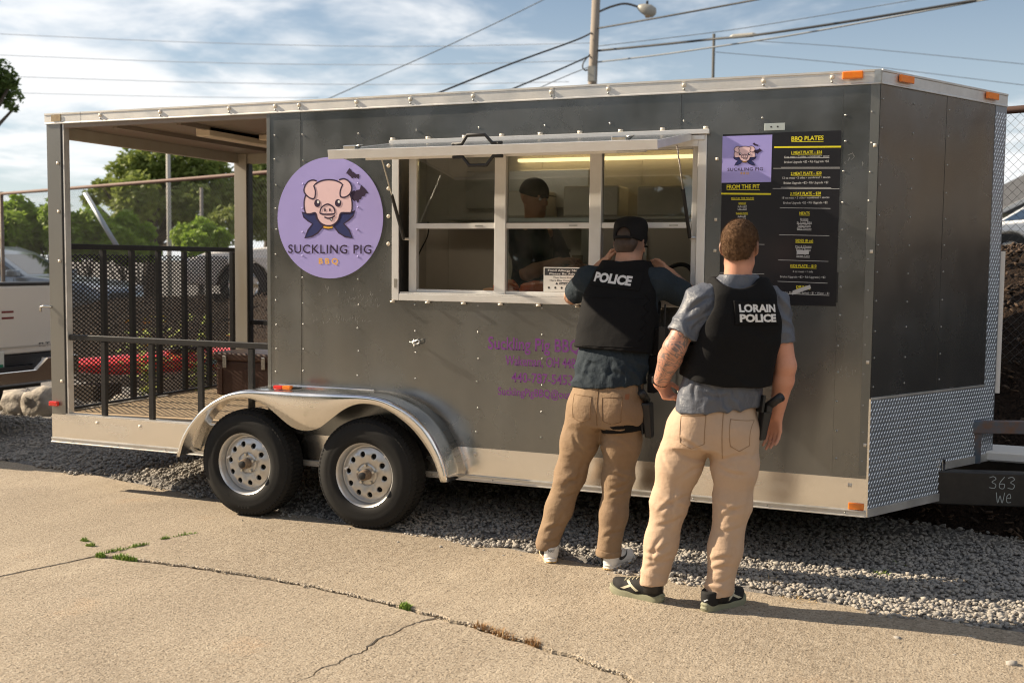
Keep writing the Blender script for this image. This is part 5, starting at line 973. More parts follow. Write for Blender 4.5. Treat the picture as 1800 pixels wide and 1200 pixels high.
def shoe(name, parent, heel, toe, m_up, m_sole, m_trim, L=.295, mark=None, label=None, sole_h=.030, hz=0):
    h, t = Vector((*heel, 0)), Vector((*toe, 0)); f = (t - h).normalized(); r = Vector((f.y, -f.x, 0)); P = lambda a, b, z: tuple(h + f * a * L / .295 + r * b + Vector((0, 0, z + hz)))
    sh_ = bpy.data.objects.new(name, None); COL.objects.link(sh_); sh_.parent = parent
    ol = smoothpath([(.0, 0), (.008, .024), (.05, .036), (.11, .034), (.17, .043), (.22, .049), (.265, .040), (.290, .018), (.296, -.004), (.285, -.028), (.25, -.042), (.20, -.044), (.14, -.036), (.08, -.036), (.03, -.034), (.005, -.018)], 3, True)
    V = []; F = []; n = len(ol); prof = [(.90, .0, 0), (.985, .004, 0), (1.03, .35, .0), (1.0, .55, 0), (1.02, .8, 0), (.97, 1.0, 0)]
    for sc, zz, _ in prof:
        for a, b_ in ol:
            toe_up = .020 * max(0, (a - .20) / .095) ** 2; heel_up = .010 * max(0, (.03 - a) / .03); th = sole_h * (1 + .18 * max(0, (.12 - a) / .12)); V.append(P(.148 + (a - .148) * sc, b_ * sc, zz * th + toe_up + heel_up))
    for k in range(len(prof) - 1):
        for i in range(n): F.append((k * n + i, k * n + (i + 1) % n, (k + 1) * n + (i + 1) % n, (k + 1) * n + i))
    F.append(tuple(range(n))[::-1]); F.append(tuple((len(prof) - 1) * n + i for i in range(n)))
    b = MB(); b.add(V, F); so = b.build('sole', m_sole, sh_, True, sharp=40)
    g = MB()
    for a in np.arange(.02, .28, .028): g.box(0, .001, 0, .001, 0, .001) if False else g.hexa([P(a, -.046, .0005), P(a + .006, -.046, .0005), P(a + .006, .050, .0005), P(a, .050, .0005)], [P(a, -.046, .004), P(a + .006, -.046, .004), P(a + .006, .050, .004), P(a, .050, .004)])
    s = SDF(Vector(h) + Vector((-.42, -.42, -.01 + hz)), Vector(h) + Vector((.42, .42, .17 + hz)), .005); zs = sole_h
    s.cap(P(.042, 0, zs + .018), P(.048, 0, zs + .058), .036, .037, .01); s.cap(P(.05, 0, zs + .02), P(.14, .001, zs + .018), .036, .039, .02); s.cap(P(.14, .001, zs + .016), P(.225, .003, zs + .010), .040, .041, .02); s.cap(P(.225, .003, zs + .010), P(.258, .0, zs + .014), .038, .028, .02); s.cap(P(.055, 0, zs + .055), P(.17, 0, zs + .028), .037, .030, .03)
    s.plane(P(0, 0, sole_h * .93), (0, 0, -1)); s.plane(P(.06, 0, zs + .072), tuple(Vector((0, 0, 1)) - f * .15)); s.cap(P(.058, 0, zs + .085), P(.062, 0, zs + .05), .029, .026, .004, mode='s')
    # rocker: lift the toe like the sole
    V, Fq = s.mesh(); V = relax(V, Fq, 1); a = ((V - np.array(h)) @ np.array(f)) * .295 / L; V[:, 2] += .020 * np.maximum(0, (a - .20) / .095) ** 2
    up = npmesh('upper', V, Fq, m_up, sh_); bv = bvh_of(V, Fq)
    b = MB()
    for k in range(5): x = .115 + k * .022; drape_line(bv, [P(x, -.024 + q * .048, .2) for q in np.linspace(0, 1, 7)], (0, 0, -1), .002, .0028, b)
    b.build('laces', m_trim if mark == 'chevron' else mat('lace_white', (.75, .75, .73), .7), sh_, True)
    for sx in (-1, 1):
        if mark == 'swoosh': ol2 = smoothpath([(.060, .052), (.075, .040), (.10, .036), (.14, .048), (.20, .072), (.135, .057), (.105, .053), (.088, .057), (.078, .070)], 3, True)
        else: ol2 = [(.115, .030), (.190, .074), (.212, .072), (.172, .050), (.222, .026), (.200, .024), (.160, .043), (.130, .024)]
        drape_sheet('side_mark', bv, ol2, Vector(P(0, sx * .12, sole_h - .012)), f, (0, 0, 1), -r * sx, .0015, m_trim, sh_)
    if mark == 'swoosh':
        drape_text('heel_lettering', bv, 'NXT', P(-.10, 0, zs + .050), r, (0, 0, 1), f, .0012, .036, .015, m_trim, sh_); b = MB(); b.add([], [])
        st = MB(); pts = [P(.148 + (a - .148) * 1.028, q * 1.028, sole_h * .55 + .020 * max(0, (a - .2) / .095) ** 2) for a, q in ol]; st.tube(pts + [pts[0]], .0022, 5); st.build('sole_stripe', mat('gum_gold', (.60, .36, .08), .5), sh_, True)
    else: drape_sheet('heel_mark', bv, [(-.012, -.004), (.006, .006), (.012, .004), (-.006, -.008)], P(-.10, .012, zs + .030), r, (0, 0, 1), f, .0015, mat('silver_mark', (.7, .75, .8), .3), sh_)
    return sh_
def strands(name, bvh, c, R, F, U, n, L, m, parent, sel, rr=(.086, .106, .102), w=.0008):
    V = []; Fc = []; c = Vector(c)
    for _ in range(n):
        th, ph = random.uniform(0, 2 * math.pi), math.acos(random.uniform(-.75, 1)); d = R * math.sin(ph) * math.cos(th) + F * math.sin(ph) * math.sin(th) + U * math.cos(ph); o = c + d * .2; h = bvh.ray_cast(o, -d)
        if h[0] is None: continue
        loc = h[0] - c; a, b_, z = loc.dot(R), loc.dot(F), loc.dot(U)
        if not sel(a, b_, z): continue
        nrm = d; t = (nrm * .75 + U * -.45 + F * .3 * (1 if b_ > 0 else -.2) + R * random.uniform(-.3, .3) + F * random.uniform(-.3, .3)).normalized(); l = L * random.uniform(.6, 1.2); sd_ = nrm.cross(t).normalized() * w if nrm.cross(t).length > 1e-4 else R * w; p0 = h[0] - nrm * .001; i = len(V); V += [tuple(p0 - sd_), tuple(p0 + sd_), tuple(p0 + t * l)]; Fc.append((i, i + 1, i + 2))
    og = org(parent); me = bpy.data.meshes.new(name); me.from_pydata([(a - og.x, b_ - og.y, z - og.z) for a, b_, z in V], [], Fc); o = link(name, me, m, parent); o['kind'] = 'stuff'; return o
def tattoo(o, V, fn):
    a = o.data.attributes.new('tattoo', 'FLOAT', 'POINT'); a.data.foreach_set('value', np.array([fn(p) for p in V], np.float32))
def stubble(o, V, hc, F, U, z0, z1):
    q = V - np.array(hc); z = q @ np.array(U); y = q @ np.array(F); d = np.linalg.norm(q, axis=1); a = o.data.attributes.new('stubble', 'FLOAT', 'POINT'); a.data.foreach_set('value', (np.clip((z - z0) / (z1 - z0), 0, 1) * np.clip((.0 - y) / .03, 0, 1) * (d < .14) * .75).astype(np.float32))
def seg_dist(p, a, b):
    a, b, p = np.array(a), np.array(b), np.array(p); t = np.clip((p - a) @ (b - a) / ((b - a) @ (b - a)), 0, 1); return np.linalg.norm(p - a - t * (b - a)), t
def belt_box(mb, c, r, f, u, sx, sy, sz):
    c = Vector(c); mb.hexa([c + r * a * sx / 2 + f * b_ * sy / 2 - u * sz / 2 for a, b_ in ((-1, -1), (1, -1), (1, 1), (-1, 1))], [c + r * a * sx / 2 + f * b_ * sy / 2 + u * sz / 2 for a, b_ in ((-1, -1), (1, -1), (1, 1), (-1, 1))])
UPZ = Vector((0, 0, 1))

# ================= officer by the menu (right)
def officer_right():
    base = (4.93, -.86, 0); pr = empty('person', base, 'man in slate shirt, khaki trousers and vest reading LORAIN POLICE, facing the menu', 'person'); yaw = rad(35); R, F = Vector((math.cos(yaw), math.sin(yaw), 0)), Vector((-math.sin(yaw), math.cos(yaw), 0))
    hc = Vector((5.098, -.865, 1.742)); hF = Vector((.02, 1, -.02)).normalized(); hR, hF, hU = frame(hF)
    shL, elL, wrL = (4.938, -.965, 1.488), (4.838, -1.04, 1.265), (4.738, -.90, 1.085); shR, elR, wrR = (5.252, -.762, 1.475), (5.312, -.775, 1.18), (5.262, -.70, .935)
    s = SDF((4.4, -1.25, .0), (5.6, -.4, 1.93), .0055); head_sdf(s, hc, hR, hF, hU)
    s.cap(hc + Vector((0, -.02, -.05)), (5.092, -.872, 1.52), .061, .070, .03); s.cap((5.09, -.87, 1.525), shL, .050, .045, .05); s.cap((5.09, -.87, 1.525), shR, .050, .045, .05)
    s.loft([(.86, 4.99, -.865, .165, .115, yaw), (1.0, 5.015, -.865, .160, .110, yaw), (1.15, 5.04, -.865, .155, .105, yaw), (1.35, 5.085, -.865, .175, .115, yaw), (1.47, 5.095, -.865, .16, .09, yaw)], .04)
    arm_sdf(s, shL, elL, wrL, (.060, .054, .052, .055, .036)); arm_sdf(s, shR, elR, wrR, (.058, .050, .047, .049, .033))
    hand_sdf(s, wrL, (.42, .38, -.82), (.75, .2, .35), (.35, .75, .25), .95, .05); hand_sdf(s, wrR, (-.10, .05, -1), (-.35, -.85, -.1), (-.85, .35, .1), .35, .10)
    for a, kn, an in (((4.895, -.87, .88), (4.79, -.88, .50), (4.722, -.895, .10)), ((5.095, -.86, .88), (5.093, -.86, .53), (5.04, -.885, .10))): s.chain([a, kn, an], [.085, .055, .034], .03); s.cap(an, (an[0], an[1], .06), .032, .032, .01)
    V, Fq = s.mesh(); V = relax(V, Fq, 1); body = npmesh('body', V, Fq, m_skin, pr); bv = bvh_of(V, Fq)
    def tt(p):
        d, t = seg_dist(p, elL, wrL); q = (1 if (d < .07 and .02 < t < .93) else 0); d2, t2 = seg_dist(p, shL, elL); return max(q, 1 if (d2 < .07 and t2 > .55) else 0)
    tattoo(body, V, tt); stubble(body, V, hc, hF, hU, -.095, -.05)
    for sx in (-1, 1): o = MB(); o.lathe(hc + hR * sx * .033 + hF * .078 + hU * .002, hF, [(0, .013), (.007, .011), (.012, .004), (.013, 0)], 12); o.build('eye', mat('eye_white', (.7, .68, .65), .2), body, True)
    # hair
    h = SDF(hc - Vector((.14, .15, .14)), hc + Vector((.14, .15, .15)), .004); h.ell(hc + hF * -.014 + hU * .029, (.0845, .1035, .0965), .0, [[hR[i], hF[i], hU[i]] for i in range(3)]); P = lambda a, b_, d: tuple(hc + hR * a + hF * b_ + hU * d)
    h.cap(P(-.030, -.068, -.025), P(-.026, -.060, -.062), .034, .027, .02); h.cap(P(.030, -.068, -.025), P(.026, -.060, -.062), .034, .027, .02); h.cap(P(0, -.072, -.03), P(0, -.064, -.062), .036, .029, .02); h.plane(P(0, .045, .05), tuple(hF * .75 - hU * .65)); h.plane(P(0, -.06, -.058), tuple(-hU + hF * .35)); h.cap(P(-.09, .005, -.02), P(.09, .005, -.02), .034, k=.01, mode='s')
    def hx(V, N): return V + N * np.array([.0022 * mnoise.noise((p[0] * 60, p[1] * 60, p[2] * 35)) + .0016 * mnoise.noise((p[0] * 160, p[1] * 160, p[2] * 70)) for p in V])[:, None]
    ho, hb, hV = garment('hair', h, m_hair, body, it=2, extra=hx); strands('hair_strands', hb, hc, hR, hF, hU, 9000, .009, m_hair, ho, lambda a, b_, z: z > -.07, w=.0013)
    # trousers
    g = SDF((4.55, -1.12, .02), (5.42, -.62, 1.08), .006)
    g.loft([(.79, 4.985, -.865, .20, .125, yaw), (.86, 4.985, -.865, .205, .132, yaw), (.95, 5.0, -.865, .195, .128, yaw), (1.03, 5.012, -.865, .185, .122, yaw)], .03, 2.4)
    g.chain([(4.885, -.87, .86), (4.835, -.875, .70), (4.79, -.88, .50), (4.755, -.885, .30), (4.722, -.895, .105)], [.118, .106, .086, .076, .069], .045); g.chain([(5.095, -.86, .86), (5.10, -.86, .70), (5.092, -.86, .52), (5.065, -.872, .30), (5.040, -.885, .075)], [.116, .104, .086, .076, .067], .045)
    g.ell((4.93, -.955, .86), (.085, .06, .09), .05); g.ell((5.06, -.945, .87), (.085, .06, .09), .05)
    g.cap((4.722, -.895, .06), (4.722, -.895, .095), .056, .056, .004, mode='s'); g.cap((5.04, -.885, .04), (5.04, -.885, .085), .055, .055, .004, mode='s'); g.plane((4.7, -.9, .088), (.12, 0, -1), box=((4.55, -1.1, .0), (4.9, -.7, .09))); g.plane((5.04, -.9, .072), (.1, 0, -1), box=((4.92, -1.1, .0), (5.25, -.7, .09)))
    def pm(V): z = V[:, 2]; return .35 + .9 * np.exp(-((z - .52) / .11) ** 2) + 2.6 * np.exp(-((z - .13) / .06) ** 2) + .7 * np.exp(-((z - .76) / .07) ** 2)
    po_, pb, pV = garment('trousers', g, m_pantB, body, .0019, 26, (.55, .1, .85), 3, 2, pm, lambda V, N: crease(V, N, CB, .0052))
    b = MB(); back = Vector((.12, 1, 0))
    drape_line(pb, [(5.018 + .012 * math.sin(z * 9), -1.3, z) for z in np.linspace(.75, 1.0, 14)], back, .001, .0018, b)
    for (x0, x1, z1, dz) in ((4.835, 4.955, .945, -.010), (5.06, 5.14, .940, .012)):
        ol = [(x0, z1), (x1, z1 - dz), (x1 - .004, z1 - .125), ((x0 + x1) / 2, z1 - .150), (x0 + .004, z1 - .125), (x0, z1)]
        for i in range(5): drape_line(pb, [(ol[i][0] + (ol[i + 1][0] - ol[i][0]) * t, -1.3, ol[i][1] + (ol[i + 1][1] - ol[i][1]) * t) for t in np.linspace(0, 1, 7)], back, .001, .0016, b)
    b.build('stitching', m_stitchB, po_, True)
    # shirt
    g = SDF((4.66, -1.14, .93), (5.46, -.62, 1.62), .006)
    g.loft([(.955, 5.010, -.865, .208, .142, yaw), (1.02, 5.018, -.865, .204, .140, yaw), (1.15, 5.04, -.865, .190, .132, yaw), (1.35, 5.085, -.865, .205, .140, yaw), (1.45, 5.095, -.862, .195, .118, yaw), (1.54, 5.095, -.866, .140, .090, yaw), (1.612, 5.096, -.870, .084, .082, yaw)], .02, 2.4)
    g.cap((5.06, -.885, 1.53), shL, .056, .066, .04); g.cap((5.13, -.845, 1.53), shR, .056, .066, .04); e = Vector(shL).lerp(Vector(elL), .76); g.cap(shL, e, .073, .072, .03); e2 = Vector(shR).lerp(Vector(elR), .66); g.cap(shR, e2, .068, .064, .03)
    dL, dR = (Vector(elL) - Vector(shL)).normalized(), (Vector(elR) - Vector(shR)).normalized(); g.plane(e - dL * .005, dL, box=(e - Vector((.1, .1, .1)), e + Vector((.09, .1, .06)))); g.plane(e2, dR, box=(e2 - Vector((.09, .1, .1)), e2 + Vector((.1, .1, .05)))); g.cap(e - dL * .02, e + dL * .06, .061, .063, .003, mode='s'); g.cap(e2 - dR * .02, e2 + dR * .06, .053, .055, .003, mode='s')
    g.cap((5.096, -.868, 1.597), (5.098, -.86, 1.68), .0745, .078, .006, mode='s'); g.plane((5, -.9, .962), (.10, 0, -1))
    def sm(V): z = V[:, 2]; return .5 + 1.1 * np.exp(-((z - .99) / .06) ** 2) + 1.3 * np.exp(-((np.abs(V[:, 0] - 5.09) - .18) / .07) ** 2) * (z > 1.2)
    garment('shirt', g, m_shirtB, body, .0045, 40, (.75, .3, .6), 8, 2, sm, lambda V, N: crease(V, N, SB, .0055, .009))
    # vest
    g = SDF((4.72, -1.16, 1.06), (5.42, -.58, 1.62), .006)
    g.loft([(1.085, 5.040, -.862, .218, .158, yaw), (1.15, 5.045, -.862, .214, .160, yaw), (1.30, 5.075, -.862, .216, .165, yaw), (1.42, 5.09, -.860, .208, .160, yaw), (1.52, 5.094, -.860, .175, .138, yaw), (1.600, 5.096, -.862, .125, .108, yaw)], .02, 3.0)
    g.ell((5.097, -.90, 1.625), (.098, .13, .105), .02, mode='s')
    for c_, o_ in ((Vector(shL), -R), (Vector(shR), R)): g.cap(c_ + o_ * -.012 + Vector((0, 0, -.03)), c_ + o_ * .2 + Vector((0, 0, -.03)), .100, .13, .02, mode='s'); g.cap(c_ + o_ * .01 + Vector((0, 0, -.02)), c_ + o_ * .01 + Vector((0, 0, -.15)), .070, .06, .02, mode='s')
    g.plane((5.04, -.9, 1.094), (-.18, 0, -1)); vo, vb, vV = garment('vest', g, m_vest, body, .0025, 26, (.2, .1, 1), 4, 2)
    bd = tuple(F); rt = R
    o0 = Vector((5.325, -1.14, 1.435)); up_ = Vector((-.06, 0, 1)).normalized(); pat = drape_sheet('name_panel', vb, [(-.112, -.052), (.112, -.052), (.112, .056), (-.112, .056)], o0, rt, up_, bd, .004, m_vest, vo, .012, .004)
    drape_text('lettering', vb, 'LORAIN', o0 + up_ * .0235, rt, up_, bd, .0105, .185, .034, m_patchw, vo, .045); drape_text('lettering', vb, 'POLICE', o0 - up_ * .0215, rt, up_, bd, .0105, .185, .034, m_patchw, vo, .05)
    b = MB(); [drape_line(vb, [Vector((5.07, -1.22, z)) + R * q for q in np.linspace(-.19, .19, 16)], bd, .0012, .0022, b) for z in (1.325, 1.135)]; b = MB()
    b = MB(); belt_box(b, Vector((4.872, -.86, 1.19)), R, F, UPZ, .03, .12, .13); belt_box(b, Vector((4.868, -.80, 1.12)), R, F, UPZ, .035, .10, .07); b.build('side_pouch', m_vest, vo, bev=.012, seg=2)
    # belt and holster with pistol
    g = SDF((4.72, -1.08, .95), (5.3, -.65, 1.06), .006); g.loft([(.985, 5.008, -.865, .188, .126, yaw), (1.03, 5.012, -.865, .186, .124, yaw)], .0, 2.4); garment('belt', g, m_bkplastic, body, it=1)
    hs = bpy.data.objects.new('holster', None); COL.objects.link(hs); hs.parent = body
    c = Vector((5.225, -.835, .915)); r2, f2 = R, F; tl = (UPZ + R * .13).normalized(); b = MB(); b.hexa([c + r2 * a * .016 + f2 * q * .020 - tl * .085 for a, q in ((-1, -1), (1, -1), (1, 1), (-1, 1))], [c + r2 * a * .022 + f2 * q * .034 + tl * .055 for a, q in ((-1, -1), (1, -1), (1, 1), (-1, 1))]); b.build('holster_body', m_bkplastic, hs, bev=.008, seg=2)
    b = MB(); c2 = c + tl * .075 - f2 * .005; b.hexa([c2 + r2 * a * .014 + f2 * q * .040 - tl * .022 for a, q in ((-1, -1), (1, -1), (1, 1), (-1, 1))], [c2 + r2 * a * .014 + f2 * q * .040 + tl * .012 for a, q in ((-1, -1), (1, -1), (1, 1), (-1, 1))]); b.build('pistol_slide', m_black, hs, bev=.004)
    b = MB(); b.tube([c2 - f2 * .01 - tl * .0, c2 - f2 * .045 + tl * .035 + R * .02, c2 - f2 * .075 + tl * .055 + R * .03], [.021, .020, .022], 10); b.build('pistol_grip', m_bkplastic, hs, True); b = MB(); belt_box(b, c + tl * .09 - r2 * .028, r2, f2, tl, .012, .06, .08); b.build('belt_loop', m_bkplastic, hs)
    # wristband
    a, w = Vector(elL), Vector(wrL); d = (w - a).normalized(); b = MB(); b.lathe(w - d * .012, d, [(.0325, -.011), (.0365, -.011), (.0375, 0), (.0365, .011), (.0325, .011)], 24, True); wb_ = b.build('watch', m_bkplastic, body, True); q = MB(); belt_box(q, w - d * .012 + Vector((-.034, -.006, .004)), Vector((1, 0, 0)), Vector((0, 1, 0)), UPZ, .014, .034, .036); q.build('watch_face', m_bkplastic, wb_, bev=.005, seg=2)
    m_bu = mat('black_knit', (.007, .007, .007), .85, var=(40, .5, (.013, .0125, .012)), bump=(300, .0006)); m_so = mat('sage_foam', (.23, .23, .15), .7, var=(12, .35, (.30, .30, .20))); m_tr = mat('chevron_cream', (.50, .47, .34), .6)
    shoe('shoe', body, (4.775, -.905), (4.488, -.822), m_bu, m_so, m_tr, .30, 'chevron', sole_h=.036); shoe('shoe', body, (4.985, -.965), (5.125, -.715), m_bu, m_so, m_tr, .29, 'chevron', sole_h=.036)
    b = MB(); b.cyl((4.722, -.895, .055), (4.722, -.895, .13), .051, 16); b.build('sock', m_bkplastic, body, True); b = MB(); b.cyl((5.042, -.885, .055), (5.042, -.885, .13), .051, 16); b.build('sock', m_bkplastic, body, True)
officer_right()

# ================= officer leaning at the window (left)
def officer_left():
    base = (4.2, -.40, 0); pr = empty('person', base, 'man in black cap, brown chinos and vest reading POLICE leaning at the serving window', 'person'); yaw = rad(-3); R, F = Vector((math.cos(yaw), math.sin(yaw), 0)), Vector((-math.sin(yaw), math.cos(yaw), 0))
    hc = Vector((4.352, -.135, 1.765)); hR, hF, hU = frame((.16, 1, -.22)); 
    shL, elL, wrL = (4.140, -.225, 1.562), (3.985, -.05, 1.462), (4.155, .005, 1.655); shR, elR, wrR = (4.535, -.215, 1.555), (4.672, -.045, 1.468), (4.535, .03, 1.60)
    s = SDF((3.82, -.62, .0), (4.84, .14, 1.94), .0055); head_sdf(s, hc, hR, hF, hU)
    s.cap(hc + Vector((0, -.025, -.05)), (4.345, -.215, 1.55), .068, .076, .03); s.cap((4.345, -.21, 1.585), shL, .052, .048, .05); s.cap((4.345, -.21, 1.585), shR, .052, .048, .05)
    s.loft([(.86, 4.31, -.385, .165, .115, yaw), (1.0, 4.315, -.375, .160, .112, yaw), (1.2, 4.33, -.325, .158, .11, yaw), (1.4, 4.34, -.26, .178, .118, yaw), (1.53, 4.34, -.225, .16, .09, yaw)], .04)
    arm_sdf(s, shL, elL, wrL); arm_sdf(s, shR, elR, wrR, (.058, .049, .047, .050, .033))
    hand_sdf(s, wrL, (.60, -.1, .80), (.75, .30, -.5), (.2, -.55, .1), 1.0, .05); hand_sdf(s, wrR, (-.80, .1, .45), (-.3, .5, -.8), (.1, -.5, .8), .8, .05)
    for a, kn, an in (((4.205, -.385, .87), (4.098, -.375, .47), (3.985, -.42, .10)), ((4.415, -.385, .87), (4.375, -.375, .49), (4.345, -.42, .10))): s.chain([a, kn, an], [.085, .055, .034], .03); s.cap(an, (an[0], an[1], .05), .032, .032, .01)
    V, Fq = s.mesh(); V = relax(V, Fq, 1); body = npmesh('body', V, Fq, m_skin2, pr)
    def tt(p): d, t = seg_dist(p, elR, wrR); d2, t2 = seg_dist(p, shR, elR); return 1. if (d < .07 and t < .9) or (d2 < .07 and t2 > .6) else 0.
    tattoo(body, V, tt); stubble(body, V, hc, hF, hU, -.085, -.04)
    for sx in (-1, 1): o = MB(); o.lathe(hc + hR * sx * .033 + hF * .078 + hU * .002, hF, [(0, .013), (.007, .011), (.012, .004), (.013, 0)], 12); o.build('eye', mat('eye_white', (.7, .68, .65)), body, True)
    M3 = [[hR[i], hF[i], hU[i]] for i in range(3)]; P = lambda a, b_, d: tuple(hc + hR * a + hF * b_ + hU * d)
    h = SDF(hc - Vector((.14, .16, .15)), hc + Vector((.14, .16, .16)), .004); h.ell(P(0, -.013, .027), (.0785, .0985, .0945), .0, M3); h.cap(P(-.030, -.064, -.025), P(-.026, -.057, -.060), .034, .027, .02); h.cap(P(.030, -.064, -.025), P(.026, -.057, -.060), .034, .027, .02); h.cap(P(0, -.069, -.03), P(0, -.061, -.060), .036, .029, .02); h.plane(P(0, .045, .05), tuple(hF * .75 - hU * .65)); h.plane(P(0, -.06, -.062), tuple(-hU + hF * .3)); h.cap(P(-.09, .004, -.02), P(.09, .004, -.02), .034, k=.01, mode='s')
    ho, hb, hV = garment('hair', h, m_hair2, body, it=2); strands('hair_strands', hb, hc, hR, hF, hU, 2600, .005, m_hair2, ho, lambda a, b_, z: z < .02)
    # beard along the jaw
    h = SDF(hc - Vector((.14, .16, .17)), hc + Vector((.14, .16, .10)), .004); h.ell(P(0, .030, -.043), (.0645, .0705, .079), .0, M3); h.cap(P(-.022, .062, -.097), P(.022, .062, -.097), .025, k=.03); h.plane(P(0, .0, -.038), tuple(hU - hF * .25)); h.plane(P(0, -.012, 0), tuple(-hF)); garment('beard', h, m_hair2, body, it=2)
    # backwards cap
    h = SDF(hc - Vector((.17, .19, .1)), hc + Vector((.17, .19, .17)), .004); h.ell(P(0, -.010, .036), (.091, .110, .102), .0, M3); h.cap(P(-.06, -.02, .10), P(.06, -.02, .10), .035, k=.05); h.plane(P(0, -.05, .004), tuple(-hU - hF * .10)); h.cap(P(0, -.16, .022), P(0, -.06, .026), .046, .040, .004, mode='s'); h.ell(P(0, -.008, .018), (.080, .100, .088), .0, M3, 's')
    co, cb, cV = garment('cap', h, m_cap_, body, it=1); b = MB(); b.tube(smoothpath([P(-.050, -.100, .010), P(-.026, -.119, .008), P(0, -.124, .007), P(.026, -.119, .008), P(.050, -.100, .010)], 4), .0085, 6); b.build('cap_strap', m_cap_, co, True); MB().lathe(P(0, -.01, .1395), tuple(hU), [(0, .004), (.007, .003), (.009, -.003)], 12).build('cap_button', m_cap_, co, True)
    b = MB(); ol = [(-.06, .085), (-.055, .115), (-.03, .135), (0, .142), (.03, .135), (.055, .115), (.06, .085)]; ol2 = smoothpath(ol, 4); b.prism([(x, y) for x, y in ol2], lambda u, v, d: P(u, v, .012 + d - .012 * (u / .075) ** 2), 0, .004); b.build('cap_brim', m_cap_, co, True, sharp=40)
    # trousers
    g = SDF((3.84, -.68, .02), (4.66, -.14, 1.08), .006)
    g.loft([(.79, 4.308, -.388, .195, .122, yaw), (.86, 4.308, -.388, .205, .130, yaw), (.95, 4.312, -.382, .198, .128, yaw), (1.03, 4.316, -.375, .188, .124, yaw)], .03, 2.4)
    g.chain([(4.205, -.388, .86), (4.155, -.38, .68), (4.098, -.372, .48), (4.045, -.392, .30), (3.985, -.42, .10)], [.115, .100, .080, .072, .064], .04); g.chain([(4.412, -.388, .86), (4.395, -.38, .68), (4.375, -.372, .49), (4.360, -.392, .30), (4.343, -.42, .10)], [.115, .100, .081, .073, .066], .04)
    g.ell((4.245, -.475, .87), (.085, .06, .095), .05); g.ell((4.380, -.475, .87), (.085, .06, .095), .05)
    for x in (3.985, 4.343): g.cap((x, -.42, .03), (x, -.42, .08), .05, .05, .003, mode='s')
    g.plane((4.2, -.4, .070), (0, 0, -1))
    def pm(V): z = V[:, 2]; return .35 + 1.3 * np.exp(-((z - .50) / .13) ** 2) + .5 * np.exp(-((z - .1) / .07) ** 2) + .9 * np.exp(-((z - .76) / .07) ** 2)
    po_, pb, pV = garment('trousers', g, m_pantA, body, .0021, 28, (-.6, .1, .8), 13, 2, pm, lambda V, N: crease(V, N, CA, .0052))
    g = SDF((4.24, -.54, .05), (4.46, -.30, .14), .005); g.chain([(4.352, -.405, .20), (4.343, -.42, .09)], [.0735, .0705], .0); g.plane((4.3, -.4, .112), (.05, 0, 1)); g.plane((4.3, -.4, .074), (0, 0, -1)); g.cap((4.343, -.42, .03), (4.343, -.42, .09), .055, .055, .003, mode='s'); garment('rolled_cuff', g, m_pantA, po_, it=1)
    b = MB(); back = Vector((-.05, 1, 0)); drape_line(pb, [(4.318, -.9, z) for z in np.linspace(.76, 1.0, 14)], back, .001, .0018, b)
    for (x0, x1, z1, dz) in ((4.175, 4.285, .952, .004), (4.345, 4.455, .948, -.004)):
        ol = [(x0, z1), (x1, z1 - dz), (x1 - .004, z1 - .125), ((x0 + x1) / 2, z1 - .142), (x0 + .004, z1 - .125), (x0, z1)]
        for i in range(5): drape_line(pb, [(ol[i][0] + (ol[i + 1][0] - ol[i][0]) * t, -.9, ol[i][1] + (ol[i + 1][1] - ol[i][1]) * t) for t in np.linspace(0, 1, 7)], back, .001, .0016, b)
    b.build('stitching', m_stitch, po_, True); drape_sheet('leather_tag', pb, [(-.010, -.014), (.010, -.014), (.010, .014), (-.010, .014)], (4.475, -.9, .955), (1, 0, 0), UPZ, back, .002, mat('tan_leather', (.25, .10, .04), .6), po_)
    # shirt
    g = SDF((3.92, -.62, .93), (4.80, .02, 1.68), .006)
    g.loft([(.985, 4.312, -.380, .205, .142, yaw), (1.05, 4.318, -.365, .202, .142, yaw), (1.2, 4.33, -.325, .195, .138, yaw), (1.4, 4.34, -.262, .205, .142, yaw), (1.50, 4.342, -.232, .195, .115, yaw), (1.60, 4.345, -.208, .135, .092, yaw), (1.668, 4.347, -.192, .088, .084, yaw)], .02, 2.4)
    e, e2 = Vector(shL).lerp(Vector(elL), .80), Vector(shR).lerp(Vector(elR), .80); g.cap((4.25, -.22, 1.585), shL, .058, .074, .04); g.cap((4.44, -.215, 1.585), shR, .058, .076, .04); g.cap(shL, e, .075, .070, .03); g.cap(shR, e2, .078, .074, .03)
    dL, dR = (Vector(elL) - Vector(shL)).normalized(), (Vector(elR) - Vector(shR)).normalized(); g.plane(e, dL, box=(e - Vector((.12, .09, .12)), e + Vector((.06, .16, .12)))); g.plane(e2, dR, box=(e2 - Vector((.06, .09, .12)), e2 + Vector((.12, .16, .12)))); g.cap(e - dL * .02, e + dL * .06, .058, .060, .003, mode='s'); g.cap(e2 - dR * .02, e2 + dR * .06, .061, .063, .003, mode='s'); g.cap((4.347, -.19, 1.652), (4.35, -.17, 1.74), .075, .078, .006, mode='s'); g.plane((4.3, -.4, .990), (.10, 0, -1))
    def sm(V): z = V[:, 2]; return .5 + 1.4 * np.exp(-((z - 1.05) / .07) ** 2)
    garment('shirt', g, m_shirtA, body, .005, 42, (.8, .2, .55), 21, 2, sm, lambda V, N: crease(V, N, SA, .0035, .012))
    # vest
    g = SDF((4.03, -.62, 1.14), (4.66, -.02, 1.70), .006)
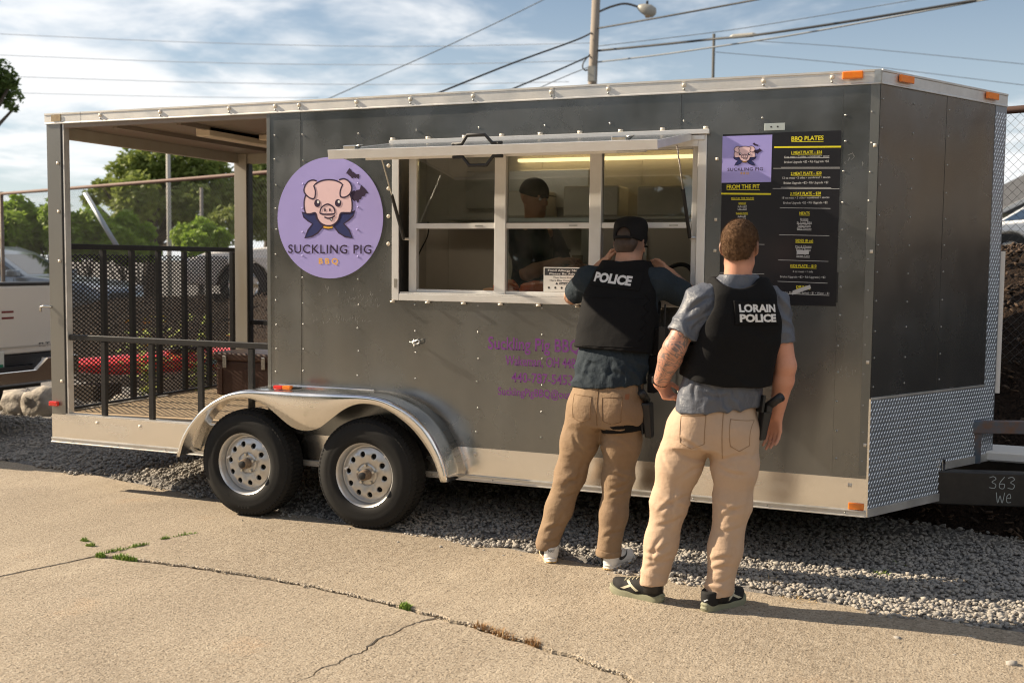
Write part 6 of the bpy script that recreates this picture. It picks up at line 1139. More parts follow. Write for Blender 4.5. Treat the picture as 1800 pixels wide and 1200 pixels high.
    g.loft([(1.175, 4.325, -.335, .216, .160, yaw), (1.25, 4.332, -.312, .216, .162, yaw), (1.40, 4.340, -.264, .216, .166, yaw), (1.50, 4.343, -.232, .208, .152, yaw), (1.60, 4.346, -.208, .170, .125, yaw), (1.672, 4.348, -.192, .128, .108, yaw)], .02, 3.0); g.ell((4.350, -.190, 1.70), (.095, .115, .085), .02, mode='s')
    for c_, o_ in ((Vector(shL), -R), (Vector(shR), R)): g.cap(c_ + o_ * -.01 + Vector((0, .02, -.01)), c_ + o_ * .2 + Vector((0, .06, -.01)), .085, .12, .02, mode='s'); g.cap(c_, c_ + Vector((0, -.02, -.12)), .055, .05, .02, mode='s')
    g.plane((4.3, -.3, 1.180), (-.05, -.1, -1)); vo, vb, vV = garment('vest', g, m_vest, body, .0022, 24, (.1, .1, 1), 5, 2)
    o0 = Vector((4.310, -.75, 1.572)); up_ = (UPZ + R * .0 + Vector((-.02, 0, 0))).normalized(); rt = (R + UPZ * -.10).normalized(); up_ = rt.cross(F) * 1.0
    if up_.z < 0: up_ = -up_
    drape_sheet('name_panel', vb, [(-.150, -.048), (.150, -.048), (.150, .046), (-.150, .046)], o0, rt, up_, F, .004, m_vest, vo, .012, .004); drape_text('lettering', vb, 'POLICE', o0 - rt * .012, rt, up_, F, .0085, .222, .048, m_patchw, vo, .05)
    b = MB(); [drape_line(vb, [Vector((4.34 + q, -.75, z)) for q in np.linspace(-.19, .19, 16)], F, .0012, .0022, b) for z in (1.47, 1.215)]; b.build('vest_seam', m_vest, vo, True)
    b = MB()
    for k in range(9): z = 1.25 + k * .03; drape_line(vb, [Vector((4.485 + (k % 2) * .025, -.75, z)), Vector((4.51 - (k % 2) * .025, -.75, z + .03))], F, .002, .004, b)
    b.build('side_lacing', m_vest, vo, True)
    # duty gear on the right side: radio, pouches, drop-leg holster
    b = MB(); belt_box(b, (4.565, -.29, 1.235), R, F, UPZ, .045, .07, .15); belt_box(b, (4.56, -.36, 1.02), R, F, UPZ, .045, .09, .10); belt_box(b, (4.545, -.30, 1.10), R, F, UPZ, .05, .06, .12); b.build('pouch', m_vest, vo, bev=.008, seg=2); b = MB(); belt_box(b, (4.595, -.31, 1.255), R, F, UPZ, .035, .055, .13); b.tube([(4.60, -.31, 1.32), (4.602, -.31, 1.44)], .005, 6); b.build('radio', m_bkplastic, vo)
    g = SDF((4.08, -.56, .94), (4.56, -.20, 1.06), .006); g.loft([(.985, 4.312, -.381, .190, .126, yaw), (1.03, 4.316, -.375, .188, .124, yaw)], .0, 2.4); garment('belt', g, m_bkplastic, body, it=1)
    hs = bpy.data.objects.new('holster', None); COL.objects.link(hs); hs.parent = body; tl = (UPZ * 1 - R * .10).normalized(); c = Vector((4.545, -.40, .83)); b = MB(); b.hexa([c + R * a * .020 + F * q * .026 - tl * .10 for a, q in ((-1, -1), (1, -1), (1, 1), (-1, 1))], [c + R * a * .026 + F * q * .040 + tl * .09 for a, q in ((-1, -1), (1, -1), (1, 1), (-1, 1))]); b.build('holster_body', m_bkplastic, hs, bev=.010, seg=2)
    b = MB(); belt_box(b, c + tl * .05 - R * .028, R, F, tl, .010, .075, .26); b.build('leg_plate', m_bkplastic, hs, bev=.004); b = MB(); b.tube([c + tl * .10, c + tl * .135 - F * .05, c + tl * .15 - F * .075], [.021, .020, .022], 10); b.build('pistol_grip', m_bkplastic, hs, True)
    g = SDF((4.25, -.56, .70), (4.58, -.2, .86), .005); g.chain([(4.412, -.388, .86), (4.395, -.38, .68)], [.126, .111], .0); g.ell((4.380, -.475, .87), (.094, .071, .105), .04); g.plane((4.4, -.4, .800), (-.12, 0, 1)); g.plane((4.4, -.4, .755), (.12, 0, -1)); garment('thigh_strap', g, m_vest, hs, it=1)
    m_wh = mat('white_leather', (.74, .73, .70), .45, var=(20, .3, (.64, .62, .58))); m_ws = mat('white_rubber', (.72, .70, .65), .6, var=(12, .3, (.6, .57, .5))); m_tr = mat('shoe_black', (.02, .02, .022), .5)
    shoe('shoe', body, (4.035, -.475), (3.905, -.215), m_wh, m_ws, m_tr, .29, 'swoosh', sole_h=.028); shoe('shoe', body, (4.352, -.480), (4.405, -.195), m_wh, m_ws, m_tr, .29, 'swoosh', sole_h=.028)
    b = MB(); b.cyl((3.995, -.425, .05), (3.985, -.42, .12), .044, 16); b.build('sock', m_bkplastic, body, True); b = MB(); b.cyl((4.350, -.425, .05), (4.345, -.42, .12), .044, 16); b.build('sock', m_bkplastic, body, True)
officer_left()

# ================= worker inside the trailer
def worker():
    pr = empty('person', (3.36, .95, ZS + .006), 'worker in dark cap and shirt standing inside behind the window glass', 'person'); yaw = rad(-70); R, F = Vector((math.cos(yaw), math.sin(yaw), 0)), Vector((-math.sin(yaw), math.cos(yaw), 0)); hc = Vector((3.375, .90, 2.085)); hR, hF, hU = frame((.95, -.35, -.15)); z0 = ZS
    shL, elL, wrL = (3.43, 1.09, 1.83), (3.55, 1.10, 1.58), (3.72, .92, 1.62); shR, elR, wrR = (3.30, .74, 1.83), (3.42, .66, 1.58), (3.62, .72, 1.66)
    s = SDF((3.0, .45, z0), (3.95, 1.35, 2.28), .007); head_sdf(s, hc, hR, hF, hU); s.cap(hc + Vector((-.01, 0, -.07)), (3.365, .92, 1.86), .058, .066, .03); s.cap((3.365, .915, 1.87), shL, .05, .048, .05); s.cap((3.365, .915, 1.87), shR, .05, .048, .05); s.loft([(1.3, 3.34, .93, .165, .12, yaw + rad(0)), (1.55, 3.35, .93, .165, .12, yaw), (1.82, 3.36, .92, .16, .1, yaw)], .04); arm_sdf(s, shL, elL, wrL); arm_sdf(s, shR, elR, wrR); hand_sdf(s, wrL, (.9, -.3, .1), (0, 0, -1), (-.3, -.9, 0), .6); hand_sdf(s, wrR, (.9, .1, .2), (0, 0, -1), (.1, .9, 0), .6)
    for y in (.84, 1.02): s.chain([(3.34, y, 1.4), (3.35, y, 1.0), (3.33, y, z0 + .08)], [.085, .058, .045], .03); s.cap((3.32, y, z0 + .04), (3.45, y, z0 + .035), .045, .035, .02)
    V, Fq = s.mesh(); body = npmesh('body', relax(V, Fq, 1), Fq, m_skin2, pr)
    for sx in (-1, 1): o = MB(); o.lathe(hc + hR * sx * .033 + hF * .078 + hU * .002, hF, [(0, .013), (.007, .011), (.012, .004), (.013, 0)], 12); o.build('eye', mat('eye_white', (.7, .68, .65)), body, True)
    g = SDF((3.05, .5, 1.28), (3.7, 1.3, 1.95), .008); g.loft([(1.32, 3.34, .93, .19, .145, yaw), (1.55, 3.35, .93, .185, .14, yaw), (1.75, 3.36, .925, .195, .135, yaw), (1.85, 3.362, .92, .15, .1, yaw), (1.91, 3.365, .92, .085, .08, yaw)], .02); e, e2 = Vector(shL).lerp(Vector(elL), .75), Vector(shR).lerp(Vector(elR), .75); g.cap(shL, e, .07, .066, .04); g.cap(shR, e2, .07, .066, .04); garment('shirt', g, mat('charcoal_tee', (.035, .04, .05), .85), body, .004, 36, (.7, .3, .6), 2)
    g = SDF((3.1, .7, z0 + .05), (3.6, 1.2, 1.45), .009); g.loft([(1.2, 3.34, .93, .19, .14, yaw), (1.42, 3.34, .93, .185, .14, yaw)], .03); [g.chain([(3.34, y, 1.3), (3.35, y, 1.0), (3.33, y, z0 + .1)], [.11, .085, .075], .04) for y in (.84, 1.02)]; garment('trousers', g, mat('dark_jeans', (.02, .024, .035), .85), body, .004, 30, (0, 0, 1), 3)
    M3 = [[hR[i], hF[i], hU[i]] for i in range(3)]; P = lambda a, b_, d: tuple(hc + hR * a + hF * b_ + hU * d); h = SDF(hc - Vector((.18, .18, .1)), hc + Vector((.18, .18, .17)), .006); h.ell(P(0, -.010, .036), (.091, .110, .102), .0, M3); h.plane(P(0, -.05, .020), tuple(-hU - hF * .1)); co, _, _ = garment('cap', h, m_cap_, body); b = MB(); b.prism([(-.07, .08), (-.06, .14), (0, .17), (.06, .14), (.07, .08)], lambda u, v, d: P(u, v, .028 + d), 0, .005); b.build('cap_brim', m_cap_, co)
worker()
# ------------------------------------------------------------------ background
Rr, Ff, Uu = Vector(_r), Vector(_f), Vector(_u); FPX = 1944.36
def at(u, v, depth): return CAM + (Ff + Rr * ((u - 900) / FPX) + Uu * ((600 - v) / FPX)) * depth       # survey helper: photo bearing and distance to a world position
m_rustrail = mat('rusty_rail', (.10, .055, .042), .7, .3, var=(8, .7, (.09, .05, .035))); m_galv = mat('galvanised_wire', (.13, .125, .12), .6, .5, var=(10, .4, (.09, .08, .07)))
# ---- chain-link fence
fc = empty('chain_link_fence', (*((FA + FB) / 2), 0), 'tall chain link fence with rusty top rail behind the trailer', 'fence')
def fpt(u, z, s=0): return (FA[0] + FD[0] * u + FN[0] * s, FA[1] + FD[1] * u + FN[1] * s, z)
FT = 2.71
MB().tube([fpt(-5, FT), fpt(6, FT - .01), fpt(14, FT + .005), fpt(24, FT)], .026, 10).build('top_rail', m_rustrail, fc, True)
for u in (-3.2, .05, 9.3, 12.4, 15.5, 18.6, 21.7): MB().tube([fpt(u, -.1), fpt(u, FT + .03)], .032, 10).build('fence_post', mat('post_brown', (.17, .12, .09), .7, .3, var=(7, .6, (.25, .22, .19))), fc, True)
def wires():
    b = MB(); p = .062; z0, z1 = .25, FT; H = z1 - z0
    def seg(u0, u1):
        n = int((u1 - u0) / p)
        for i in range(-int(H / p) - 1, n + 1):
            for sg in (1, -1):
                a, c = u0 + i * p, u0 + i * p + H; za, zc = z0, z1
                if a < u0: za = z0 + (u0 - a); a = u0
                if c > u1: zc = z1 - (c - u1); c = u1
                if c - a < .01: continue
                if sg < 0: a, c = u0 + u1 - a, u0 + u1 - c
                b.tube([fpt(a, za, .028 + .002 * sg), fpt(c, zc, .028 + .002 * sg)], .00125, 3, False)
    seg(-5, 24); o = b.build('chain_link', m_galv, fc, fix=False); o['kind'] = 'stuff'
wires()
MB().tube([at(150, 340, 15.5), at(205, 432, 15.2)], .035, 10).build('leaning_rail', mat('grey_pipe', (.30, .33, .36), .5, .4), fc, True)
# ---- vehicles
m_tyre2 = mat('car_tyre', (.014, .014, .014), .8); m_carglass = mat('car_glass', (.012, .016, .02), .06, spec=.8); m_chrome = mat('chrome', (.75, .75, .75), .12, 1.); m_trimb = mat('black_trim', (.02, .02, .022), .5); m_tail = mat('tail_lamp', (.45, .02, .015), .15, coat=.6)
def section_body(name, secs, m, parent, W, smooth_bev=.03, tumble=None):
    """body from side-profile polygon (x,z), width narrowing towards the top"""
    b = MB(); n = len(secs); zs = [p[1] for p in secs]; z0, z1 = min(zs), max(zs)
    def wy(z): return W / 2 * (1 - (tumble or 0) * max(0, (z - z0) / (z1 - z0)) ** 1.5)
    tri = tessellate_polygon([[Vector((x, z, 0)) for x, z in secs]]); V = [(x, -wy(z), z) for x, z in secs] + [(x, wy(z), z) for x, z in secs]
    F = [tuple(t) for t in tri] + [tuple(n + i for i in reversed(t)) for t in tri] + [(i, (i + 1) % n, n + (i + 1) % n, n + i) for i in range(n)]; b.add(V, F); o = b.build(name, m, parent, local=True); bevel(o, smooth_bev, 3, 25); o.data.polygons.foreach_set('use_smooth', np.ones(len(o.data.polygons), bool)); return o
def vwheel(parent, x, y, r, w=.22):
    sg = 1 if y > 0 else -1; wo = bpy.data.objects.new('wheel', None); COL.objects.link(wo); wo.parent = parent
    t = MB(); t.lathe((x, y, r), (0, sg, 0), [(r * .6, -w), (r * .9, -w), (r, -w * .8), (r, -.03), (r * .93, 0), (r * .66, .004), (r * .62, -.02)], 36); t.build('tyre', m_tyre2, wo, True, local=True, sharp=40); t = MB(); t.lathe((x, y, r), (0, sg, 0), [(0, -.03), (r * .2, -.02), (r * .28, -.05), (r * .55, -.045), (r * .64, -.005)], 24); rm = t.build('rim', m_chrome, wo, True, local=True, sharp=40)
    for k in range(6): a = k * math.pi / 3; t = MB(); t.bar((x + r * .2 * math.cos(a), y - sg * .015, r + r * .2 * math.sin(a)), (x + r * .6 * math.cos(a), y - sg * .02, r + r * .6 * math.sin(a)), .05, .05); t.build('spoke', m_chrome, rm, local=True)
def arch_profile(pts, wheels, r, zb):
    """insert wheel arches into the bottom edge (from front +x to rear)"""
    out = list(pts); bot = []
    for wx in wheels:
        bot += [(wx - r * math.cos(t), zb + max(0, (r * math.sin(t)) - (zb - r * .8) * .0)) for t in np.linspace(0, math.pi, 9)]
    return out + bot
def pickup(name, loc, rz, label, m_paint, white=True, badge=None):
    """local: tailgate at x=0 facing +x, cab towards -x"""
    e = empty(name, loc, label, 'pickup truck', None, rz); Wd = 1.92
    wl = (-4.75, -1.2); rA = .44
    bottom = []
    for wx in wl: bottom += [(wx + rA * -math.cos(t), .52 + rA * .95 * math.sin(t)) for t in np.linspace(0, math.pi, 9)]
    body = section_body('body', [(-5.75, .52)] + bottom + [(-.06, .55), (-.03, .75), (-.03, 1.36), (-.1, 1.375), (-1.9, 1.38), (-1.95, 1.32), (-3.9, 1.28), (-5.5, 1.2), (-5.75, 1.05)], m_paint, e, Wd, .035, .05)
    cabp = [(-1.98, 1.2), (-2.05, 1.80), (-2.3, 1.90), (-3.3, 1.92), (-3.65, 1.82), (-4.25, 1.27)]; cab = section_body('cab', cabp, m_paint, e, 1.78, .05, .16)
    for sy in (-1, 1):
        for pts in ([(-2.25, 1.36), (-2.28, 1.76), (-2.95, 1.80), (-2.95, 1.34)], [(-3.03, 1.34), (-3.03, 1.80), (-3.5, 1.78), (-3.95, 1.34)]): b = MB(); b.prism(pts, lambda u, v, d, sy=sy: (u, sy * (.892 - .142 * max(0, (v - 1.2) / .72) ** 1.5 + d), v), -.01, .004); b.build('side_window', m_carglass, cab, local=True)
    b = MB(); b.prism([(-.68, 1.42), (.68, 1.42), (.62, 1.78), (-.62, 1.78)], lambda u, v, d: (-2.0 - (v - 1.2) / .6 * .07 + d, u, v), -.005, .008); b.build('rear_window', m_carglass, cab, local=True)
    b = MB(); b.prism([(-.70, 1.32), (.70, 1.32), (.62, 1.80), (-.62, 1.80)], lambda u, v, d: (-4.19 + (v - 1.32) * 1.12 - d, u, v), -.02, .02); b.build('windscreen', m_carglass, cab, local=True)
    tg_ = MB().box(-.028, .022, -.79, .79, .74, 1.365).build('tailgate', m_paint, e, local=True); bevel(tg_, .02, 3)
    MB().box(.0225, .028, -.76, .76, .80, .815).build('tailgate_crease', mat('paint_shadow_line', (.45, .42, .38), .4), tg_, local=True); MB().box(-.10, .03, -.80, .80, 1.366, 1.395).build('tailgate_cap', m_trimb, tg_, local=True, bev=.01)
    bevel(MB().box(.0225, .036, -.13, .13, 1.07, 1.20).build('tailgate_handle', m_trimb, tg_, local=True), .01, 2)
    b = MB(); [b.box(.0226, .0245, y0, y1, z, z + .018) for z in (1.065, 1.12) for y0, y1 in ((.17, .30),)]; b.build('tailgate_stripe', mat('dark_red_mark', (.18, .03, .03), .4), tg_, local=True)
    if badge: b = MB(); puttext(b, badge, lambda u, v, d: (.0235 + d, u, v), .001, .64, .815, .13, .035, .03); b.build('badge', m_trimb, tg_, local=True, fix=False)
    for sy in (-1, 1): bevel(MB().box(-.10, .012, sy * .955 if sy < 0 else .80, -.80 if sy < 0 else .955, .80, 1.30).build('tail_lamp', m_tail, e, local=True), .02, 2)
    bp = MB(); bp.prism([(-.96, .70), (-.55, .70), (-.42, .60), (.42, .60), (.55, .70), (.96, .70), (.94, .50), (.7, .47), (-.7, .47), (-.94, .50)], lambda u, v, d: (d, u, v), -.06, .14); bumper = bp.build('bumper', m_chrome, e, local=True); bevel(bumper, .02, 2); MB().box(-.05, .12, -.42, .42, .605, .64).build('bumper_step', m_trimb, bumper, local=True); MB().box(-.045, .05, -.80, .80, .645, .735).build('bumper_gap', m_trimb, bumper, local=True)
    pl_o = MB().box(.055, .062, -.155, .155, .60 + .02, .78).build('licence_plate', mat('plate_white', (.6, .62, .58), .5), e, local=True, bev=.004); MB().box(.0622, .0632, -.14, .14, .63, .665).build('plate_band', mat('plate_green', (.02, .22, .12), .5), pl_o, local=True)
    MB().box(-5.5, -.15, -.75, .75, .40, .60).build('chassis', m_trimb, e, local=True)
    for wx in wl: vwheel(e, wx, -.93, .385); vwheel(e, wx, .93, .385)
    for sy in (-.66, .66): bevel(MB().box(-5.80, -5.72, sy - .2, sy + .2, .88, 1.08).build('headlight', mat('lamp_clear', (.7, .72, .75), .1, spec=.8), e, local=True), .02, 2)
    MB().box(-5.83, -5.70, -.95, .95, .48, .72).build('front_bumper', m_chrome, e, local=True, bev=.03); MB().box(-5.79, -5.74, -.44, .44, .84, 1.10).build('grille', m_trimb, e, local=True)
    return e
m_whitep = mat('white_truck_paint', (.70, .66, .60), .25, coat=.6, var=(1.5, .25, (.64, .60, .54)))
pickup('pickup_truck', (-1.92, 1.15, .03), rad(-2), 'white pickup truck with its tailgate towards the trailer porch', m_whitep, badge='SLT')
def car(name, loc, rz, label, m_paint, cat='car', suv=True):
    """local: nose at +x, centred"""
    e = empty(name, loc, label, cat, None, rz); H = 1.68 if suv else 1.45; L2 = 2.32; wl = (1.42, -1.38); rA = .39; k = H / 1.68
    bottom = []
    for wx in reversed(wl): bottom += [(wx - rA * math.cos(t), .34 + rA * .98 * math.sin(t)) for t in np.linspace(0, math.pi, 9)]
    prof = [(-L2, .40)] + bottom + [(L2 - .05, .36), (L2, .55), (L2 - .06, .82 * k), (L2 - .35, .95 * k), (1.05, 1.06 * k), (.9, 1.07 * k), (-L2 + .2, 1.08 * k), (-L2 + .02, .98 * k)]
    body = section_body('body', prof, m_paint, e, 1.84, .05, .06); gh = [(1.0, 1.03 * k), (.30, 1.54 * k), (.0, H * .985), (-.6, H), (-1.5, H * .985), (-1.85, 1.60 * k), (-2.22, 1.06 * k)]; cab = section_body('greenhouse', gh, m_paint, e, 1.70, .06, .22)
    for sy in (-1, 1):
        for pts in ([(.80, 1.10 * k), (.28, 1.48 * k), (-.18, 1.56 * k), (-.22, 1.10 * k)], [(-.30, 1.10 * k), (-.27, 1.565 * k), (-1.05, 1.56 * k), (-1.10, 1.11 * k)], [(-1.18, 1.12 * k), (-1.14, 1.55 * k), (-1.62, 1.52 * k), (-1.88, 1.15 * k)]): b = MB(); b.prism(pts, lambda u, v, d, sy=sy: (u, sy * (.851 - .187 * max(0, (v - 1.03 * k) / (H - 1.03 * k)) ** 1.5 + d), v), -.01, .006); b.build('side_window', m_carglass, cab, local=True)
        MB().box(-.21, -.05, sy * .925 - .012, sy * .925 + .012, .93 * k, .955 * k).build('door_handle', m_chrome, body, local=True, bev=.006); MB().box(-1.28, -1.12, sy * .925 - .012, sy * .925 + .012, .95 * k, .975 * k).build('door_handle', m_chrome, body, local=True, bev=.006)
        for x in (.78, -.26, -1.16): MB().box(x, x + .008, sy * .921 - .002, sy * .921 + .002, .45, 1.02 * k).build('door_gap', m_trimb, body, local=True)
        bevel(MB().box(L2 - .30, L2 - .02, sy * .72 - .16, sy * .72 + .16, .72 * k, .86 * k).build('headlight', mat('lamp_clear', (.7, .72, .75)), e, local=True), .03, 2); bevel(MB().box(-L2 - .01, -L2 + .12, sy * .76 - .13, sy * .76 + .13, .78 * k, .98 * k).build('tail_lamp', m_tail, e, local=True), .03, 2); bevel(MB().box(.72, .92, sy * 1.0 - .08, sy * 1.0 + .08, 1.05 * k, 1.19 * k).build('wing_mirror', m_paint, e, local=True), .03, 2)
    b = MB(); b.prism([(-.66, 1.10 * k), (.66, 1.10 * k), (.56, 1.50 * k), (-.56, 1.50 * k)], lambda u, v, d: (.985 - (v - 1.03 * k) * 1.38 / k + .0 + d, u, v), -.02, .02); b.build('windscreen', m_carglass, cab, local=True); MB().box(L2 - .03, L2 + .01, -.5, .5, .50, .74 * k).build('grille', m_trimb, e, local=True, bev=.02)
    for wx in wl: vwheel(e, wx, -.91, .35); vwheel(e, wx, .91, .35)
    return e
ax = math.atan2(Rr.y, Rr.x)
m_silver = mat('silver_blue_paint', (.20, .24, .29), .28, .6, coat=.5); c = at(0, 470, 20.); car('parked_suv', (c.x, c.y, .40), ax - .10, 'silver blue SUV parked beyond the fence on the left', m_silver, suv=False)
c = at(612, 500, 17.); car('parked_car', (c.x, c.y, .92), ax + math.pi + .05, 'white car parked beyond the fence, front wheel beside the far porch post', mat('white_truck_paint', (.70, .66, .60)), suv=False)
c = at(1880, 430, 19.); car('parked_car', (c.x, c.y, 1.50), ax + math.pi, 'white car parked behind the fence past the trailer nose', mat('white_car_paint', (.75, .75, .74), .3, coat=.5), suv=False)
# ---- red kayak on the bank, with timber block
def kayak(a, c_, lab):
    a, c_ = Vector(a), Vector(c_); ax_ = (c_ - a).normalized(); L = (c_ - a).length; r = ax_.cross(UPZ).normalized(); u = r.cross(ax_).normalized(); e = empty('kayak', tuple(a), lab, 'kayak'); V = []; F = []; n = 14; m = 28
    for i in range(m + 1):
        t = i / m; w = .30 * math.sin(math.pi * min(max(t, .02), .98)) ** .62; h = .15 * math.sin(math.pi * min(max(t, .03), .97)) ** .5; rk = .10 * (2 * t - 1) ** 4
        for k in range(n):
            q = 2 * math.pi * k / n; cz = math.sin(q); V.append(tuple(a + ax_ * L * t + r * w * math.cos(q) + u * (h * (cz if cz < 0 else cz * .8) + rk)))
    for i in range(m):
        for k in range(n): F.append((i * n + k, i * n + (k + 1) % n, (i + 1) * n + (k + 1) % n, (i + 1) * n + k))
    F += [tuple(range(n)), tuple(m * n + k for k in range(n))]; b = MB(); b.add(V, F); h = b.build('hull', mat('red_hull', (.72, .025, .022), .28, coat=.4, var=(3, .3, (.6, .02, .02))), e, True, sharp=60)
    b = MB(); b.lathe(a + ax_ * L * .5 + u * .115, u, [(.20, -.03), (.24, .02), (.255, .03), (.24, .035)], 20); b.build('cockpit_rim', m_trimb, e, True); b = MB(); b.prism([(L * .58, -.05), (L * .72, -.05), (L * .71, .03), (L * .59, .03)], lambda p_, q_, d: tuple(a + ax_ * p_ - r * -1 * (.0) + u * q_ + (r if r.y < 0 else -r) * (.285 + d)), -.01, .012); b.build('hull_decal', mat('decal_blue', (.20, .28, .36), .4), h)
    return e
kayak((-3.75, 3.55, .36), (-.35, 4.62, .66), 'long red kayak lying at the foot of the bank behind the porch')
thing('timber_block', 'dark timber block under the red kayak', 'timber', MB().box(-3.2, -2.9, 3.5, 3.95, .0, .22), mat('old_timber', (.09, .065, .045), .9), (-3.05, 3.7, 0)); thing('timber_block', 'second timber block further along under the red kayak', 'timber', MB().box(-1.5, -1.2, 4.0, 4.5, .0, .45), mat('old_timber', (.09, .065, .045)), (-1.35, 4.25, 0))
# ---- rocks
m_rock = mat('field_stone', (.36, .32, .27), .9, var=[(5, .6, (.25, .22, .19)), (18, .5, (.48, .43, .36))], bump=(14, .02))
for i, (x, y, r, l) in enumerate(((-3.10, 2.66, (.20, .17, .15), 'grey boulder beside the truck tyre'), (-2.82, 2.70, (.24, .2, .18), 'largest grey boulder by the truck bumper'), (-2.52, 2.74, (.17, .16, .13), 'rounded pinkish boulder beside the porch post'), (-1.98, 3.02, (.22, .18, .14), 'pale boulder seen through the mesh gate'), (-1.45, 3.2, (.14, .12, .09), 'small pale rock right of the boulder behind the mesh gate'), (-3.45, 2.9, (.2, .2, .14), 'boulder half hidden under the truck'))):
    b = bmesh.new(); bmesh.ops.create_icosphere(b, subdivisions=3, radius=1)
    for v in b.verts: k = 1 + .35 * mnoise.noise(v.co * 1.3 + Vector((i * 7.1, 0, 0))) + .12 * mnoise.noise(v.co * 4 + Vector((i, 3, 0))); v.co = Vector((v.co.x * r[0] * k, v.co.y * r[1] * k, v.co.z * r[2] * k))
    me = bpy.data.meshes.new('boulder'); b.to_mesh(me); b.free(); o = link('boulder', me, m_rock, None, True); o.location = (x, y, r[2] * .6); tag(o, l, 'boulder', 'boulders along the foot of the bank')
# ---- trees, hedge and plants
def leafmat(nm, c1, c2):
    m = mat(nm, c1, .6, var=[(1.1, .8, c2), (9, .4, tuple(x * .6 for x in c1))], spec=.3); t = m.node_tree; b = t.nodes['Principled BSDF']; tl = t.nodes.new('ShaderNodeBsdfTranslucent'); mx = t.nodes.new('ShaderNodeMixShader'); mx.inputs[0].default_value = .42
    t.links.new(b.inputs['Base Color'].links[0].from_socket, tl.inputs[0]); o = t.nodes['Material Output']; t.links.new(b.outputs[0], mx.inputs[1]); t.links.new(tl.outputs[0], mx.inputs[2]); t.links.new(mx.outputs[0], o.inputs[0]); return m
m_leaf1 = leafmat('leaf_willow', (.20, .255, .06), (.27, .31, .09)); m_leaf2 = leafmat('leaf_vine', (.21, .33, .04), (.32, .42, .075)); m_leaf3 = leafmat('leaf_dark', (.05, .09, .024), (.085, .13, .04)); m_bark = mat('bark', (.10, .08, .062), .9, var=(12, .6, (.06, .045, .035)), bump=(20, .02))
def crown(name, blobs, n, size, m, parent):
    bl = np.array(blobs, float); wts = bl[:, 3] ** 2; k = RNG.choice(len(bl), n, p=wts / wts.sum()); d = RNG.normal(size=(n, 3)); d /= np.linalg.norm(d, axis=1)[:, None]; rr = bl[k, 3] * np.cbrt(RNG.uniform(.12, 1, n)); zsq = bl[k, 4] if bl.shape[1] > 4 else np.ones(n)
    nz = np.array([mnoise.noise(tuple(q * 2.2 + kk * 3.1)) for q, kk in zip(d, k)]); rr = rr * (1 + .45 * nz); C = bl[k, :3] + d * rr[:, None] * np.stack([np.ones(n), np.ones(n), zsq], -1)
    a = RNG.normal(size=(n, 3)); a[:, 2] *= .6; a /= np.linalg.norm(a, axis=1)[:, None]; t = np.cross(a, RNG.normal(size=(n, 3))); t /= np.linalg.norm(t, axis=1)[:, None]; s_ = size * RNG.uniform(.6, 1.3, n)[:, None]
    V = np.stack([C - a * s_, C + t * s_ * .42, C + a * s_, C - t * s_ * .42], 1).reshape(-1, 3); F = np.arange(4 * n).reshape(n, 4)
    o = npmesh(name, V, F, m, parent, smooth=False); return o
def tree(name, base, H, blobs, n, size, m, label, cat='tree', group=None, tr_r=.22, limbs=True):
    e = empty(name, base, label, cat, group); B = Vector(base); b = MB(); top = B + Vector((.1, .1, H * .55)); b.tube([B + Vector((0, 0, -.2)), B + Vector((.05, 0, H * .25)), top], [tr_r, tr_r * .75, tr_r * .4], 10)
    if limbs:
        for q in blobs: c_ = Vector(q[:3]); st = B.lerp(top, random.uniform(.45, .95)); mid = st.lerp(c_, .5) + Vector((0, 0, -.15 * (c_ - st).length * .3)); b.tube([st, mid, c_], [tr_r * .42, tr_r * .26, tr_r * .1], 6)
    b.build('trunk', m_bark, e, True); crown('crown', blobs, n, size, m, e); return e
def px_blobs(L, depth, jit=1.5): return [(*(at(u, v, depth + random.uniform(-jit, jit))), r / FPX * depth) for u, v, r in L]
random.seed(5)
g = at(265, 455, 38); tree('willow_tree', (g.x, g.y, .3), 6.0, px_blobs([(230, 305, 40), (270, 290, 42), (320, 300, 45), (370, 315, 45), (395, 350, 42), (300, 340, 50), (240, 350, 42), (345, 370, 45), (200, 345, 26), (180, 330, 18), (260, 385, 36), (400, 395, 34), (160, 350, 16), (215, 395, 24)], 38), 15000, .13, m_leaf1, 'large leafy tree seen through the porch opening', tr_r=.3)
g = at(470, 455, 40); tree('willow_tree', (g.x, g.y, .5), 6.0, px_blobs([(455, 310, 34), (480, 340, 46), (445, 370, 34), (500, 310, 40), (460, 400, 24)], 40), 6500, .13, m_leaf1, 'leafy tree between the far porch post and the grey panel', tr_r=.25)
g = at(345, 440, 26); tree('round_bush', (g.x, g.y, .4), 1.4, px_blobs([(325, 415, 24), (355, 410, 26), (385, 420, 22), (345, 430, 26)], 26, .5), 3200, .075, m_leaf2, 'rounded green bush behind the mesh gate', 'bush', tr_r=.05)
for i, (u0, v0, r0, l) in enumerate(((15, 385, 50, 'vine covered shrub at the left edge beyond the SUV'), (80, 390, 48, 'bright vine covered shrub right of the fence post'), (145, 400, 46, 'bright green vine shrub behind the porch post'), (205, 405, 40, 'vine shrub under the leaning pipe'), (240, 420, 26, 'low end of the vine hedge by the leaning pipe'))):
    g = at(u0, 450, 23); tree('vine_shrub', (g.x, g.y, .3), 1.8, px_blobs([(u0 - 22, v0, r0 * .6), (u0 + 18, v0 - 12, r0 * .55), (u0, v0 + 20, r0 * .75), (u0 + 26, v0 + 22, r0 * .6), (u0 - 24, v0 + 30, r0 * .6)], 23, .6), 3400, .085, m_leaf2, l, 'shrub', 'vine covered shrubs beyond the fence', .06)
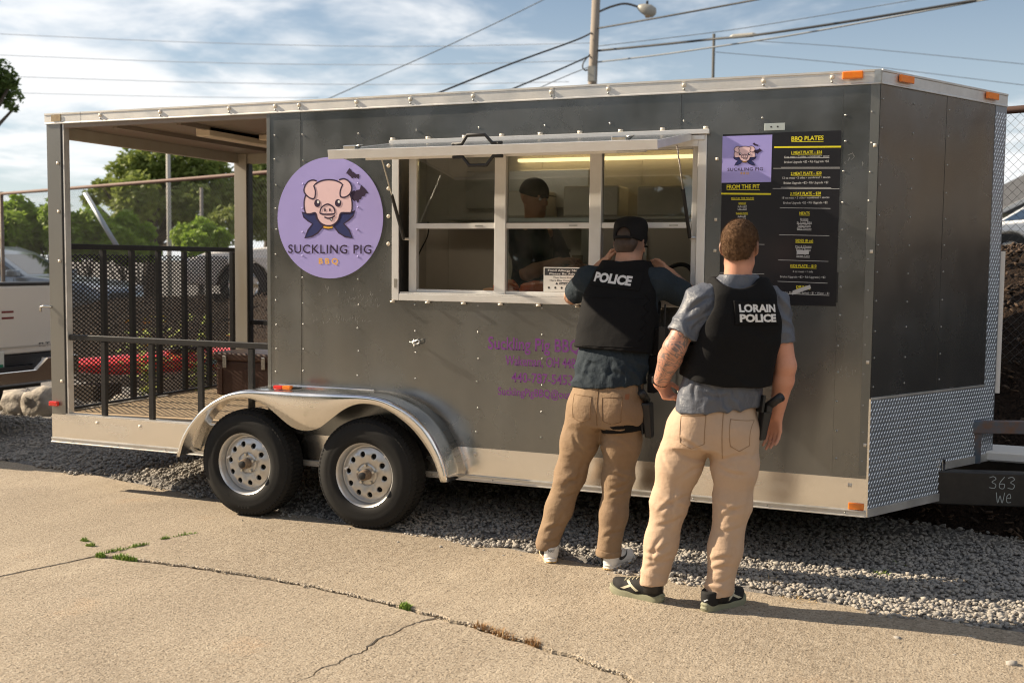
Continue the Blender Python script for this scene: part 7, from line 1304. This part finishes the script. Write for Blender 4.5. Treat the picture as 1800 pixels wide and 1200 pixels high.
g = at(-150, 450, 24); tree('street_tree', (g.x, g.y, 0), 7.5, px_blobs([(-20, 150, 38), (12, 165, 24), (0, 130, 26), (-60, 130, 60), (-120, 180, 70), (-100, 90, 70), (22, 140, 12), (25, 190, 9)], 24, .4), 7000, .075, leafmat('leaf_mid', (.10, .16, .045), (.15, .21, .06)), 'dark green tree reaching in at the top left edge', tr_r=.25)
def weed(name, c_, h, n, lab):
    V = []; F = []
    for _ in range(n):
        a = random.uniform(0, 6.28); L = h * random.uniform(.5, 1.1); ln = random.uniform(.1, .6); p = Vector(c_) + Vector((random.uniform(-.06, .06), random.uniform(-.06, .06), 0))
        for j in range(6):
            t = (j + 1) / 6; q = p + Vector((math.cos(a) * ln * t * L, math.sin(a) * ln * t * L, L * t * (1 - .3 * ln * t))); d = Vector((math.cos(a + (j % 2) * 3.1 + random.uniform(-.6, .6)), math.sin(a + (j % 2) * 3.1), .3)).normalized() * .115; s_ = d.cross(UPZ).normalized() * .03; i = len(V); V += [tuple(q), tuple(q + d * .5 + s_), tuple(q + d), tuple(q + d * .5 - s_)]; F.append((i, i + 1, i + 2, i + 3))
    e = empty(name, c_, lab, 'plant'); me = bpy.data.meshes.new('leaves'); me.from_pydata([tuple(Vector(v) - Vector(c_)) for v in V], [], F); link('leaves', me, mat('yellow_weed', (.30, .33, .05), .7, var=(6, .6, (.17, .23, .035))), e)['kind'] = 'stuff'; MB().tube([Vector(c_), Vector(c_) + Vector((.02, 0, h * .8))], [.012, .004], 6).build('stem', m_grass, e); return e
weed('weed_plant', (-2.15, 3.55, .05), .95, 34, 'yellow green weed seen through the mesh gate, left one'); weed('weed_plant', (-1.65, 3.75, .1), 1.0, 30, 'yellow green weed seen through the mesh gate, right one')
# trees across the street behind the camera, seen in the glass and paint reflections
for i, (x, y, h) in enumerate(((-24, -24, 8), (-17.5, -25, 9), (-11, -24, 8.5), (-5, -26, 9.5), (2, -27, 8.5), (9, -26, 9), (16, -25, 9.5), (23, -22, 9), (28, -14, 9), (30, -5, 8), (31, 4, 8.5))):
    bl = [(x + random.uniform(-2.6, 2.6), y + random.uniform(-1.2, 1.2), h * random.uniform(.2, .85), random.uniform(1.5, 2.3)) for _ in range(11)]; tree('street_tree', (x, y, 0), h, bl, 5000, .46, m_leaf3, 'green tree across the street, reflected in the window glass', group='trees across the street', tr_r=.3)
# ---- poles, street lamp, wires
m_wood = mat('weathered_pole', (.27, .23, .19), .85, var=(6, .6, (.18, .15, .12), (1, 1, .1))); m_wire = mat('cable_black', (.03, .032, .036), .6); m_wire2 = mat('cable_grey', (.22, .24, .26), .6); m_wire3 = mat('cable_faint', (.50, .53, .56), .6)
p0, p1 = at(1041, 160, 30), at(1049.5, -40, 30); d = (p1 - p0) / (p1.z - p0.z); pb_ = p0 - d * p0.z
up = empty('utility_pole', tuple(pb_), 'wooden utility pole carrying a street lamp above the trailer roof', 'utility pole'); MB().tube([pb_, p0, p1], [.16, .125, .115], 12).build('pole', m_wood, up, True)
b = MB(); pts = smoothpath([at(1051, 22, 30), at(1075, 12, 29.9), at(1100, 7, 29.8), at(1126, 14, 29.7)], 6); b.tube(pts, .030, 8); b.build('lamp_arm', m_galv, up, True)
hd0, hd1 = at(1122, 12, 29.7), at(1153, 24, 29.6); b = MB(); b.tube([hd0, hd0.lerp(hd1, .25), hd0.lerp(hd1, .6), hd0.lerp(hd1, .9), hd1], [.07, .13, .17, .13, .04], 12); lh = b.build('lamp_head', mat('lamp_grey', (.30, .29, .26), .5), up, True); MB().tube([hd0.lerp(hd1, .55) + Vector((0, 0, -.04)), hd0.lerp(hd1, .6) + Vector((0, 0, -.17))], [.13, .09], 12).build('lamp_glass', mat('lamp_amber_glass', (.40, .30, .20), .2), lh, True); MB().cyl(hd0.lerp(hd1, .5) + Vector((0, 0, .14)), hd0.lerp(hd1, .5) + Vector((0, 0, .24)), .035, 8).build('photocell', m_trimb, lh)
q0 = at(1044, 132, 29.8); MB().box(q0.x - .09, q0.x + .09, q0.y - .25, q0.y - .12, q0.z - .2, q0.z + .2).build('pole_box', mat('lamp_grey', (.30, .29, .26)), up)
b = MB(); b.tube(smoothpath([at(1037, 96, 29.8), at(1027, 108, 29.8), at(1024, 118, 29.8), at(1029, 124, 29.8), at(1035, 122, 29.8)], 5), .02, 6); b.build('cable_loop', m_wire, up, True)
def wire(pts, depth, px, lab, m=m_wire, d2=None):
    n = len(pts); P = [at(u, v, depth + ((d2 or depth) - depth) * i / max(1, n - 1)) for i, (u, v) in enumerate(pts)]; b = MB(); b.tube(smoothpath([tuple(p) for p in P], 6), px / 2 / FPX * depth, 5); o = b.build('overhead_wire', m, None, True); c_ = P[0]; o.data.transform(Matrix.Translation(-c_)); o.location = c_; return tag(o, lab, 'wire', 'overhead wires')
wire([(990, -22), (955, 0), (780, 84), (590, 168), (520, 200)], 34, 1.8, 'thin wire sloping from the top centre down to the trailer roof', m_wire2); wire([(1040, 58), (1010, 72), (900, 112), (780, 160), (700, 192)], 30, 3.2, 'dark cable from the pole sloping down left, the upper one', m_wire, 24); wire([(1038, 98), (985, 122), (905, 155), (840, 185)], 30, 3, 'dark cable from the pole sloping down left, the middle one', m_wire, 26); wire([(1036, 118), (1000, 132), (950, 154), (900, 178)], 30, 1.8, 'thin cable from the pole sloping down left, the lowest one', m_wire2, 27)
wire([(1047, 51), (1150, 33), (1330, 0), (1420, -18)], 30, 3.2, 'dark cable from the lamp pole rising to the top edge', m_wire, 24); wire([(1047, 90), (1150, 80), (1256, 69), (1330, 62), (1500, 37), (1720, 0), (1800, -15)], 30, 4, 'thick cable carrying the splice box', m_wire, 22); wire([(1047, 110), (1150, 98), (1256, 83), (1400, 61), (1560, 32), (1720, 2), (1800, -14)], 30, 2.8, 'lashed cable just under the thick cable', m_wire2, 22); wire([(1047, 82), (1256, 57), (1400, 35), (1620, -2)], 33, 1.4, 'thin wire above the thick cable', m_wire2)
wire([(-60, 57), (0, 60), (350, 75), (700, 82), (1040, 76)], 60, 1.1, 'faint wire across the clouds, topmost', m_wire3); wire([(-60, 94), (0, 97), (350, 110), (700, 114), (1030, 107)], 60, 1.1, 'faint wire across the clouds, second from top', m_wire3); wire([(-60, 131), (0, 134), (350, 145), (700, 149), (1000, 144)], 60, 1.1, 'faint wire across the clouds, third from top', m_wire3); wire([(-40, 158), (50, 164), (350, 171), (560, 172)], 60, 1.0, 'faint wire across the clouds, lowest', m_wire3); wire([(1258, 92), (1400, 104), (1540, 118), (1800, 150)], 40, 1.2, 'faint wire right of the thin pole, lower one', m_wire2); wire([(1320, 72), (1500, 84), (1800, 113)], 42, 1.2, 'faint wire right of the thin pole, upper one', m_wire2)
c_ = [at(1283, 65, 27.6), at(1330, 61, 27.2)]; b = MB(); b.tube([c_[0], c_[0].lerp(c_[1], .12), c_[0].lerp(c_[1], .88), c_[1]], [.02, .055, .055, .02], 10); thing('splice_box', 'grey cable splice box hanging on the thick wire', 'cable box', b, mat('lamp_grey', (.30, .29, .26)), tuple(c_[0]))
def pole(nm, u, v0, depth, px, lab, m, du=0): a, c2 = at(u, v0, depth), at(u, v0, depth); z = c2.z; o = MB().tube([(a.x, a.y, 0), (a.x, a.y, z)], [px / 2 / FPX * depth * 1.15, px / 2 / FPX * depth], 10).build(nm, m, None, True); o.data.transform(Matrix.Translation((-a.x, -a.y, 0))); o.location = (a.x, a.y, 0); return tag(o, lab, 'pole')
pole('utility_pole', 1255, 60, 40, 5, 'thin dark pole rising behind the trailer roof', mat('dark_pole', (.08, .075, .065), .8)); pole('utility_pole', 295.5, 262, 30, 7.5, 'pale pole rising through the leafy tree', mat('pale_pole', (.40, .38, .34), .8)); pole('utility_pole', 354, 330, 33, 6, 'short grey pole right of the pale pole', mat('grey_wood', (.22, .20, .18), .9))
# ---- house far right
hx = at(1812, 380, 46); hs_ = empty('house', (hx.x, hx.y, 1.4), 'grey green house with dark roof past the trailer nose', 'house', None, ax - .05)
MB().box(-1.15, 9, 0, 8, 0, 2.5).build('wall', mat('sage_siding', (.26, .27, .22), .8, bump=(1, .0)), hs_, local=True)
for k in range(14): MB().box(-1.16, 9.01, -.025, .0, .1 + k * .175, .26 + k * .175).build('siding_board', mat('sage_siding', (.26, .27, .22)), hs_, local=True)
b = MB(); b.prism([(-1.5, 2.45), (3.9, 5.2), (9.3, 2.45)], lambda u, v, d: (u, d, v), -.4, 8.4); rf = b.build('roof', mat('dark_shingle', (.045, .047, .052), .9, var=(4, .4, (.07, .07, .075))), hs_, local=True); b = MB(); b.prism([(-.9, 2.5), (3.9, 4.95), (8.7, 2.5)], lambda u, v, d: (u, d, v), -.42, -.405); b.build('gable', mat('sage_siding', (.26, .27, .22)), rf, local=True); MB().bar((-1.52, -.43, 2.44), (3.9, -.43, 5.19), .03, .16, (0, 0, 1)).build('fascia', mat('fascia_white', (.7, .7, .68), .6), rf, local=True)
w_ = MB().box(2.2, 3.3, -.04, -.026, .9, 2.0).build('window', mat('fascia_white', (.7, .7, .68)), hs_, local=True); MB().box(2.28, 3.22, -.05, -.041, .98, 1.92).build('pane', m_carglass, w_, local=True)

# ---- unseen brick building, added so the nose panels mirror something brown
bb = empty('unseen_building', (30, 22, 0), 'unseen brown brick building, added for its reflection in the nose panels', 'building', None, rad(-60)); m_brick = mat('brown_brick', (.085, .064, .050), .9, var=[(1.2, .4, (.065, .048, .038)), (14, .5, (.11, .085, .065))])
MB().box(-14, 14, -4, 4, 0, 7.5).build('wall', m_brick, bb, local=True); MB().box(-14.2, 14.2, -4.2, 4.2, 7.5, 7.8).build('roof', m_lot, bb, local=True)
for k in range(7): w_ = MB().box(-12.4 + k * 3.7, -10.9 + k * 3.7, -4.06, -4.005, 1.2, 3.0).build('window', mat('fascia_white', (.7, .7, .68)), bb, local=True); MB().box(-12.3 + k * 3.7, -11.0 + k * 3.7, -4.08, -4.062, 1.3, 2.9).build('pane', m_carglass, w_, local=True)
